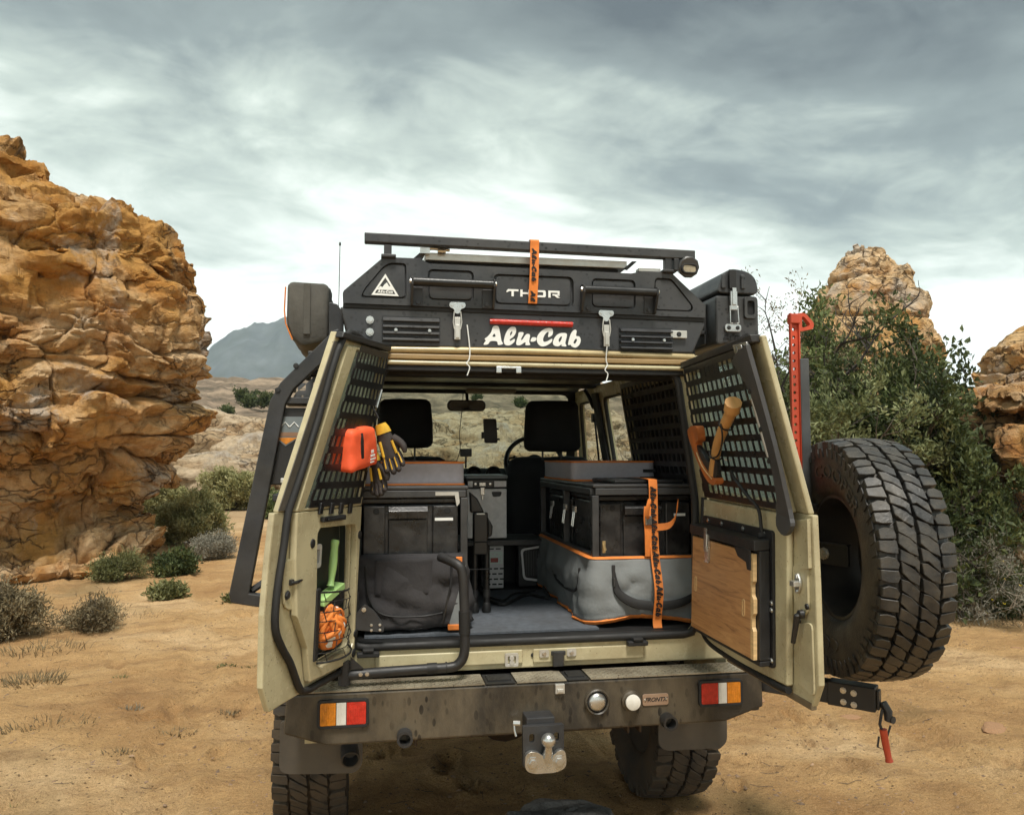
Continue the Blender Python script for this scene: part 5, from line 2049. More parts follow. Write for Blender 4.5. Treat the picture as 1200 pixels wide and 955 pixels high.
mb.plate([(x + 0.024, tz0 + 0.008), (x + 0.034, tz0 + 0.008), (x + 0.046, tz0), (x + 0.034, tz0)], [], 0.1065, 0.1088)
part(mb, 'lettering', m_white, lid)
# triangular maker's mark on the left panel
mb = MB()
tri = [(-0.588, 2.192), (-0.488, 2.190), (-0.538, 2.272)]
tin = [(-0.576, 2.199), (-0.500, 2.197), (-0.538, 2.258)]
mb.plate(tri, [tin], 0.1065, 0.1088)
part(mb, 'emblem', m_white, lid)
mb = MB()
mb.plate([(-0.568, 2.212), (-0.508, 2.212), (-0.516, 2.228), (-0.524, 2.226), (-0.532, 2.240), (-0.541, 2.232), (-0.548, 2.222), (-0.556, 2.226)], [], 0.1066, 0.1088)
script_word(mb, lambda x, d, z: (-0.566 + x * 0.0105, 0.1088 - d, 2.2005 + z * 0.0105), 0.0020, n=2)
part(mb, 'emblem', m_white, lid)


# grab bars
def grab(xa, xb, z):
    mb = MB()
    mb.tube([(xa, 0.070, z), (xb, 0.070, z - 0.002)], 0.0165, 14)
    g = part(mb, 'grab_bar', m_plastic, lid, smooth=40)
    for x, s in ((xa, 1), (xb, -1)):
        q = MB()
        q.prism([(0.103, 2.152), (0.103, z + 0.02), (0.075, z + 0.022), (0.052, z + 0.012), (0.052, z - 0.012), (0.085, 2.155)], x - 0.004, x + 0.004, lambda y, xx, zz_: (xx, y, zz_))
        q.box(min(x, x + s * 0.04), max(x, x + s * 0.04), 0.0985, 0.1035, 2.155, 2.225)
        part(q, 'bar_bracket', m_steel, lid, bevel=0.001)
        bolt(lid, (x + s * 0.024, 0.098, 2.168), (0, -1, 0), 0.008, 0.006, m_steel)
        bolt(lid, (x - s * 0.004, 0.070, z), (-s, 0, 0), 0.009, 0.006, m_silver)


grab(-0.441, -0.138, 2.240)
grab(0.205, 0.497, 2.234)


# toggle latches
def latch(x, z):
    mb = MB()
    mb.plate(rpoly([(x - 0.03, z + 0.055), (x + 0.03, z + 0.055), (x + 0.03, z + 0.035), (x + 0.012, z + 0.03), (x + 0.010, z + 0.012), (x - 0.010, z + 0.012), (x - 0.012, z + 0.03), (x - 0.03, z + 0.035)], 0.01), [], 0.094, 0.101)
    l = part(mb, 'toggle_latch', m_silver, lid, bevel=0.001)
    for dx in (-0.02, 0.02):
        bolt(lid, (x + dx, 0.094, z + 0.045), (0, -1, 0), 0.006, 0.004)
    mb = MB()
    mb.tube([(x - 0.012, 0.092, z + 0.02), (x - 0.016, 0.092, z - 0.02), (x - 0.012, 0.092, z - 0.045), (x + 0.012, 0.092, z - 0.045), (x + 0.016, 0.092, z - 0.02), (x + 0.012, 0.092, z + 0.02)], 0.0025, 6)
    mb.box(x - 0.011, x + 0.011, 0.090, 0.100, z - 0.085, z - 0.002)
    mb.box(x - 0.007, x + 0.007, 0.084, 0.090, z - 0.08, z - 0.03)
    part(mb, 'latch_lever', m_alu, lid, bevel=0.0015)


latch(-0.272, 2.118)
latch(0.302, 2.106)


# louvre panels
def louvre(x0, x1, z0, z1, n):
    mb = MB()
    mb.box(x0, x1, 0.1095, 0.1145, z0, z1)
    lv = part(mb, 'louvre_panel', m_plastic, rb)
    h = (z1 - z0) / n
    for i in range(n):
        q = MB()
        a = z0 + h * i
        q.prism([(0.109, a + 0.002), (0.094, a + 0.003), (0.094, a + h * 0.35), (0.109, a + h * 0.86)], x0 + 0.003, x1 - 0.003, lambda y, xx, zz_: (xx, y, zz_))
        part(q, 'louvre_slat', m_shell, rb, bevel=0.0012)
    for x in (x0 + 0.05, x1 - 0.04):
        bolt(rb, (x, 0.094, z0 + h * 0.75 + h), (0, -1, 0), 0.005, 0.004)


louvre(-0.548, -0.335, 2.022, 2.116, 4)
louvre(0.358, 0.575, 2.012, 2.100, 4)
mb = MB()
mb.box(0.565, 0.632, 0.100, 0.113, 2.062, 2.092)
part(mb, 'end_plate', m_alu, rb, bevel=0.002)
bolt(rb, (0.598, 0.100, 2.077), (0, -1, 0), 0.008, 0.005, m_steel)
for z in (2.055, 2.100):
    bolt(rb, (-0.592, 0.114, z), (0, -1, 0), 0.012, 0.009)
for y in (0.32, 0.85):
    mb = MB()
    mb.box(0.70, 0.803, y - 0.025, y + 0.025, 2.112, 2.126)
    mb.box(0.790, 0.7985, y - 0.025, y + 0.025, 2.07, 2.24)
    part(mb, 'case_bracket', m_steel, rb, bevel=0.002)
# side bracket that carries the awning bag
mb = MB()
mb.prism([(-0.745, 2.182), (-0.715, 2.175), (-0.690, 2.140), (-0.690, 2.02), (-0.745, 2.02)], 0.22, 0.236)
part(mb, 'awning_bracket', m_steel, rb, bevel=0.002)
# knurled fasteners on the left slope
for k in range(4):
    t_ = 0.25 + 0.16 * k
    x, z = -0.692 + 0.144 * t_, 2.203 + 0.131 * t_
    bolt(lid, (x, 0.25 + 0.1 * k, z), (-0.67, 0, 0.74), 0.014, 0.012, m_steel)
# load bars, solar panel, lamp
mb = MB()
mb.box(-0.615, 0.665, 0.085, 0.125, -0.018, 0.018, lambda x, y, z: (x, y, z + 2.396 - 0.0075 * x))
rack = part(mb, 'load_bar', m_shell, lid, bevel=0.004)
mb = MB()
mb.box(-0.615, 0.665, 1.40, 1.44, 2.382, 2.414)
part(mb, 'load_bar', m_shell, lid, bevel=0.004)
for x, z in ((-0.53, 2.334), (0.556, 2.322)):
    mb = MB()
    mb.box(x - 0.014, x + 0.014, 0.09, 0.12, z - 0.005, 2.378)
    mb.box(x - 0.024, x + 0.03, 0.086, 0.14, z - 0.004, z + 0.008)
    part(mb, 'bar_post', m_steel, lid, bevel=0.003)
    mb = MB()
    mb.box(x - 0.014, x + 0.014, 1.405, 1.435, z - 0.005, 2.381)
    part(mb, 'bar_post', m_steel, lid, bevel=0.003)
mb = MB()
mb.box(-0.39, 0.40, 0.135, 1.30, 2.338, 2.366)
sol = part(mb, 'solar_panel', m_alu, lid, bevel=0.002)
mb = MB()
mb.box(-0.375, 0.385, 0.15, 1.285, 2.3665, 2.369)
part(mb, 'solar_glass', M('solar_cells', (0.012, 0.016, 0.035), 0.15, var=0.2), lid)
mb = MB()
mb.box(-0.36, 0.37, 0.16, 1.25, 2.318, 2.336)
part(mb, 'panel_tray', m_deep, lid)
mb = MB()
mb.tube([(-0.40, 0.115, 2.374), (-0.36, 0.115, 2.376), (-0.30, 0.118, 2.373)], 0.006, 8)
mb.box(-0.41, -0.375, 0.105, 0.13, 2.355, 2.378)
mb.tube([(-0.345, 0.117, 2.369), (-0.315, 0.117, 2.369)], 0.011, 8)
part(mb, 'panel_clamp', m_silver, lid, smooth=40)
mb = MB()
mb.prism([(-0.44, 2.335), (-0.405, 2.368), (-0.385, 2.368), (-0.41, 2.32)], 0.128, 0.14)
part(mb, 'panel_bracket', m_steel, lid, bevel=0.002)
mb = MB()
mb.prism([(0.40, 2.33), (0.44, 2.366), (0.42, 2.366), (0.385, 2.335)], 0.128, 0.14)
part(mb, 'panel_bracket', m_steel, lid, bevel=0.002)
mb = MB()
mb.box(0.44, 0.53, 0.11, 0.15, 2.322, 2.336)
part(mb, 'tray_end', m_alu, lid, bevel=0.002)
# work lamp
mb = MB()
lc = (0.633, 0.09, 2.342)
mb.lathe([(0.018, 0.05), (0.034, 0.035), (0.041, 0.0), (0.043, -0.015), (0.038, -0.02)], lc, (0.05, 1, 0.25), 10)
for k in range(7):
    x = -0.03 + 0.01 * k
    mb.box(lc[0] + x - 0.002, lc[0] + x + 0.002, 0.09, 0.135, 2.345, 2.388 - abs(x) * 0.4)
wl_ = part(mb, 'work_lamp', m_shell, smooth=40)
mb = MB()
mb.plate(rrect(0.600, 0.666, 2.312, 2.350, 0.016), [rrect(0.606, 0.660, 2.317, 2.345, 0.012)], 0.064, 0.078)
part(mb, 'lamp_bezel', m_rubber, wl_, bevel=0.002)
mb = MB()
mb.plate(rrect(0.606, 0.660, 2.317, 2.345, 0.012), [], 0.069, 0.073)
part(mb, 'lens', M('lamp_glass', (0.42, 0.33, 0.22), 0.12, metal=0.5, var=0.3, scale=80), wl_)
mb = MB()
mb.box(0.575, 0.595, 0.08, 0.12, 2.325, 2.372)
mb.tube([(0.60, 0.10, 2.385), (0.575, 0.11, 2.40), (0.56, 0.12, 2.37)], 0.006, 6)
part(mb, 'lamp_bracket', m_steel, wl_, bevel=0.002)
# aerial
mb = MB()
mb.tube([(-0.715, 0.35, 2.18), (-0.713, 0.35, 2.435)], 0.0016, 5)
mb.lathe([(0.0015, 0), (0.004, 0.003), (0.004, 0.012), (0.001, 0.016)], (-0.713, 0.35, 2.432), (0, 0, 1), 8)
part(mb, 'aerial', m_plastic)


# ---------------- rear doors
def door_map(Q, sg):
    Q = [[Vector(p) for p in r] for r in Q]
    N = (Q[0][1] - Q[0][0]).cross(Q[2][0] - Q[0][0]).normalized() * sg

    def T(s, n, t):
        k = 0 if t < 1 else 1
        a = t - k
        p = (Q[k][0] * (1 - s) + Q[k][1] * s) * (1 - a) + (Q[k + 1][0] * (1 - s) + Q[k + 1][1] * s) * a
        return p + N * n
    return T, N


DL, NL = door_map([[(-.645, .10, .864), (-.861, -.406, .864)], [(-.623, .10, 1.423), (-.843, -.38, 1.432)], [(-.524, .10, 2.006), (-.684, -.209, 2.006)]], -1)
DR, NR = door_map([[(.675, .10, .88), (.67, -.666, .88)], [(.696, .10, 1.442), (.676, -.665, 1.428)], [(.615, .10, 1.96), (.546, -.62, 1.96)]], 1)


def grid_panel(name, T, parent, s0, s1, t0, t1, rows, cols, n0, n1, mat, rowf=0.42, colf=0.34, shear=(0, 0), blank=()):
    """perforated load panel: rows of upright slots"""
    mb = MB()
    TT = lambda s, n, t: T(s + shear[0] * (t - t0) / (t1 - t0) + (0), n, t)
    dt = (t1 - t0) / rows
    for r in range(rows + 1):
        tc_ = t0 + r * dt
        for i in range(6):
            a, b = s0 + (s1 - s0) * i / 6, s0 + (s1 - s0) * (i + 1) / 6
            sh = lambda s, t: s + (shear[0] * (s - s0) / (s1 - s0)) * (t - t0) / (t1 - t0)
            mb.box(a, b, n0, n1, tc_ - dt * rowf / 2, tc_ + dt * rowf / 2, lambda s, n, t: T(sh(s, t), n, t))
    ds = (s1 - s0) / cols
    for r in range(rows):
        for c_ in range(cols + 1):
            sc_ = s0 + c_ * ds
            w = ds * colf / 2
            ta, tb = t0 + r * dt + dt * rowf / 2, t0 + (r + 1) * dt - dt * rowf / 2
            if c_ in (0, cols):
                w *= 1.6
            mb.box(sc_ - w, sc_ + w, n0, n1, ta, tb, lambda s, n, t: T(sh(s, t), n, t))
            if (r, c_) in blank:
                mb.box(sc_, sc_ + ds, n0 + 0.001, n1 - 0.001, ta, tb, lambda s, n, t: T(sh(s, t), n, t))
    return part(mb, name, mat, parent)


# left door --------------------------------------------------------
mb = MB()
lo_out = [(0.0, 0.0), (0.0, 1.0), (1.03, 1.0), (1.055, 0.79), (1.075, 0.49), (1.05, 0.13), (0.965, -0.01)]
rec = rpoly([(0.60, 0.90), (0.06, 0.89), (0.02, 0.12), (0.53, 0.11)], 0.05)
mb.plate(lo_out, [rec], -0.032, -0.012, DL)
up_out = [(0.0, 1.0), (0.985, 1.0), (1.01, 1.995), (0.0, 1.985)]
win = [(0.06, 1.03), (0.77, 1.02), (0.66, 1.92), (0.04, 1.92)]
mb.plate(up_out, [win], -0.032, -0.012, DL)
doorL = part(mb, 'rear_door', m_khaki, bevel=0.005)
doorL['label'] = 'narrow rear door with orange pouch'
mb = MB()
inL = [(0.0, 0.03), (0.0, 1.0), (0.86, 1.0), (0.85, 0.75), (0.80, 0.45), (0.66, 0.25), (0.60, 0.05)]
mb.plate(inL, [rec], -0.0115, 0.012, DL)
upL = [(0.005, 1.002), (0.86, 1.002), (0.84, 1.93), (0.01, 1.96)]
mb.plate(upL, [win], -0.0115, 0.010, DL)
part(mb, 'door_lining', m_khaki, doorL, bevel=0.006, seg=3)
mb = MB()
mb.plate(rec, [], -0.062, -0.056, DL)
for i_ in range(len(rec)):
    (a_, b_), (c_, d_) = rec[i_], rec[(i_ + 1) % len(rec)]
    mb._add([DL(a_, -0.0325, b_), DL(c_, -0.0325, d_), DL(c_, -0.0555, d_), DL(a_, -0.0555, b_)], [(0, 1, 2, 3)])
part(mb, 'recess_back', M('green_black_panel', (0.02, 0.026, 0.02), 0.5, var=0.3), doorL)
mb = MB()
mb.plate([(a * 1.0, b) for a, b in win], [], -0.027, -0.023, DL)
part(mb, 'pane_or_backing', m_pale_glass, doorL)
pth = [(0.02, 1.965), (0.45, 1.98), (0.90, 1.975), (0.905, 1.5), (0.905, 1.18), (0.935, 0.86), (0.985, 0.60), (0.985, 0.42), (0.90, 0.30), (0.80, 0.20), (0.68, 0.04), (0.60, 0.005), (0.46, 0.0), (0.10, 0.0), (0.0, 0.06), (-0.03, 0.15), (-0.03, 0.45)]
mb = MB()
mb.tube([DL(p.x, -0.002, p.y) for p in spline([(a, b) for a, b in pth], 4)], 0.0115, 8)
part(mb, 'door_seal', m_rubber, doorL, smooth=60)
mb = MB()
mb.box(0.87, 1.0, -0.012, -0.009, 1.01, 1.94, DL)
part(mb, 'frame_gutter', M('gutter_dark', (0.09, 0.08, 0.065), 0.6, var=0.2), doorL)  # dark strip between the lining and the frame edge
mb = MB()
mb.box(0.0, 1.0, -0.02, 0.014, 1.962, 1.998, DL)
part(mb, 'top_strip', m_black, doorL, bevel=0.004)
gL = grid_panel('load_panel', DL, doorL, 0.04, 0.74, 1.04, 1.93, 9, 9, 0.011, 0.014, m_plastic, rowf=0.40, colf=0.28, shear=(-0.12, 0), blank={(3, 1), (3, 2), (3, 3), (3, 4), (3, 5), (4, 1), (4, 2), (4, 3), (4, 4), (4, 5), (4, 6), (2, 1)})
for k, (s, t) in enumerate(((0.20, 1.0), (0.33, 1.005), (0.46, 1.01), (0.60, 1.015))):
    mb = MB()
    mb.box(s - 0.022, s + 0.022, 0.011, 0.02, t - 0.035, t + 0.03, DL)
    part(mb, 'panel_hook', m_plastic, doorL, bevel=0.003)
mb = MB()
mb.box(0.29, 0.585, 0.0125, 0.028, 0.935, 0.965, DL)
mb.box(0.33, 0.545, 0.028, 0.034, 0.942, 0.958, DL)
part(mb, 'pull_handle', m_plastic, doorL, bevel=0.004)
mb = MB()
mb.plate(rpoly([(0.70, 0.73), (0.92, 0.76), (0.90, 0.50), (0.66, 0.44)], 0.06), [], -0.0115, -0.004, DL)
part(mb, 'latch_plate', m_khaki, doorL, bevel=0.003)
for s, t in ((0.775, 0.685), (0.87, 0.565), (0.765, 0.575)):
    bolt(doorL, DL(s, -0.004, t), NL, 0.012, 0.006, m_steel)
mb = MB()
mb.box(0.72, 0.86, -0.004, 0.006, 0.615, 0.645, DL)
mb.tube([DL(0.86, 0.004, 0.63), DL(0.83, 0.012, 0.63), DL(0.72, 0.004, 0.635)], 0.006, 6)
part(mb, 'door_latch', m_black, doorL, bevel=0.002)
for s, t in ((0.66, 0.82), (0.015, 0.82), (0.02, 0.08), (0.0, 0.2)):
    mb = MB()
    mb.lathe([(0.016, 0), (0.014, 0.004), (0.004, 0.005)], DL(s, 0.0105, t), NL, 12)
    part(mb, 'grommet', m_rubber, doorL, smooth=50)

# elastic net across the recess
mb = MB()
nc, nr_ = 6, 7
pts = {}
for i in range(nc + 1):
    for j in range(nr_ + 1):
        u, v = i / nc, j / nr_
        s = 0.56 - 0.5 * u
        t = 0.14 + (0.40 - 0.05 * u) * v
        bul = 0.055 * math.sin(math.pi * u) ** 0.7 * (1 - 0.5 * v)
        pts[i, j] = DL(s + (0.03 if j % 2 else 0), 0.0 + bul, t)
for i in range(nc + 1):
    for j in range(nr_):
        i2 = min(max(i + (1 if (i + j) % 2 else -1) * 0, 0), nc)
        if (i + j) % 2:
            mb.tube([pts[i, j], pts[i2, j + 1]], 0.0016, 4)
for j in range(nr_ + 1):
    mb.tube([pts[i, j] for i in range(nc + 1)], 0.0016, 4)
for j in range(0, nr_ + 1, nr_):
    mb.tube([pts[i, j] for i in range(nc + 1)], 0.0035, 6)
part(mb, 'elastic_net', m_rubber, doorL)
mb = MB()
mb.box(0.54, 0.585, -0.05, 0.018, 0.16, 0.56, DL)
part(mb, 'net_rail', m_black, doorL, bevel=0.003)

# ladder frame on the outside of the left door --------------------
Lfr = [(-0.695, 2.036), (-0.713, 2.030), (-0.885, 1.848), (-0.918, 1.787), (-1.036, 1.150), (-1.030, 1.122), (-0.900, 1.098), (-0.900, 1.138), (-0.972, 1.152), (-0.868, 1.775), (-0.842, 1.826), (-0.695, 1.972)]
mb = MB()
mb.prism(Lfr, -0.07, -0.03)
lad = part(mb, 'side_frame', m_steel, bevel=0.004)
for (x, z) in ((-0.87, 1.84), (-0.78, 1.95)):
    mb = MB()
    mb.box(x - 0.02, x + 0.02, -0.0295, 0.12, z - 0.012, z + 0.012)
    part(mb, 'rung', m_steel, lad, bevel=0.002)
# shelves and perforated plate
mb = MB()
mb.box(-0.875, -0.72, -0.06, 0.12, 1.778, 1.800)
part(mb, 'shelf', m_steel, lad, bevel=0.002)
mb = MB()
mb.box(-0.905, -0.74, -0.06, 0.12, 1.452, 1.474)
part(mb, 'shelf', m_steel, lad, bevel=0.002)
mb = MB()
holes = [rrect(-0.842, -0.815, 1.835, 1.862, 0.004), rrect(-0.790, -0.765, 1.84, 1.865, 0.004), rrect(-0.80, -0.79, 1.905, 1.912, 0.003), rrect(-0.76, -0.75, 1.93, 1.938, 0.003), rrect(-0.83, -0.822, 1.81, 1.818, 0.003)]
mb.plate([(-0.862, 1.802), (-0.705, 1.802), (-0.705, 1.965), (-0.85, 1.825)], holes, 0.09, 0.098)
part(mb, 'perforated_plate', M('worn_grey_steel', (0.12, 0.125, 0.13), 0.5, metal=0.2, var=0.25, dirt=(0.18, 0.16, 0.12), damt=0.3, dscale=8), lad)
mb = MB()
mb.tube([(-0.845, 0.03, 1.895), (-0.70, 0.03, 1.885)], 0.014, 10)
mb.tube([(-0.80, 0.0, 1.87), (-0.80, 0.03, 1.885)], 0.010, 8)
part(mb, 'clamp_tube', m_steel, lad, smooth=40)
mb = MB()
mb.prism([(-0.775, 1.80), (-0.70, 1.90), (-0.70, 1.875), (-0.755, 1.80)], -0.06, -0.05)
part(mb, 'brace', m_steel, lad)
mb = MB()
mb.tube([(-0.97, -0.04, 1.155), (-0.90, 0.0, 1.20), (-0.865, 0.03, 1.22)], 0.012, 8)
mb.tube([(-0.90, -0.02, 1.46), (-0.86, 0.05, 1.40)], 0.010, 8)
part(mb, 'stay', m_steel, lad, smooth=40)
for x, z in ((-0.893, 1.822), (-0.835, 1.905)):
    bolt(lad, (x, -0.07, z), (0, -1, 0), 0.008, 0.005, m_black)

# right door -------------------------------------------------------
mb = MB()
lo_out = [(0.0, 0.10), (0.0, 1.0), (1.012, 1.0), (1.028, 0.62), (1.04, 0.12), (0.99, -0.01), (0.2, -0.02)]
mb.plate(lo_out, [], -0.034, -0.014, DR)
up_out = [(0.0, 1.0), (0.985, 1.0), (1.02, 2.0), (0.0, 2.0)]
win = [(0.07, 1.06), (0.86, 1.06), (0.84, 1.91), (0.06, 1.92)]
mb.plate(up_out, [win], -0.034, -0.014, DR)
doorR = part(mb, 'rear_door', m_khaki, bevel=0.005)
doorR['label'] = 'wide rear door with folding plywood table'
mb = MB()
mb.plate([(0.01, 0.10), (0.01, 0.99), (0.875, 0.99), (0.87, 0.6), (0.86, 0.05), (0.18, 0.02)], [], -0.0135, 0.010, DR)
mb.plate([(0.01, 1.0), (0.90, 1.0), (0.90, 1.95), (0.01, 1.96)], [win], -0.0135, 0.010, DR)
part(mb, 'door_lining', m_khaki, doorR, bevel=0.007, seg=3)
mb = MB()
mb.plate([(0.895, 0.96), (1.0, 0.98), (1.005, 0.72), (0.94, 0.70), (0.93, 0.82), (0.90, 0.85)], [], -0.0135, -0.002, DR)
mb.plate(rpoly([(0.875, 0.72), (0.985, 0.74), (0.99, 0.52), (0.965, 0.45), (0.885, 0.50)], 0.04), [], -0.0135, -0.005, DR)
mb.plate(rpoly([(0.90, 0.40), (1.01, 0.44), (1.02, 0.05), (0.92, 0.08)], 0.04), [], -0.0135, -0.007, DR)
part(mb, 'latch_pressing', m_khaki, doorR, bevel=0.004, seg=3)
mb = MB()
mb.plate(win, [], -0.029, -0.025, DR)
part(mb, 'pane_or_backing', m_pale_glass, doorR)
gR = grid_panel('load_panel', DR, doorR, 0.04, 0.86, 1.03, 1.94, 9, 13, 0.0105, 0.0135, m_plastic, rowf=0.40, colf=0.26, blank={(8, 4), (8, 5), (8, 6), (8, 7), (3, 3), (3, 4), (0, 0), (1, 0), (2, 0)})
trim = [(0.80, 1.90), (0.965, 1.95), (0.985, 1.90), (0.975, 1.39), (0.945, 1.03), (0.955, 0.94), (0.90, 0.88), (0.835, 0.925), (0.845, 1.03), (0.875, 1.10), (0.905, 1.34), (0.895, 1.68), (0.84, 1.80)]
mb = MB()
mb.plate([(p.x, p.y) for p in spline(trim, 3, True)], [], 0.0165, 0.032, DR)
part(mb, 'pillar_cover', M('trim_plastic', (0.05, 0.05, 0.052), 0.5, var=0.15, dirt=(0.1, 0.09, 0.07), damt=0.2), doorR, bevel=0.006)
mb = MB()
mb.box(0.0, 1.0, -0.02, 0.014, 1.965, 2.012, DR)
part(mb, 'top_strip', m_black, doorR, bevel=0.004)
mb = MB()
mb.plate([(0.815, 1.985), (0.82, 1.93), (0.975, 1.925), (0.975, 1.975)], [[(0.86, 1.965), (0.862, 1.945), (0.94, 1.942), (0.94, 1.96)]], 0.0145, 0.024, DR)
mb.box(0.88, 0.93, 0.024, 0.03, 1.940, 1.966, DR)
part(mb, 'upper_lock', m_silver, doorR, bevel=0.003)
for (s, t) in ((0.90, 1.70), (0.905, 1.48), (0.90, 1.30)):
    bolt(doorR, DR(s, 0.0325, t), NR, 0.007, 0.004, m_steel)
for (a, b) in ((1.32, 1.66), (1.04, 1.12)):
    mb = MB()
    mb.tube([DR(0.872, 0.02, a), DR(0.868, 0.02, b)], 0.006, 6)
    part(mb, 'slide_rod', m_alu, doorR, smooth=40)
pth = [(0.0, 1.0), (-0.02, 0.5), (-0.01, 0.2), (0.02, 0.10), (0.12, 0.045), (0.35, 0.028), (0.60, 0.022), (0.78, 0.022), (0.86, 0.03)]
mb = MB()
mb.tube([DR(p.x, 0.004, p.y) for p in spline(pth, 4)], 0.0115, 8)
part(mb, 'door_seal', m_rubber, doorR, smooth=60)
mb = MB()
mb.box(0.25, 0.99, -0.03, -0.012, -0.028, 0.012, DR)
part(mb, 'bottom_flange', M('worn_brown_edge', (0.16, 0.12, 0.07), 0.6, var=0.25), doorR, bevel=0.003)
# fold-down table
mb = MB()
mb.plate(rrect(0.035, 0.775, 0.115, 0.885, 0.02), [], 0.0105, 0.020, DR)
tb = part(mb, 'table_frame', m_black, doorR, bevel=0.002)
mb = MB()
mb.box(0.045, 0.755, 0.0205, 0.075, 0.775, 0.835, DR)
mb.box(0.045, 0.755, 0.0205, 0.055, 0.125, 0.155, DR)
mb.box(0.70, 0.755, 0.0205, 0.056, 0.157, 0.773, DR)
part(mb, 'table_rail', m_black, doorR, bevel=0.003)
mb = MB()
mb.box(0.075, 0.71, 0.058, 0.070, 0.16, 0.757, DR)
tw = part(mb, 'table_top', m_wood, doorR, bevel=0.001)
edge = [(0.711, 0.16), (0.711, 0.755), (0.735, 0.755), (0.735, 0.60), (0.722, 0.58), (0.722, 0.52), (0.738, 0.50), (0.738, 0.42), (0.724, 0.40), (0.724, 0.34), (0.736, 0.32), (0.736, 0.16)]
mb = MB()
mb.plate(edge, [], 0.058, 0.0705, DR)
part(mb, 'table_edge', m_ply_edge, doorR)
for s, t in ((0.125, 0.45), (0.645, 0.43)):
    mb = MB()
    mb.plate(rrect(s - 0.013, s + 0.013, t - 0.05, t + 0.05, 0.013), [rrect(s - 0.006, s + 0.006, t - 0.042, t + 0.042, 0.006)], 0.0695, 0.0715, DR)
    part(mb, 'finger_slot', m_ply_edge, doorR)
mb = MB()
mb.box(0.255, 0.295, 0.071, 0.080, 0.62, 0.80, DR)
mb.box(0.262, 0.288, 0.080, 0.086, 0.69, 0.84, DR)
mb.tube([DR(0.262, 0.082, 0.80), DR(0.262, 0.084, 0.72), DR(0.288, 0.084, 0.72), DR(0.288, 0.082, 0.80)], 0.003, 6)
part(mb, 'toggle_latch', m_silver, doorR, bevel=0.0015)
mb = MB()
mb.plate([(0.56, 0.775), (0.72, 0.775), (0.72, 0.66), (0.69, 0.66), (0.68, 0.70), (0.60, 0.72)], [], 0.0712, 0.076, DR)
part(mb, 'hinge_cover', m_black, doorR, bevel=0.002)
for s, t in ((0.11, 0.86), (0.27, 0.86), (0.50, 0.86), (0.70, 0.86), (0.735, 0.80), (0.765, 0.48), (0.765, 0.16), (0.73, 0.165), (0.10, 0.14), (0.765, 0.44)):
    bolt(doorR, DR(s, 0.0205, t), NR, 0.007, 0.004)
# striker, handle
mb = MB()
mb.plate(rpoly([(0.905, 0.63), (0.93, 0.69), (0.955, 0.64), (0.95, 0.60), (0.93, 0.565), (0.905, 0.60)], 0.02), [], -0.004, 0.004, DR)
mb.box(0.915, 0.95, 0.004, 0.022, 0.612, 0.642, DR)
sk = part(mb, 'door_striker', m_silver, doorR, bevel=0.002)
for t in (0.665, 0.585):
    bolt(doorR, DR(0.93, 0.0045, t), NR, 0.006, 0.004)
mb = MB()
mb.tube([DR(0.962, 0.004, 0.47), DR(0.960, 0.016, 0.465), DR(0.925, 0.016, 0.31)], [0.010, 0.0095, 0.007], 8)
mb.lathe([(0.014, 0), (0.013, 0.012), (0.006, 0.016)], DR(0.962, 0.0, 0.47), NR, 12)
part(mb, 'inside_handle', m_plastic, doorR, smooth=45)
for s, t in ((0.985, 0.515), (0.925, 0.425)):
    mb = MB()
    mb.lathe([(0.009, 0), (0.008, 0.005), (0.003, 0.006)], DR(s, -0.006, t), NR, 10)
    part(mb, 'grommet', m_rubber, doorR, smooth=50)
# cable from the load panel down to the table
mb = MB()
cp = [DR(0.48, 0.03, 1.22), DR(0.58, 0.055, 1.18), DR(0.66, 0.05, 1.08), DR(0.69, 0.035, 1.0), DR(0.70, 0.03, 0.90), DR(0.70, 0.025, 0.86)]
mb.tube(spline(cp, 5), 0.006, 7)
part(mb, 'cable', m_rubber, doorR, smooth=60)
mb = MB()
mb.lathe([(0.011, 0), (0.011, 0.012), (0.008, 0.02)], DR(0.70, 0.02, 0.85), NR, 10)
part(mb, 'cable_gland', m_rubber, doorR)

# ---------------- spare wheel carrier
mb = MB()
A0, A1 = Vector((0.86, 0.08, 0.755)), Vector((1.175, -0.235, 0.752))
ad = (A1 - A0).normalized()
Mx = Matrix((ad, ad.cross(Vector((0, 0, -1))).normalized(), Vector((0, 0, 1)))).transposed()
L = (A1 - A0).length
mb.obox((A0 + A1) / 2, (L, 0.06, 0.075), Mx)
car = part(mb, 'swing_arm', m_black, bevel=0.004)
mb = MB()
mb.obox(A0 + ad * (L - 0.075), (0.16, 0.068, 0.083), Mx)
part(mb, 'arm_sleeve', m_black, car, bevel=0.004)
side_n = (Mx @ Vector((0, 1, 0)))
if side_n.y > 0:
    side_n = -side_n
for d1, dz in ((0.10, 0.018), (0.065, 0.014), (0.10, -0.022), (0.065, -0.026)):
    bolt(car, A0 + ad * (L - d1) + side_n * 0.034 + Vector((0, 0, dz)), side_n, 0.009, 0.007)
mb = MB()
mb.tube([(0.86, 0.08, 0.64), (0.86, 0.08, 0.86)], 0.032, 14)
part(mb, 'pivot', m_steel, car, smooth=40)
mb = MB()
mb.lathe([(0.022, 0), (0.022, 0.03), (0.014, 0.04)], (0.845, 0.16, 0.64), (0, 0, -1), 8)
part(mb, 'pivot_cap', m_brass, car)
mb = MB()
PX, PY = 1.020, -0.07
mb.box(PX - 0.018, PX + 0.018, PY - 0.018, PY + 0.018, 0.79, 1.968)
part(mb, 'carrier_post', M('worn_post_steel', (0.085, 0.088, 0.09), 0.5, metal=0.3, var=0.35, scale=5, dirt=(0.03, 0.028, 0.026), damt=0.4, dscale=4), car, bevel=0.003)
mb = MB()
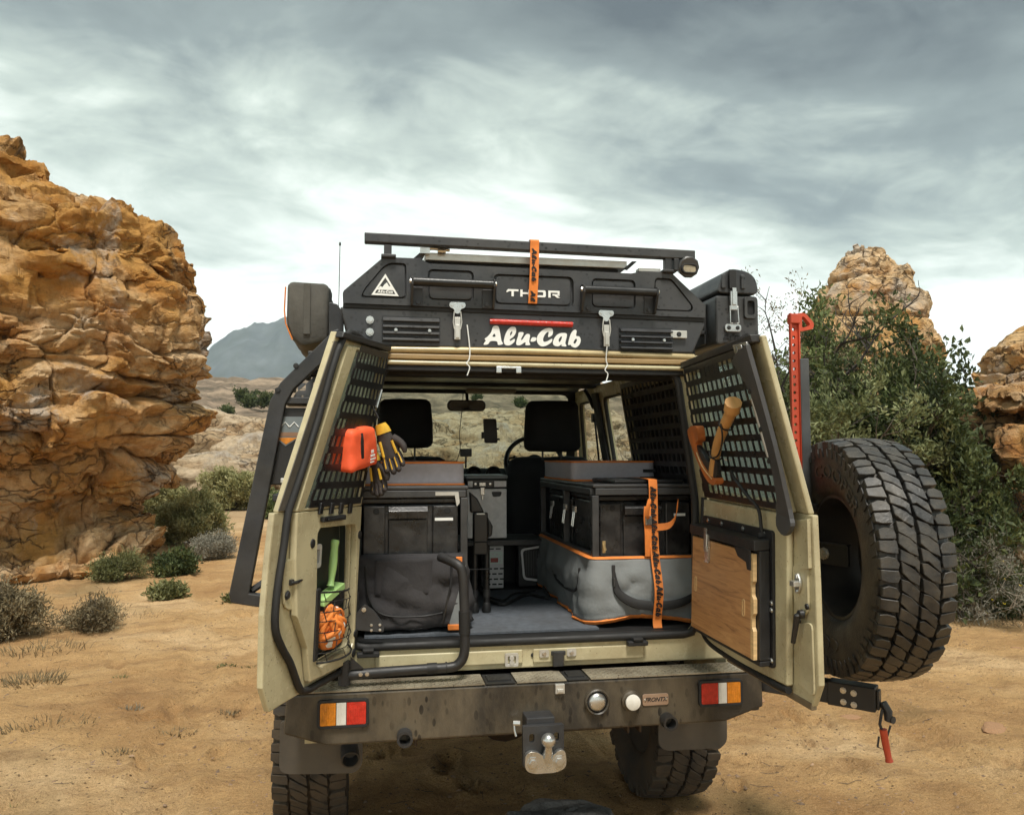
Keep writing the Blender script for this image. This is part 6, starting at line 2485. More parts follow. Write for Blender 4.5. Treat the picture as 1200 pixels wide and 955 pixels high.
mb.box(PX - 0.025, PX + 0.035, PY - 0.03, PY + 0.03, 1.395, 1.425)
part(mb, 'post_collar', m_steel, car, bevel=0.003)
mb = MB()
mb.plate([(PX + 0.02, 0.80), (PX + 0.085, 0.80), (PX + 0.075, 0.835), (PX + 0.022, 1.12)], [rrect(PX + 0.032, PX + 0.052, 0.83, 0.90, 0.008)], PY - 0.02, PY - 0.012)
part(mb, 'gusset', m_steel, car, bevel=0.002)
hubc = Vector((1.128, -0.230, 1.246))
axn = Vector((-0.988, 0.153, 0)).normalized()
mb = MB()
q0 = Vector((PX, PY - 0.012, 1.25))
q1 = hubc + axn * 0.035
dd = (q1 - q0)
Mq = Matrix((dd.normalized(), dd.normalized().cross(Vector((0, 0, -1))).normalized(), Vector((0, 0, 1)))).transposed()
mb.obox((q0 + q1) / 2, (dd.length, 0.012, 0.075), Mq)
mb.obox((q0 + q1) / 2 + Vector((0, 0, 0.038)), (dd.length, 0.03, 0.006), Mq)
part(mb, 'wheel_bracket', m_black, car, bevel=0.002)
sn = Mq @ Vector((0, 1, 0))
if sn.y > 0:
    sn = -sn
bolt(car, q0 + dd * 0.42 + sn * 0.007, sn, 0.018, 0.012)
mb = MB()
mb.tube([Vector((PX + 0.015, PY - 0.02, 1.16)), Vector((PX + 0.005, PY - 0.02, 1.11))], 0.003, 5)
mb.tube([Vector((PX + 0.015, PY - 0.02, 1.16)), Vector((PX + 0.03, PY - 0.02, 1.19))], 0.003, 5)
part(mb, 'safety_wire', m_silver, car)
# spare wheel
mb = MB()
prof = [(0.216, -0.085), (0.218, 0.085), (0.207, 0.084), (0.200, 0.05), (0.196, -0.02), (0.17, -0.075), (0.11, -0.085), (0.085, -0.06), (0.055, -0.06), (0.02, -0.055)]
mb.lathe(prof, hubc, axn, 48)
spw = part(mb, 'spare_wheel', M('black_rim', (0.022, 0.022, 0.023), 0.4, var=0.3, dirt=(0.07, 0.055, 0.04), damt=0.25, dscale=7), smooth=40)
tyre_parts(spw, hubc, axn, 0.42, 0.117, m_tyre, seg=96)
for k in range(5):
    an = R_(72 * k + 20)
    u_ = axn.cross(Vector((0, 0, 1))).normalized()
    v_ = axn.cross(u_)
    p = hubc + axn * (-0.075) + (u_ * math.cos(an) + v_ * math.sin(an)) * 0.135
    mb = MB()
    mb.lathe([(0.022, 0), (0.02, 0.006), (0.01, 0.004)], p, axn, 14)
    part(mb, 'rim_boss', m_black, spw)
# red over-centre clamp at the arm's end
mb = MB()
e0 = A1 + ad * 0.005
mb.box(-0.004, 0.004, -0.02, 0.02, -0.035, 0.03, lambda x, y, z: e0 + ad * (x + 0.006) + Mx @ Vector((0, y, z)))
clampp = part(mb, 'clamp_base', m_steel, car, bevel=0.002)
e1 = e0 + ad * 0.018 + Vector((0, 0, -0.01))
mb = MB()
mb.tube([e1, e1 + Vector((0.012, -0.01, -0.03)), e1 + Vector((0.01, -0.012, -0.06))], [0.014, 0.016, 0.012], 8)
mb.lathe([(0.013, -0.012), (0.013, 0.012)], e1 + Vector((0.02, -0.012, -0.055)), (0.3, -1, 0), 8)
mb.tube([e1 + Vector((-0.01, -0.01, -0.02)), e1 + Vector((-0.022, -0.012, -0.07)), e1 + Vector((-0.012, -0.014, -0.10))], 0.005, 6)
mb.tube([e1 + Vector((-0.028, -0.014, -0.11)), e1 + Vector((-0.034, -0.014, -0.145)), e1 + Vector((-0.012, -0.014, -0.155)), e1 + Vector((0.018, -0.014, -0.075))], 0.0035, 6)
part(mb, 'clamp_lever', m_steel, car, smooth=45)
mb = MB()
mb.tube([e1 + Vector((-0.014, -0.018, -0.085)), e1 + Vector((-0.006, -0.018, -0.135)), e1 + Vector((0.004, -0.018, -0.185)), e1 + Vector((0.006, -0.018, -0.195))], [0.013, 0.0125, 0.011, 0.014], 10)
part(mb, 'clamp_grip', m_redpaint, car, smooth=50)

# ---------------- tubular swing-out bracket on the left of the sill
mb = MB()
pp = [(-0.672, 0.03, 0.845), (-0.56, 0.035, 0.850), (-0.40, 0.04, 0.853), (-0.300, 0.04, 0.855), (-0.268, 0.04, 0.866), (-0.250, 0.04, 0.895), (-0.246, 0.04, 0.95), (-0.250, 0.04, 1.10), (-0.256, 0.04, 1.185), (-0.275, 0.05, 1.215), (-0.33, 0.11, 1.235)]
mb.tube(spline(pp, 4), 0.0175, 14)
sb = part(mb, 'swing_bracket', m_black, smooth=50)
mb = MB()
mb.tube([(-0.247, 0.04, 0.97), (-0.249, 0.04, 1.05)], 0.0205, 14)
mb.tube([(-0.38, 0.04, 0.8535), (-0.345, 0.04, 0.8545)], 0.0195, 14)
mb.tube([(-0.315, 0.04, 0.855), (-0.31, 0.04, 0.855)], 0.0195, 14)
part(mb, 'sleeve', m_rubber, sb, smooth=50)
mb = MB()
mb.tube([(-0.665, 0.03, 0.815), (-0.665, 0.03, 0.895)], 0.021, 12)
mb.prism([(-0.645, 0.868), (-0.60, 0.868), (-0.645, 0.91)], 0.02, 0.03)
part(mb, 'bracket_pivot', m_black, sb, smooth=40)
for x in (-0.610, -0.588):
    bolt(sb, (x, 0.016, 0.851), (0, -1, 0), 0.006, 0.004)
mb = MB()
mb.plate(rpoly([(-0.635, 1.035), (-0.60, 1.075), (-0.565, 1.05), (-0.53, 0.998), (-0.53, 0.972), (-0.635, 0.985)], 0.01), [], 0.10, 0.112)
gm = part(mb, 'gas_strut_mount', m_steel, bevel=0.002)
for x, z in ((-0.602, 1.055), (-0.575, 1.0), (-0.545, 1.0), (-0.575, 0.982), (-0.545, 0.982)):
    bolt(gm, (x, 0.10, z), (0, -1, 0), 0.007 if z > 1.03 else 0.004, 0.005)
# ================================================================== CABIN FITTINGS (parts of the vehicle)
def softbox(name, c, d, r, mat, parent=None, M3=None, amp=0.0, fr=8.0, n=10, sag=None, seed=0.0):
    """rounded, slightly crumpled box"""
    d = np.array(d, float)
    g = np.linspace(-1, 1, n + 1)
    V, F = [], []
    for ax in range(3):
        for sgn in (-1, 1):
            o = len(V)
            for a in g:
                for b in g:
                    p = [0, 0, 0]
                    p[ax] = sgn
                    p[(ax + 1) % 3] = a
                    p[(ax + 2) % 3] = b
                    V.append(p)
            for i in range(n):
                for j in range(n):
                    q = (o + i * (n + 1) + j, o + (i + 1) * (n + 1) + j, o + (i + 1) * (n + 1) + j + 1, o + i * (n + 1) + j + 1)
                    F.append(q if sgn > 0 else q[::-1])
    V = np.array(V, float) * d / 2
    q = np.clip(V, -(d / 2 - r), d / 2 - r)
    e = V - q
    e /= np.linalg.norm(e, axis=1, keepdims=True) + 1e-9
    nr = e.copy()
    V = q + e * r
    if amp:
        nz = fbm(V * fr + 13.7 + seed, 4)
        V = V + nr * (nz * amp)[:, None]
    if sag is not None:
        V = sag(V)
    M3 = M3 or Matrix.Identity(3)
    R3 = np.array(M3)
    V = V @ R3.T + np.array(c)
    me = bpy.data.meshes.new(name)
    me.from_pydata(V.tolist(), [], F)
    bm = bmesh.new()
    bm.from_mesh(me)
    bmesh.ops.remove_doubles(bm, verts=bm.verts, dist=1e-5)
    bmesh.ops.recalc_face_normals(bm, faces=bm.faces)
    bm.to_mesh(me)
    bm.free()
    me.materials.append(mat)
    me.polygons.foreach_set('use_smooth', [True] * len(me.polygons))
    ob = bpy.data.objects.new(name, me)
    col.objects.link(ob)
    if parent is not None:
        attach(ob, parent)
    return ob


def tube_frame(segs, name, mat, r=0.014, parent=None):
    mb = MB()
    for a, b in segs:
        a, b = Vector(a), Vector(b)
        d = (b - a)
        u = d.normalized()
        w = u.cross(Vector((0, 0, 1)) if abs(u.z) < 0.9 else Vector((1, 0, 0))).normalized()
        mb.obox((a + b) / 2, (d.length, 2 * r, 2 * r), Matrix((u, w, u.cross(w))).transposed())
    return part(mb, name, mat, parent, bevel=0.003)


m_frame = M('bench_steel', (0.035, 0.036, 0.038), 0.4, var=0.25, dirt=(0.09, 0.085, 0.075), damt=0.25, dscale=7)
# right bench
bR = tube_frame([((0.31, 0.30, 1.458), (0.725, 0.30, 1.458)), ((0.31, 0.315, 1.458), (0.31, 1.30, 1.458)), ((0.31, 0.30, 0.926), (0.31, 0.30, 1.443)),
                 ((0.31, 1.29, 0.926), (0.31, 1.29, 1.443)), ((0.31, 0.78, 1.20), (0.31, 0.78, 1.443)), ((0.31, 0.32, 1.195), (0.31, 1.27, 1.195)), ((0.325, 0.30, 1.185), (0.725, 0.30, 1.185))], 'bench_frame', m_frame)
mb = MB()
mb.box(0.300, 0.735, 0.288, 1.31, 1.474, 1.488)
part(mb, 'bench_lid', m_frame, bR, bevel=0.004)
mb = MB()
mb.box(0.40, 0.70, 0.32, 0.66, 1.4885, 1.505)
part(mb, 'lid_pad', m_plastic, bR, bevel=0.006)
mb = MB()
mb.box(0.325, 0.73, 0.33, 1.28, 1.165, 1.178)
part(mb, 'bench_shelf', m_frame, bR)
# left bench
bL = tube_frame([((-0.64, 0.30, 1.455), (-0.215, 0.30, 1.455)), ((-0.222, 0.315, 1.455), (-0.222, 1.30, 1.455)), ((-0.222, 0.30, 0.936), (-0.222, 0.30, 1.44)),
                 ((-0.222, 1.29, 0.926), (-0.222, 1.29, 1.44)), ((-0.64, 0.30, 1.205), (-0.237, 0.30, 1.205))], 'bench_frame', m_frame)
mb = MB()
mb.box(-0.66, -0.205, 0.288, 1.31, 1.471, 1.486)
part(mb, 'bench_lid', m_frame, bL, bevel=0.004)
mb = MB()
mb.box(-0.64, -0.24, 0.33, 1.28, 1.182, 1.196)
part(mb, 'bench_shelf', m_frame, bL)
mb = MB()
mb.box(-0.335, -0.245, 0.283, 0.2875, 1.449, 1.463)
mb.plate(rpoly([(-0.262, 1.463), (-0.245, 1.463), (-0.24, 1.42), (-0.252, 1.405), (-0.256, 1.43)], 0.006), [], 0.281, 0.2865)
part(mb, 'lid_catch', m_alu, bL)
mb = MB()
mb.box(0.335, 0.347, 0.277, 0.2855, 1.215, 1.262)
mb.tube([(0.338, 0.276, 1.25), (0.345, 0.272, 1.225)], 0.006, 6)
part(mb, 'brass_catch', M('brass', (0.55, 0.42, 0.22), 0.35, metal=0.7, var=0.1), bR)
# catches along the inner side of the right bench
for y in (0.55, 0.72, 0.98):
    mb = MB()
    mb.box(0.286, 0.295, y - 0.02, y + 0.02, 1.36, 1.385)
    mb.tube([(0.288, y - 0.012, 1.36), (0.280, y - 0.012, 1.30), (0.280, y + 0.012, 1.30), (0.288, y + 0.012, 1.36)], 0.004, 6)
    part(mb, 'wire_catch', m_silver, bR)

# fridge platform behind the seats
pf = MB()
pf.box(-0.20, 0.30, 1.18, 1.50, 1.150, 1.178)
pl = part(pf, 'cargo_shelf', m_frame, bevel=0.003)
pf = MB()
pf.box(-0.20, 0.30, 1.44, 1.50, 0.926, 1.148)
part(pf, 'cargo_bulkhead', m_deep, pl)


# seats
def seat(x, w):
    s = softbox('seat', (x, 1.72, 1.29), (0.50, 0.13, 0.62), 0.06, m_seat, veh, Matrix.Rotation(R_(-8), 3, 'X'), amp=0.01)
    softbox('seat_base', (x, 1.93, 1.03), (0.50, 0.40, 0.13), 0.05, m_seat, s)
    sagf = lambda V: V * np.stack([1 + 0.10 * (0.15 - V[:, 2]) / 0.3 - 0.03, np.ones(len(V)), np.ones(len(V))], -1)
    softbox('headrest', (x + 0.0, 1.66, 1.785 if x < 0 else 1.775), (w, 0.10, 0.275 if x < 0 else 0.295), 0.045, m_seat, s, amp=0.006, sag=sagf)
    for dx in (-0.055, 0.055):
        mb = MB()
        mb.tube([(x + dx, 1.67, 1.58), (x + dx, 1.67, 1.70)], 0.006, 6)
        part(mb, 'headrest_post', m_steel, s, smooth=50)
    return s


seat(-0.398, 0.300)
seat(0.446, 0.318)
# steering wheel
mb = MB()
cst = Vector((0.385, 1.87, 1.555))
na = Vector((0, -1, 0.45)).normalized()
uu = Vector((1, 0, 0))
vv = na.cross(uu)
mb.tube([cst + (uu * math.cos(t) + vv * math.sin(t)) * 0.175 for t in np.linspace(0, 2 * math.pi, 40, endpoint=False)], 0.014, 8, closed=True)
sw = part(mb, 'steering_wheel', m_plastic, smooth=60)
mb = MB()
for t in (0.1, math.pi - 0.1, 4.71):
    mb.tube([cst, cst + (uu * math.cos(t) + vv * math.sin(t)) * 0.17], 0.012, 6)
mb.lathe([(0.06, -0.02), (0.055, 0.02), (0.02, 0.03)], cst, na, 18)
mb.tube([cst, cst - na * 0.25], 0.03, 10)
part(mb, 'wheel_boss', m_plastic, sw, smooth=50)
mb = MB()
mb.tube([(0.22, 1.95, 1.58), (0.28, 1.93, 1.60)], 0.008, 6)
part(mb, 'column_stalk', m_plastic, sw)
# mirror
mb = MB()
mb.plate(rrect(-0.133, 0.100, 1.875, 1.943, 0.028, 5), [], 1.965, 1.99)
mr = part(mb, 'rear_view_mirror', m_plastic, bevel=0.004)
mb = MB()
mb.plate(rrect(-0.123, 0.090, 1.884, 1.934, 0.022, 5), [], 1.960, 1.9645)
part(mb, 'mirror_glass', M('mirror_silver', (0.25, 0.26, 0.26), 0.08, metal=0.9, var=0.05), mr)
mb = MB()
mb.tube([(-0.01, 1.985, 1.94), (-0.01, 2.02, 2.0)], 0.010, 8)
part(mb, 'mirror_stem', m_plastic, mr)
mb = MB()
mb.tube(spline([(-0.035, 1.99, 2.0), (-0.040, 1.985, 1.90), (-0.055, 1.99, 1.75), (-0.052, 2.0, 1.64), (-0.075, 2.02, 1.56)], 5), 0.0025, 5)
part(mb, 'dash_cable', m_rubber)
mb = MB()
mb.box(-0.05, 0.02, 1.99, 2.03, 1.60, 1.648)
mb.box(-0.02, -0.01, 1.995, 2.02, 1.53, 1.60)
part(mb, 'dash_display', m_plastic, bevel=0.004)
# right A-pillar handle and door window hardware
mb = MB()
mb.tube(spline([(0.655, 1.70, 1.99), (0.665, 1.66, 1.95), (0.685, 1.62, 1.88)], 5), 0.012, 8)
part(mb, 'grab_handle', m_plastic, smooth=50)
mb = MB()
mb.tube([(0.70, 1.66, 1.83), (0.715, 1.60, 1.50)], 0.006, 6)
mb.box(0.685, 0.70, 1.64, 1.68, 1.80, 1.85)
part(mb, 'seat_belt', m_rubber)
# gas strut sleeve beside the right door hinge
mb = MB()
mb.lathe([(0.011, 0), (0.011, 0.17)], (0.655, 0.155, 1.53), (-0.02, 0, 1), 12)
gs = part(mb, 'gas_strut', m_plastic, smooth=50)
mb = MB()
mb.lathe([(0.014, 0), (0.014, 0.085)], (0.651, 0.155, 1.70), (-0.02, 0, 1), 12)
part(mb, 'strut_sleeve', m_white, gs, smooth=50)

# ================================================================== LOOSE THINGS
# cushions
def cushion(name, label, x0, x1, y0, y1, z0, z1, seed):
    t = thing(name, label, 'cushion', ((x0 + x1) / 2, (y0 + y1) / 2, z0))
    softbox('cover', ((x0 + x1) / 2, (y0 + y1) / 2, (z0 + z1) / 2), (x1 - x0, y1 - y0, z1 - z0), 0.012, m_cush, t, amp=0.004, fr=9, n=14, seed=seed)
    for z in (z0 + 0.002, z1 - 0.002):
        mb = MB()
        pts = [(x, y, z) for x, y in rrect(x0 + 0.001, x1 - 0.001, y0 + 0.001, y1 - 0.001, 0.018)]
        mb.tube(pts, 0.0042, 6, closed=True)
        mb.build('piping', m_orange, t, smooth=60)
    return t


cushion('seat_cushion', 'lilac grey cushion with orange piping under the hanging glove', -0.63, -0.212, 0.36, 1.28, 1.487, 1.578, 1.0)
cR = cushion('seat_cushion', 'lilac grey cushion with orange piping beside the strapped storage box', 0.318, 0.712, 0.70, 1.30, 1.490, 1.578, 5.0)
mb = MB()
mb.box(0.655, 0.714, 0.690, 0.700, 1.528, 1.542)
mb.box(0.640, 0.712, 0.691, 0.699, 1.500, 1.508)
mb.build('handle_tab', m_rubber, cR)


# storage boxes
def crate(label, x0, x1, y0, y1, z0, z1, lab=None, side=False):
    t = thing('storage_box', label, 'box', ((x0 + x1) / 2, (y0 + y1) / 2, z0))
    W, H = x1 - x0, z1 - z0
    mb = MB()
    mb.box(x0, x1, y0 + 0.012, y1, z0, z1 - 0.025)
    mb.build('tub', m_crate, t, bevel=0.008)
    mb = MB()
    mb.box(x0 - 0.004, x1 + 0.004, y0 + 0.006, y1 + 0.004, z1 - 0.022, z1)
    mb.build('lid', m_crate, t, bevel=0.006)
    for a, b in ((x0, x0 + 0.24 * W), (x1 - 0.28 * W, x1)):
        q = MB()
        q.box(a + 0.004, b, y0 - 0.006, y0 + 0.0115, z0 + 0.004, z1 - 0.03)
        q.build('corner_rib', m_crate, t, bevel=0.005)
        q = MB()
        q.lathe([(0.012, 0.0), (0.011, 0.0015), (0.004, 0.0015)], ((a + b) / 2 + 0.01, y0 - 0.0065, z1 - 0.050), (0, -1, 0), 12)
        q.build('rib_hole', m_deep, t)
    q = MB()
    q.box(x0 + 0.27 * W, x1 - 0.32 * W, y0 + 0.001, y0 + 0.0115, z0 + 0.012, z1 - 0.082)
    q.build('front_panel', m_crate, t, bevel=0.004)
    q = MB()
    q.prism([(y0 - 0.020, z1 - 0.078), (y0 - 0.022, z1 - 0.050), (y0 - 0.006, z1 - 0.032), (y0 + 0.0115, z1 - 0.032), (y0 + 0.0115, z1 - 0.070), (y0 - 0.008, z1 - 0.072)], x0 + 0.27 * W, x1 - 0.32 * W, lambda yy, xx, zz_: (xx, yy, zz_))
    for k in range(3):
        xx = x0 + (0.37 + 0.1 * k) * W
        q.box(xx - 0.002, xx + 0.002, y0 - 0.0235, y0 - 0.0205, z1 - 0.076, z1 - 0.052)
    q.build('handle', m_crate, t, bevel=0.003)
    if lab:
        q = MB()
        q.box(lab[0], lab[1], y0 - 0.0075, y0 - 0.0064, lab[2] - 0.0055, lab[2] + 0.0055)
        q.build('label_strip', m_white, t)
    return t


crate('black plastic storage box above the charcoal bag in the open load bay', -0.615, -0.245, 0.30, 0.75, 1.199, 1.440, (-0.336, -0.265, 1.357))
crate('black plastic storage box held by an orange strap above the grey bag', 0.335, 0.725, 0.33, 0.77, 1.182, 1.440, (0.655, 0.705, 1.360))
crate('black storage box deep in the bench frame behind the strapped box', 0.335, 0.725, 0.80, 1.24, 1.182, 1.435)


# hanging bags
def curtain(name, mat, parent, path, z1, z0f, amp, nz=16, th_=0.012, belly=0.02, seed=0.0):
    """soft fabric sheet following a plan path, hanging from z1 to z0f(u)"""
    P = [Vector(p) for p in path]
    n = len(P)
    V = []
    for i in range(n):
        t = (P[min(i + 1, n - 1)] - P[max(i - 1, 0)]).normalized()
        nrm = Vector((t.y, -t.x))
        u = i / (n - 1)
        z0 = z0f(u)
        for j in range(nz + 1):
            v = j / nz
            z = z1 + (z0 - z1) * v
            V.append((P[i].x, P[i].y, z, nrm.x, nrm.y, math.sin(math.pi * v * 0.72) * belly))
    V = np.array(V)
    nzz = (fbm(V[:, :3] * 7 + seed, 4) + 0.35 * fbm(V[:, :3] * np.array([24, 24, 9]) + seed, 3, ridge=True)) * amp
    out = V[:, :3].copy()
    k = np.clip(np.tile(np.arange(nz + 1) / nz * 3, n), 0, 1)
    out[:, 0] += V[:, 3] * (V[:, 5] + nzz * k)
    out[:, 1] += V[:, 4] * (V[:, 5] + nzz * k)
    o = np_mesh(name, out, grid_faces(n, nz + 1), mat, parent)
    md = o.modifiers.new('thickness', 'SOLIDIFY')
    md.thickness = th_
    md.offset = -1
    return o, out.reshape(n, nz + 1, 3)


def polyline(pts, step):
    out = []
    for a, b in zip(pts[:-1], pts[1:]):
        a, b = Vector(a), Vector(b)
        n = max(1, int((b - a).length / step))
        out += [a + (b - a) * i / n for i in range(n)]
    out.append(Vector(pts[-1]))
    return out


bag = thing('storage_bag', 'grey canvas bag with orange binding wrapped around the corner under the strapped box', 'bag', (0.5, 0.5, 0.93))
pth = polyline([(0.296, 1.26), (0.294, 0.34)], 0.03) + polyline([(0.297, 0.300), (0.31, 0.283), (0.735, 0.278)], 0.02)
o, G = curtain('bag_wall', m_bagg, bag, pth, 1.192, lambda u: 0.945 + 0.02 * math.sin(u * 9 + 1.0) * (1 if u > 0.55 else 0.3), 0.034, belly=0.004, seed=2.0)
for j, nm, rr__ in ((0, 'top_binding', 0.016), (G.shape[1] - 1, 'bottom_binding', 0.015)):
    mb = MB()
    mb.tube([tuple(p) for p in G[:, j]], rr__, 6, flat=0.5 if j == 0 else 0.8)
    mb.build(nm, m_orange, bag, smooth=60)
mb = MB()
mb.tube([(0.292, 1.262, 1.19), (0.285, 1.262, 0.95)], 0.007, 6)
mb.build('end_binding', m_orange, bag, smooth=60)
# pocket flap with zip
zp = spline([(0.372, 0.262, 1.165), (0.378, 0.252, 1.10), (0.395, 0.245, 1.055), (0.46, 0.235, 1.018), (0.56, 0.232, 1.008), (0.65, 0.236, 1.018), (0.71, 0.245, 1.05), (0.73, 0.255, 1.10)], 5)
mb = MB()
mb.tube(zp, [0.004 + 0.012 * math.sin(math.pi * i / (len(zp) - 1)) for i in range(len(zp))], 6, flat=1.3)
mb.build('zip', m_rubber, bag, smooth=60)
mb = MB()
mb.box(0.366, 0.378, 0.248, 0.258, 1.12, 1.17)
mb.tube([(0.372, 0.246, 1.12), (0.373, 0.242, 1.085)], 0.005, 6)
mb.build('zip_pull', m_steel, bag, bevel=0.002)
zp2 = spline([(0.272, 0.40, 1.14), (0.268, 0.42, 1.06), (0.262, 0.52, 1.03), (0.262, 0.75, 1.035), (0.270, 0.90, 1.08)], 5)
mb = MB()
mb.tube(zp2, 0.006, 6)
mb.build('zip', m_rubber, bag, smooth=60)

bag = thing('storage_bag', 'charcoal canvas bag hanging below the storage box by the black tube', 'bag', (-0.42, 0.4, 0.94))
pth = polyline([(-0.64, 0.272), (-0.262, 0.270), (-0.236, 0.285), (-0.226, 0.33), (-0.226, 0.9)], 0.02)
o, G = curtain('bag_wall', m_bagd, bag, pth, 1.222, lambda u: 0.962 - 0.012 * math.sin(u * 8), 0.040, belly=0.004, seed=7.0)
mb = MB()
mb.tube([tuple(p) for p in G[:, 0]], 0.007, 6)
mb.build('top_binding', m_bagd, bag, smooth=60)
mb = MB()
mb.plate(rpoly([(-0.285, 0.965), (-0.222, 0.965), (-0.222, 1.19), (-0.245, 1.10)], 0.008), [], 0.226, 0.232)
mb.build('side_gusset', m_bagg, bag, bevel=0.002)
mb = MB()
mb.box(-0.290, -0.218, 0.220, 0.236, 0.944, 0.966)
mb.build('corner_tab', m_orange, bag, bevel=0.004)
mb = MB()
mb.box(-0.258, -0.232, 0.255, 0.262, 1.175, 1.215)
mb.build('strap_tab', m_orange, bag, bevel=0.003)
softbox('flap', (-0.455, 0.246, 1.145), (0.215, 0.010, 0.135), 0.004, m_bagd, bag, amp=0.004, fr=16)
mb = MB()
z3 = spline([(-0.275, 0.240, 1.21), (-0.278, 0.232, 1.12), (-0.295, 0.228, 1.04), (-0.31, 0.23, 0.97)], 5)
mb.tube(z3, 0.0045, 6)
mb.build('zip', m_steel, bag, smooth=60)
mb = MB()
mb.tube(spline([(-0.60, 0.235, 1.19), (-0.585, 0.228, 1.07), (-0.53, 0.225, 1.01), (-0.40, 0.223, 1.0), (-0.31, 0.228, 1.01)], 6), 0.004, 6)
mb.build('seam', m_rubber, bag, smooth=60)

# orange ratchet strap over the box
stp = thing('ratchet_strap', 'orange printed webbing strap running down over the grey bag', 'strap', (0.545, 0.25, 0.93))
mb = MB()
pp = [(0.545, 0.78, 1.502), (0.545, 0.50, 1.510), (0.546, 0.30, 1.508), (0.546, 0.272, 1.495), (0.546, 0.268, 1.42), (0.545, 0.262, 1.30), (0.544, 0.246, 1.19), (0.543, 0.205, 1.07), (0.541, 0.225, 0.96), (0.540, 0.215, 0.925)]
sp_ = spline(pp, 4)
mb.ribbon(sp_, (0.036, 0, 0), (0, -1, 0.15), 0.0025)
mb.build('webbing', m_orange, stp, smooth=50)
mb = MB()
yof = lambda z: float(np.interp(z, [0.92, 0.96, 1.07, 1.19, 1.30, 1.42, 1.5], [0.211, 0.221, 0.2015, 0.242, 0.258, 0.264, 0.266]))
for k, zt in enumerate((1.480, 1.352, 1.222, 1.094)):
    script_word(mb, lambda x, d, z: (0.5315 + z * 0.0260, yof(zt - x * 0.0232) - 0.0015 - d, zt - x * 0.0232), 0.003, n=1)
mb.build('lettering', m_deep, stp)
mb = MB()
for pts_, w in ((spline([(0.520, 0.263, 1.40), (0.516, 0.258, 1.35), (0.519, 0.256, 1.29), (0.522, 0.262, 1.20)], 4), 0.030),):
    mb.ribbon(pts_, (w, 0, 0), (0, -1, 0), 0.003)
mb.build('strap_tail', m_orange, stp, smooth=50)
mb = MB()
mb.ribbon(spline([(0.53, 0.262, 1.43), (0.512, 0.235, 1.40), (0.508, 0.232, 1.365), (0.525, 0.255, 1.345)], 4), (0.02, 0.012, 0), (-0.4, -1, 0), 0.003)
mb.ribbon(spline([(0.555, 0.262, 1.315), (0.60, 0.235, 1.325), (0.628, 0.235, 1.36), (0.640, 0.245, 1.415)], 5), (0.006, 0.0, 0.028), (0.4, -1, 0), 0.003)
mb.build('loose_end', m_orange, stp, smooth=50)
mb = MB()
mb.box(0.505, 0.532, 0.244, 0.258, 1.325, 1.362)
mb.tube([(0.505, 0.25, 1.355), (0.532, 0.25, 1.355)], 0.006, 8)
mb.build('buckle', m_silver, stp, bevel=0.002)

# fridge
fr = thing('camping_fridge', 'silver stucco metal fridge box between the front seats', 'fridge', (0, 1.3, 1.18))
mb = MB()
mb.box(-0.104, 0.102, 1.20, 1.43, 1.186, 1.436)
mb.build('body', m_fridge, fr, bevel=0.006)
mb = MB()
mb.box(-0.106, 0.104, 1.197, 1.433, 1.437, 1.486)
mb.build('lid_band', m_plastic, fr, bevel=0.006)
mb = MB()
mb.box(-0.11, 0.106, 1.193, 1.437, 1.487, 1.506)
mb.build('lid', M('blue_grey_lid', (0.22, 0.25, 0.26), 0.45, var=0.1), fr, bevel=0.006)
for a, b in ((-0.10, -0.075), (0.036, 0.098)):
    mb = MB()
    mb.box(a, b, 1.192, 1.1965, 1.446, 1.476)
    mb.build('corner_plate', m_fridge, fr, bevel=0.002)
mb = MB()
mb.box(-0.042, -0.008, 1.188, 1.1965, 1.45, 1.47)
mb.box(-0.036, -0.014, 1.186, 1.1995, 1.405, 1.445)
mb.box(-0.030, -0.020, 1.184, 1.199, 1.38, 1.404)
mb.build('latch', m_silver, fr, bevel=0.002)
mb = MB()
mb.plate(rpoly([(0.022, 1.422), (0.076, 1.422), (0.07, 1.398), (0.03, 1.395)], 0.008), [], 1.1965, 1.1995)
mb.build('badge', m_steel, fr)
for x in (-0.06, 0.015):
    bolt(fr, (x, 1.1965, 1.461), (0, -1, 0), 0.005, 0.004)
# charger
ch = thing('power_charger', 'grey vented charger unit with red digital display under the fridge', 'charger', (0.035, 1.2, 0.935))
mb = MB()
mb.box(-0.016, 0.086, 1.20, 1.30, 0.935, 1.148)
mb.build('casing', m_panelgrey, ch, bevel=0.004)
mb = MB()
mb.box(-0.010, 0.080, 1.196, 1.1995, 1.058, 1.120)
mb.build('control_panel', M('pale_mint_panel', (0.62, 0.70, 0.64), 0.4, var=0.04), ch, bevel=0.001)
mb = MB()
mb.box(0.018, 0.056, 1.1935, 1.1955, 1.066, 1.088)
mb.build('display', M('red_display', (0.30, 0.03, 0.025), 0.3, var=0.1), ch)
for x, z in ((0.067, 1.072), (0.067, 1.09), (0.05, 1.105), (0.01, 1.105), (0.03, 1.108)):
    bolt(ch, (x, 1.1955, z), (0, -1, 0), 0.004, 0.003, m_panelgrey, 'button')
for r in range(4):
    for c_ in range(3):
        mb = MB()
        xx = -0.004 + 0.031 * c_ + (0.008 if r % 2 else 0)
        mb.box(xx, xx + 0.022, 1.198, 1.1995, 0.952 + 0.026 * r, 0.959 + 0.026 * r)
        mb.build('vent_slot', m_deep, ch)
for c_ in range(2):
    mb = MB()
    mb.box(0.01 + 0.035 * c_, 0.035 + 0.035 * c_, 1.198, 1.1995, 1.13, 1.136)
    mb.build('vent_slot', m_deep, ch)
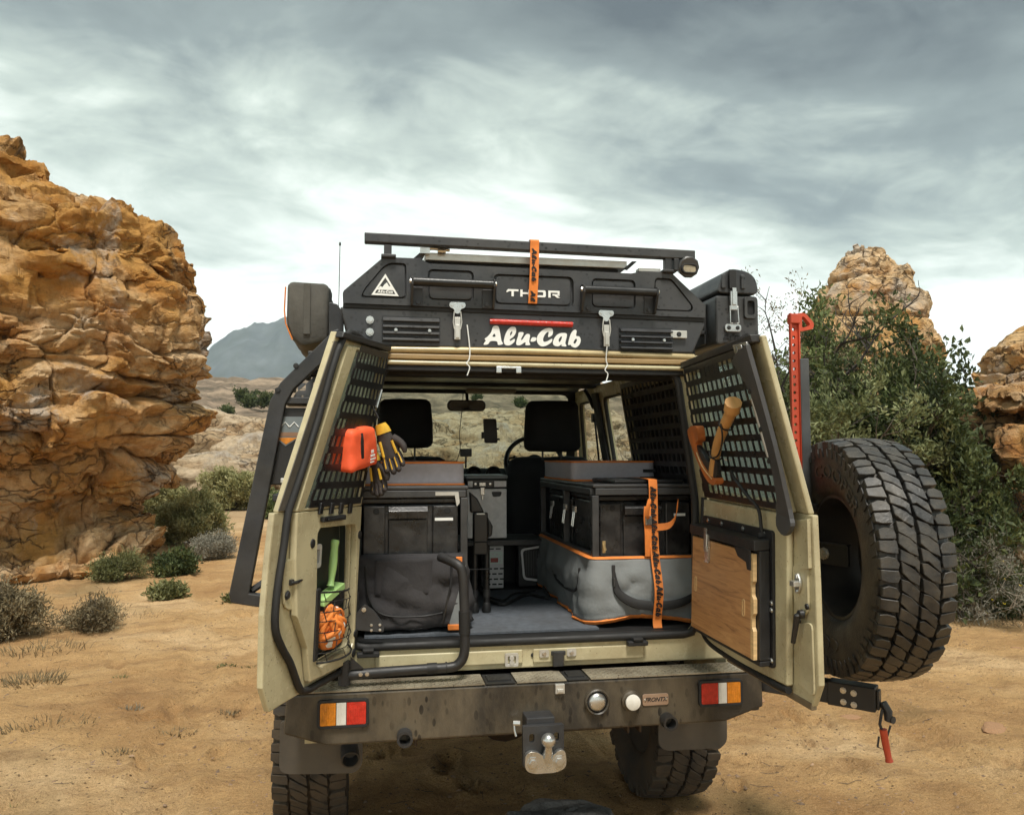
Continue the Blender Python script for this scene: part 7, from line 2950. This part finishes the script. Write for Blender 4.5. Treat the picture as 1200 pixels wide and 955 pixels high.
# speaker box
spk = thing('speaker_box', 'black box with pale grey rounded trim ring under the cargo shelf', 'loudspeaker', (0.24, 1.2, 0.935))
mb = MB()
mb.box(0.165, 0.298, 1.22, 1.32, 0.935, 1.148)
mb.build('casing', m_plastic, spk, bevel=0.006)
mb = MB()
ring = rpoly([(0.176, 1.128), (0.296, 1.146), (0.296, 0.958), (0.190, 0.972)], 0.02)
rin = rpoly([(0.187, 1.119), (0.288, 1.134), (0.288, 0.969), (0.199, 0.982)], 0.016)
mb.plate(ring, [rin], 1.212, 1.2195)
mb.build('trim_ring', m_panelgrey, spk, bevel=0.001)
for k in range(6):
    mb = MB()
    mb.box(0.205 + 0.013 * k, 0.211 + 0.013 * k, 1.214, 1.2195, 0.99, 1.115)
    mb.build('grille_bar', m_steel, spk)
# folded stand
fs_ = thing('folded_tripod', 'folded black tripod strapped upright beside the fridge', 'tripod', (-0.11, 0.6, 0.935))
for k, x in enumerate((-0.140, -0.088)):
    mb = MB()
    mb.tube([(x, 0.60, 0.955), (x, 0.60, 1.22)], 0.0135, 10)
    mb.build('leg', m_plastic, fs_, smooth=50)
    mb = MB()
    mb.lathe([(0.018, 0), (0.020, 0.008), (0.016, 0.04), (0.012, 0.045)], (x, 0.60, 0.934), (0, 0, 1), 12)
    mb.build('foot', m_rubber, fs_, smooth=50)
    mb = MB()
    mb.tube([(x, 0.60, 1.0), (x, 0.60, 1.03)], 0.0165, 10)
    mb.build('leg_clamp', m_steel, fs_, smooth=50)
mb = MB()
mb.box(-0.148, -0.085, 0.58, 0.62, 1.18, 1.36)
mb.prism([(-0.16, 1.36), (-0.10, 1.36), (-0.13, 1.42), (-0.165, 1.45)], 0.585, 0.615)
mb.prism([(-0.084, 1.34), (-0.062, 1.30), (-0.066, 1.26), (-0.084, 1.25)], 0.59, 0.61)
mb.build('head', m_plastic, fs_, bevel=0.006)
mb = MB()
mb.box(-0.135, -0.10, 0.5755, 0.5795, 1.352, 1.358)
mb.build('label_strip', m_white, fs_)
for z in (1.12, 1.235):
    mb = MB()
    mb.tube([(-0.22, 0.575, z + 0.005), (-0.15, 0.575, z), (-0.075, 0.578, z)], 0.003, 5)
    mb.build('bungee', m_rubber, fs_, smooth=50)
# cables on the floor
cb = thing('power_cable', 'black power cable trailing over the grey carpet', 'cable', (0.05, 0.9, 0.934))
mb = MB()
mb.tube(spline([(-0.05, 1.15, 0.945), (-0.04, 0.85, 0.942), (0.0, 0.72, 0.942), (0.06, 0.80, 0.942), (0.16, 0.95, 0.942), (0.24, 0.85, 0.942), (0.27, 1.1, 0.95)], 7), 0.007, 7)
mb.tube(spline([(-0.04, 0.95, 0.942), (0.02, 0.82, 0.943), (0.10, 0.98, 0.943), (0.22, 1.05, 0.945)], 7), 0.005, 6)
mb.build('lead', m_rubber, cb, smooth=60)

# phone in holder
ph = thing('phone', 'dark phone in a holder on the windscreen', 'phone', (0.132, 2.0, 1.68))
mb = MB()
mb.plate(rrect(0.094, 0.176, 1.682, 1.832, 0.010), [], 1.995, 2.006, lambda x, y, z: (x + 0.06 * (1.757 - z), y, z))
mb.build('handset', m_plastic, ph, bevel=0.002)
mb = MB()
mb.box(0.080, 0.096, 1.99, 2.012, 1.71, 1.75)
mb.box(0.172, 0.192, 1.99, 2.012, 1.70, 1.712)
mb.box(0.170, 0.186, 1.99, 2.012, 1.765, 1.775)
mb.tube([(0.13, 2.006, 1.75), (0.135, 2.07, 1.72), (0.14, 2.14, 1.70)], 0.010, 8)
mb.build('holder', m_plastic, ph, bevel=0.002)

# orange first-aid pouch on the left door
u1 = (DL(1, 0, 1.4) - DL(0, 0, 1.4)).normalized()
n1_ = NL.copy()
v1 = n1_.cross(u1)
if v1.z < 0:
    v1 = -v1
rot = Matrix((u1, v1, n1_)).transposed()
po = thing('first_aid_pouch', 'bright orange zipped first aid pouch hanging on the narrow door', 'pouch', (-0.645, -0.02, 1.555))
pc = Vector((-0.640, -0.025, 1.632))
tl = Matrix.Rotation(R_(-9), 3, 'Z')
sag = lambda V: np.stack([V[:, 0] * (1 + 1.2 * (-V[:, 1])), V[:, 1], V[:, 2] * (1 - 1.6 * V[:, 1])], -1)
softbox('shell', pc, (0.190, 0.140, 0.090), 0.018, m_pouch, po, rot @ tl, amp=0.008, fr=14, n=12, sag=sag)


def pch(x, y, z):
    V = sag(np.array([[x, y, z]]))[0]
    return pc + rot @ (tl @ Vector(V))


mb = MB()
zl = [pch(0.030, y, z) for y, z in ((-0.068, -0.03), (-0.071, 0.0), (-0.071, 0.025), (-0.06, 0.041), (-0.03, 0.0445), (0.0, 0.0445), (0.03, 0.0445), (0.055, 0.041), (0.070, 0.025), (0.0705, 0.0), (0.068, -0.03))]
mb.ribbon(zl, rot @ (tl @ Vector((0.020, 0, 0))), n1_, 0.002)
mb.build('zip', m_rubber, po, smooth=50)
mb = MB()
for k, (a, b, w, h) in enumerate(((-0.045, -0.03, 0.03, 0.007), (-0.045, -0.042, 0.036, 0.005), (-0.045, -0.016, 0.018, 0.010), (-0.038, -0.052, 0.026, 0.004))):
    mb.box(a - w / 2, a + w / 2, b - h / 2, b + h / 2, 0.0445, 0.0465, pch)
mb.build('print', m_white, po)
mb = MB()
mb.tube(spline([pch(-0.03, 0.07, -0.01), pch(-0.02, 0.10, -0.02), pch(0.02, 0.10, -0.02), pch(0.04, 0.07, -0.01)], 4), 0.006, 6)
mb.build('carry_loop', m_rubber, po, smooth=60)


# work gloves
def glove(label, wrist, down, across, scale, seed, curl=0.0):
    t = thing('work_glove', label, 'glove', wrist)
    W = Vector(wrist)
    d = Vector(down).normalized()
    a = Vector(across).normalized()
    n = d.cross(a).normalized()
    a = n.cross(d).normalized()
    q = lambda x, y, z=0.0: W + (a * x + d * y + n * z) * scale
    mb = MB()
    pts = [(0.0, 0.0, 0.030), (0.0, 0.03, 0.030), (0.0, 0.06, 0.036), (0.0, 0.09, 0.040), (0.0, 0.115, 0.041), (0.0, 0.13, 0.038)]
    # palm: flattened tube
    ring = []
    o = len(mb.v)
    sg = 12
    for x, y, w in pts:
        for k in range(sg):
            th_ = 2 * math.pi * k / sg
            mb.v.append(tuple(q(x + w * math.cos(th_), y, 0.016 * math.sin(th_))))
    for i in range(len(pts) - 1):
        for k in range(sg):
            l = (k + 1) % sg
            mb.f.append((o + i * sg + k, o + i * sg + l, o + (i + 1) * sg + l, o + (i + 1) * sg + k))
            mb.m.append(0)
    mb.f.append(tuple(o + k for k in range(sg)))
    mb.f.append(tuple(o + (len(pts) - 1) * sg + k for k in range(sg))[::-1])
    mb.m += [0, 0]
    fing = [(-0.030, 0.066, 0.0105), (-0.010, 0.080, 0.0112), (0.010, 0.076, 0.011), (0.030, 0.060, 0.0098)]
    tips = []
    for i, (fx, L_, r) in enumerate(fing):
        c = [(fx, 0.115, 0), (fx * 1.12, 0.115 + L_ * 0.4, 0.004 + curl), (fx * 1.18, 0.115 + L_ * 0.75, 0.010 + curl * 2), (fx * 1.15, 0.115 + L_, 0.018 + curl * 3.5)]
        mb.tube([q(*p) for p in spline(c, 3)], [r * 1.05] * 4 + [r] * 4 + [r * 0.85, r * 0.5], 8)
        tips.append(c)
    c = [(0.030, 0.05, 0), (0.052, 0.075, 0.006), (0.062, 0.10, 0.012), (0.060, 0.125, 0.018)]
    mb.tube([q(*p) for p in spline(c, 3)], [0.014] * 3 + [0.013] * 4 + [0.011, 0.009, 0.006], 8)
    mb.build('leather', m_glove, t, smooth=60)
    mb = MB()
    for (fx, L_, r), cc in zip(fing, tips):
        mb.tube([q(p[0], p[1], p[2] + r * 0.80) for p in cc[:3]], 0.0042, 6, flat=0.8)
    mb.tube([q(-0.024, 0.05, 0.0155), q(-0.030, 0.115, 0.015)], 0.005, 6)
    mb.tube([q(0.024, 0.06, 0.0145), q(0.026, 0.115, 0.014)], 0.005, 6)
    mb.build('finger_guard', m_yellow, t, smooth=50)
    mb = MB()
    o = len(mb.v)
    for x, y, w in ((0, -0.020, 0.022), (0, 0.0, 0.030), (0, 0.022, 0.0335)):
        for k in range(sg):
            th_ = 2 * math.pi * k / sg
            mb.v.append(tuple(q(x + w * math.cos(th_), y, 0.019 * math.sin(th_))))
    for i in range(2):
        for k in range(sg):
            l = (k + 1) % sg
            mb.f.append((o + i * sg + k, o + i * sg + l, o + (i + 1) * sg + l, o + (i + 1) * sg + k))
            mb.m.append(0)
    mb.build('cuff', m_yellow, t, smooth=60)
    mb = MB()
    mb.tube([q(0, -0.045, 0), q(-0.004, -0.075, 0), q(-0.01, -0.10, 0)], 0.004, 6)
    mb.build('hanging_loop', m_rubber, t)
    return t


glove('dark work glove with yellow guards hanging fingers down beside the orange pouch', (-0.545, 0.045, 1.700), (0.36, 0.0, -1), (1, -0.25, 0.3), 0.86, 1)
glove('dark work glove hanging lower behind the other glove', (-0.572, 0.085, 1.60), (0.20, 0.0, -1), (0.8, -0.6, 0.1), 0.74, 2)
mb = MB()
mb.tube([DL(0.05, 0.014, 1.72), Vector((-0.565, 0.06, 1.775)), Vector((-0.575, 0.06, 1.79))], 0.004, 6)
part(mb, 'hanging_hook', m_silver, doorL)

# hand brush and rope in the door net
br = thing('hand_brush', 'light green handled hand brush standing in the door net', 'brush', DL(0.33, -0.02, 0.45))
b0 = lambda s, t, n=-0.018: DL(s, n, t)
mb = MB()
mb.tube(spline([b0(0.255, 0.80), b0(0.262, 0.77), b0(0.268, 0.68), b0(0.28, 0.58), b0(0.29, 0.53)], 4), [0.0135, 0.0145, 0.015, 0.0145, 0.0135, 0.013, 0.0135, 0.014, 0.0145, 0.0145, 0.014, 0.0125, 0.011, 0.0105, 0.011, 0.012, 0.014], 10)
mb.build('handle', m_green, br, smooth=50)
mb = MB()
mb.plate([(0.15, 0.535), (0.43, 0.475), (0.43, 0.43), (0.14, 0.50)], [], -0.04, 0.0, DL)
mb.build('head', m_green, br, bevel=0.005)
mb = MB()
mb.plate([(0.15, 0.498), (0.425, 0.43), (0.41, 0.36), (0.15, 0.42)], [], -0.038, -0.002, DL)
mb.build('bristles', m_plastic, br)
wp = thing('scraper', 'small pale plastic scraper on the door recess behind the green brush', 'scraper', DL(0.36, -0.05, 0.66))
mb = MB()
mb.plate(rrect(0.33, 0.43, 0.64, 0.78, 0.02), [rrect(0.355, 0.405, 0.67, 0.75, 0.01)], -0.055, -0.045, DL)
mb.build('blade', m_panelgrey, wp, bevel=0.001)
rp = thing('tow_rope', 'bundled orange and white rope held by the black door net', 'rope', DL(0.30, 0.0, 0.16))
rc = DL(0.33, -0.005, 0.30)
rg = np.random.RandomState(3)


def loop(mat_, nm, n, r0, rad):
    for k in range(n):
        mb = MB()
        ax_ = Vector(rg.normal(size=3)).normalized()
        ax_ = (ax_ + n1_ * (0.8 if k % 2 else -0.6)).normalized()
        a_ = ax_.cross(Vector((0.2, 0.5, 0.8))).normalized()
        b_ = ax_.cross(a_)
        off = ax_ * rg.uniform(-0.022, 0.022)
        pts_ = []
        for i in range(22):
            t_ = 2 * math.pi * i / 22
            rr2 = r0 * (1 + 0.10 * math.sin(3 * t_ + k))
            p = a_ * math.cos(t_) * rr2 + b_ * math.sin(t_) * rr2 + off + ax_ * 0.008 * math.sin(2 * t_ + k)
            # keep the bundle flattish in the recess
            p = p - n1_ * p.dot(n1_) * 0.35
            pts_.append(rc + p)
        mb.tube(pts_, rad, 8, closed=True)
        mb.build(nm, mat_, rp, smooth=60)


loop(m_orange, 'orange_strand', 13, 0.062, 0.0095)
loop(m_white, 'white_strand', 4, 0.058, 0.009)
loop(m_orange, 'orange_strand', 6, 0.040, 0.0095)

# hatchet on the right door
ax = thing('hatchet', 'hatchet with wooden handle and tan leather sheath hung on the wide door', 'axe', DR(0.25, 0.03, 1.3))
mb = MB()
hp = [DR(0.315, 0.045, 1.20), DR(0.36, 0.045, 1.28), DR(0.45, 0.047, 1.40), DR(0.56, 0.05, 1.49), DR(0.66, 0.05, 1.565), DR(0.715, 0.05, 1.605), DR(0.755, 0.05, 1.65)]
hs = spline(hp, 4)
nh = len(hs)
mb.tube(hs, [0.017 + 0.006 * abs(i / (nh - 1) - 0.25) + (0.006 if i > nh - 6 else 0) for i in range(nh)], 10)
mb.build('handle', m_ash, ax, smooth=60)
mb = MB()
hd_ = [(0.17, 1.40), (0.24, 1.36), (0.30, 1.28), (0.40, 1.30), (0.385, 1.20), (0.33, 1.14), (0.27, 1.16), (0.22, 1.24)]
mb.plate([(p.x, p.y) for p in spline(hd_, 3, True)], [], 0.036, 0.054, DR)
mb.build('axe_head', m_steel, ax, bevel=0.004)
mb = MB()
shp = [(0.115, 1.475), (0.16, 1.525), (0.245, 1.53), (0.265, 1.505), (0.25, 1.43), (0.205, 1.41), (0.195, 1.36), (0.24, 1.26), (0.335, 1.175), (0.375, 1.175), (0.37, 1.14), (0.31, 1.125), (0.245, 1.17), (0.165, 1.32)]
mb.plate([(p.x, p.y) for p in spline(shp, 3, True)], [], 0.031, 0.060, DR)
mb.build('sheath', m_leather, ax, bevel=0.005)
mb = MB()
sh2 = spline([(0.20, 1.345), (0.245, 1.245), (0.335, 1.165)], 5)
mb.tube([DR(p.x, 0.061, p.y) for p in sh2], 0.0025, 5)
mb.build('sheath_seam', m_ply_edge, ax)
mb = MB()
for s0, t0 in ((0.40, 1.33), (0.60, 1.52)):
    c = DR(s0, 0.047, t0)
    tdir = (DR(s0 + 0.05, 0.047, t0 + 0.05) - c).normalized()
    a_ = tdir.cross(NR).normalized()
    mb.tube([c + (a_ * math.cos(t_) + NR * math.sin(t_)) * 0.023 for t_ in np.linspace(0, 2 * math.pi, 16, endpoint=False)], 0.003, 6, closed=True)
mb.tube(spline([DR(0.40, 0.07, 1.31), DR(0.50, 0.07, 1.33), DR(0.60, 0.072, 1.43), DR(0.62, 0.07, 1.53)], 5), 0.003, 6)
mb.build('bungee', m_rubber, ax, smooth=60)

# roof strap
rs = thing('tie_down_strap', 'short orange printed strap hanging from the roof bar over the lid panel', 'strap', (0.018, 0.08, 2.18))
mb = MB()
mb.ribbon(spline([(0.018, 0.13, 2.418), (0.018, 0.082, 2.419), (0.018, 0.081, 2.39), (0.017, 0.083, 2.30), (0.014, 0.094, 2.20), (0.013, 0.098, 2.178)], 4), (0.034, 0, 0), (0, -1, 0), 0.003)
mb.build('webbing', m_orange, rs, smooth=50)
mb = MB()
script_word(mb, lambda x, d, z: (0.0065 + z * 0.019, 0.0785 - d + x * 0.0235 * 0.03, 2.385 - x * 0.0235), 0.0035, n=2)
mb.build('lettering', m_deep, rs)
mb = MB()
script_word(mb, lambda x, d, z: (0.0035 + z * 0.019, 0.0885 - d + x * 0.003, 2.225 - x * 0.0235), 0.0035, n=2, upto=2)
mb.build('lettering', m_deep, rs)

# awning bag
aw = thing('awning_bag', 'weathered grey canvas awning bag strapped along the roof edge', 'bag', (-0.83, 1.0, 2.02))
poly = rpoly([(-0.905, 2.262), (-0.760, 2.262), (-0.745, 2.245), (-0.745, 2.045), (-0.845, 2.015), (-0.885, 2.045), (-0.905, 2.10)], 0.02, 3)
ys = [0.25, 0.256, 0.27] + list(np.linspace(0.3, 1.9, 40)) + [1.95]
Vv = []
for i, y in enumerate(ys):
    f = 0.90 if i == 0 else (0.97 if i == 1 else 1.0)
    for x, z in poly:
        Vv.append((-0.825 + (x + 0.825) * f, y, 2.14 + (z - 2.14) * f))
Vv = np.array(Vv)
nn_ = fbm(Vv * 9, 4) * 0.012
Vv[:, 0] += nn_
Vv[:, 2] += fbm(Vv * 9 + 5, 4) * 0.010
mb = MB()
np_ = len(poly)
mb.v = [tuple(v) for v in Vv]
for i in range(len(ys) - 1):
    for k in range(np_):
        l = (k + 1) % np_
        mb.f.append((i * np_ + k, i * np_ + l, (i + 1) * np_ + l, (i + 1) * np_ + k))
mb.f += [tuple(range(np_)), tuple(range((len(ys) - 1) * np_, len(ys) * np_))[::-1]]
mb.m = [0] * len(mb.f)
mb.build('cover', m_awning, aw, smooth=40)
mb = MB()
mb.box(-0.840, -0.815, 0.240, 0.2485, 2.06, 2.255)
mb.build('centre_seam', m_awning, aw, bevel=0.002)
mb = MB()
mb.tube([(-0.908, 0.252, 2.24), (-0.911, 0.252, 2.15), (-0.905, 0.252, 2.10), (-0.880, 0.252, 2.04)], 0.003, 6)
mb.build('piping', m_orange, aw, smooth=60)

# hard case on the other side
hc = thing('hard_case', 'black moulded hard case strapped to the roof side with a silver latch', 'case', (0.89, 0.6, 2.05))
body = rpoly([(0.800, 2.052), (0.988, 2.080), (0.988, 2.262), (0.800, 2.262)], 0.02)
lidc = rpoly([(0.800, 2.268), (0.988, 2.268), (0.975, 2.335), (0.940, 2.362), (0.868, 2.372), (0.830, 2.35)], 0.025)
mb = MB()
mb.prism(body, 0.20, 1.0)
mb.build('shell', m_shell, hc, bevel=0.012, seg=3)
mb = MB()
mb.prism([(a, b) for a, b in lidc], 0.195, 1.005)
mb.build('lid', m_shell, hc, bevel=0.014, seg=3)
mb = MB()
mb.plate(rrect(0.918, 0.972, 2.165, 2.255, 0.012), [rrect(0.930, 0.962, 2.178, 2.238, 0.010)], 0.185, 0.199)
mb.build('carry_handle', m_shell, hc, bevel=0.004)
mb = MB()
mb.box(0.925, 0.968, 0.1975, 0.2, 2.175, 2.242)
mb.build('handle_recess', m_deep, hc)
mb = MB()
mb.box(0.850, 0.878, 0.176, 0.186, 2.285, 2.362)
mb.build('strap', m_rubber, hc)
for a in (0.82, 0.905):
    mb = MB()
    mb.box(a, a + 0.018, 0.184, 0.194, 2.285, 2.345)
    mb.build('lid_rib', m_shell, hc, bevel=0.004)
mb = MB()
mb.box(0.852, 0.880, 0.172, 0.184, 2.195, 2.272)
mb.box(0.858, 0.874, 0.166, 0.172, 2.215, 2.285)
mb.tube([(0.850, 0.176, 2.21), (0.848, 0.172, 2.14), (0.885, 0.172, 2.14), (0.883, 0.176, 2.21)], 0.003, 6)
mb.build('toggle_latch', m_silver, hc, bevel=0.002)
mb = MB()
mb.plate(rrect(0.832, 0.902, 2.108, 2.140, 0.012), [], 0.186, 0.197)
mb.build('latch_foot', m_silver, hc, bevel=0.002)
for x in (0.848, 0.886):
    bolt(hc, (x, 0.186, 2.124), (0, -1, 0), 0.007, 0.005, m_steel)
mb = MB()
script_word(mb, lambda x, d, z: (0.828 + x * 0.0285, 0.1985 - d, 2.076 + 0.0 + z * 0.026 + x * 0.001), 0.003, n=2)
mb.build('lettering', m_deep, hc)

# high-lift jack
jk = thing('lifting_jack', 'tall red perforated lifting jack clamped to the wheel carrier post', 'jack', (0.985, -0.07, 1.55))
holes_ = []
z = 1.30
while z < 2.10:
    holes_.append([(0.985 + 0.0065 * math.cos(a), z + 0.0065 * math.sin(a)) for a in np.linspace(0, 2 * math.pi, 8, endpoint=False)])
    z += 0.030
mb = MB()
mb.plate([(0.9685, 1.28), (1.0005, 1.28), (1.0025, 2.14), (0.9705, 2.14)], holes_, -0.074, -0.064)
mb.build('bar', m_redpaint, jk)
for x in (0.9655, 0.9995):
    mb = MB()
    mb.box(x, x + 0.0045, -0.084, -0.0745, 1.28, 2.14, lambda a, b, c: (a + 0.002 * (c - 1.28) / 0.86, b, c))
    mb.build('flange', m_redpaint, jk)
mb = MB()
mb.plate(rpoly([(1.004, 2.142), (1.004, 2.07), (1.062, 2.082), (1.066, 2.105), (1.03, 2.142)], 0.01), [rpoly([(1.016, 2.128), (1.016, 2.085), (1.048, 2.094), (1.048, 2.102), (1.024, 2.128)], 0.006)], -0.082, -0.058)
mb.build('top_clamp', m_redpaint, jk, bevel=0.003)
mb = MB()
mb.box(0.968, 1.006, -0.088, -0.056, 2.10, 2.138)
mb.build('clamp_block', m_redpaint, jk, bevel=0.004)

# thin wires tied at the gutter
for lab, p in (('thin white tie cord dangling below the gutter by the upper catch', [(-0.235, 0.10, 2.09), (-0.225, 0.098, 2.0), (-0.228, 0.095, 1.96), (-0.238, 0.093, 1.945), (-0.226, 0.093, 1.93), (-0.235, 0.093, 1.90)]),
               ('thin white tie cord dangling from the latch beside the louvre panel', [(0.302, 0.088, 2.02), (0.300, 0.095, 1.97), (0.305, 0.095, 1.95), (0.295, 0.093, 1.93), (0.306, 0.093, 1.915), (0.300, 0.093, 1.89)])):
    mb = MB()
    mb.tube(spline(p, 5), 0.0022, 5)
    o = mb.build('string', m_white, None, smooth=60)
    tag(o, lab, 'cord')
# number box on the side frame
jb = thing('side_box', 'black steel box with a mountain sticker inside the dark side frame', 'box', (-0.86, 0.0, 1.48))
mb = MB()
mb.box(-0.922, -0.815, -0.045, 0.115, 1.505, 1.765, lambda x, y, z: (x + 0.16 * (z - 1.63), y, z))
mb.build('casing', m_black, jb, bevel=0.004)
fx = lambda x, y, z: (x + 0.16 * (z - 1.63), y, z)
mb = MB()
mb.plate([(-0.908, 1.735), (-0.828, 1.735), (-0.828, 1.665), (-0.868, 1.635), (-0.908, 1.665)], [], -0.0475, -0.0455, fx)
mb.build('sticker', M('sticker_grey', (0.16, 0.185, 0.19), 0.5, var=0.15), jb)
mb = MB()
mb.plate([(-0.902, 1.664), (-0.834, 1.664), (-0.868, 1.641)], [], -0.0485, -0.0478, fx)
mb.build('sticker_point', m_amber, jb)
mb = MB()
mb.plate([(-0.904, 1.668), (-0.832, 1.668), (-0.832, 1.682), (-0.904, 1.682)], [], -0.0485, -0.0478, fx)
mb.build('sticker_band', M('sticker_brown', (0.25, 0.14, 0.08), 0.5), jb)
mb = MB()
for a in (-0.895, -0.865):
    mb.tube([fx(a, -0.0485, 1.700), fx(a + 0.012, -0.0485, 1.716), fx(a + 0.020, -0.0485, 1.708), fx(a + 0.028, -0.0485, 1.700)], 0.0018, 5)
mb.build('sticker_ridge', m_white, jb)
mb = MB()
mb.box(-0.88, -0.84, -0.06, -0.046, 1.512, 1.528)
mb.build('hasp', m_alu, jb, bevel=0.002)
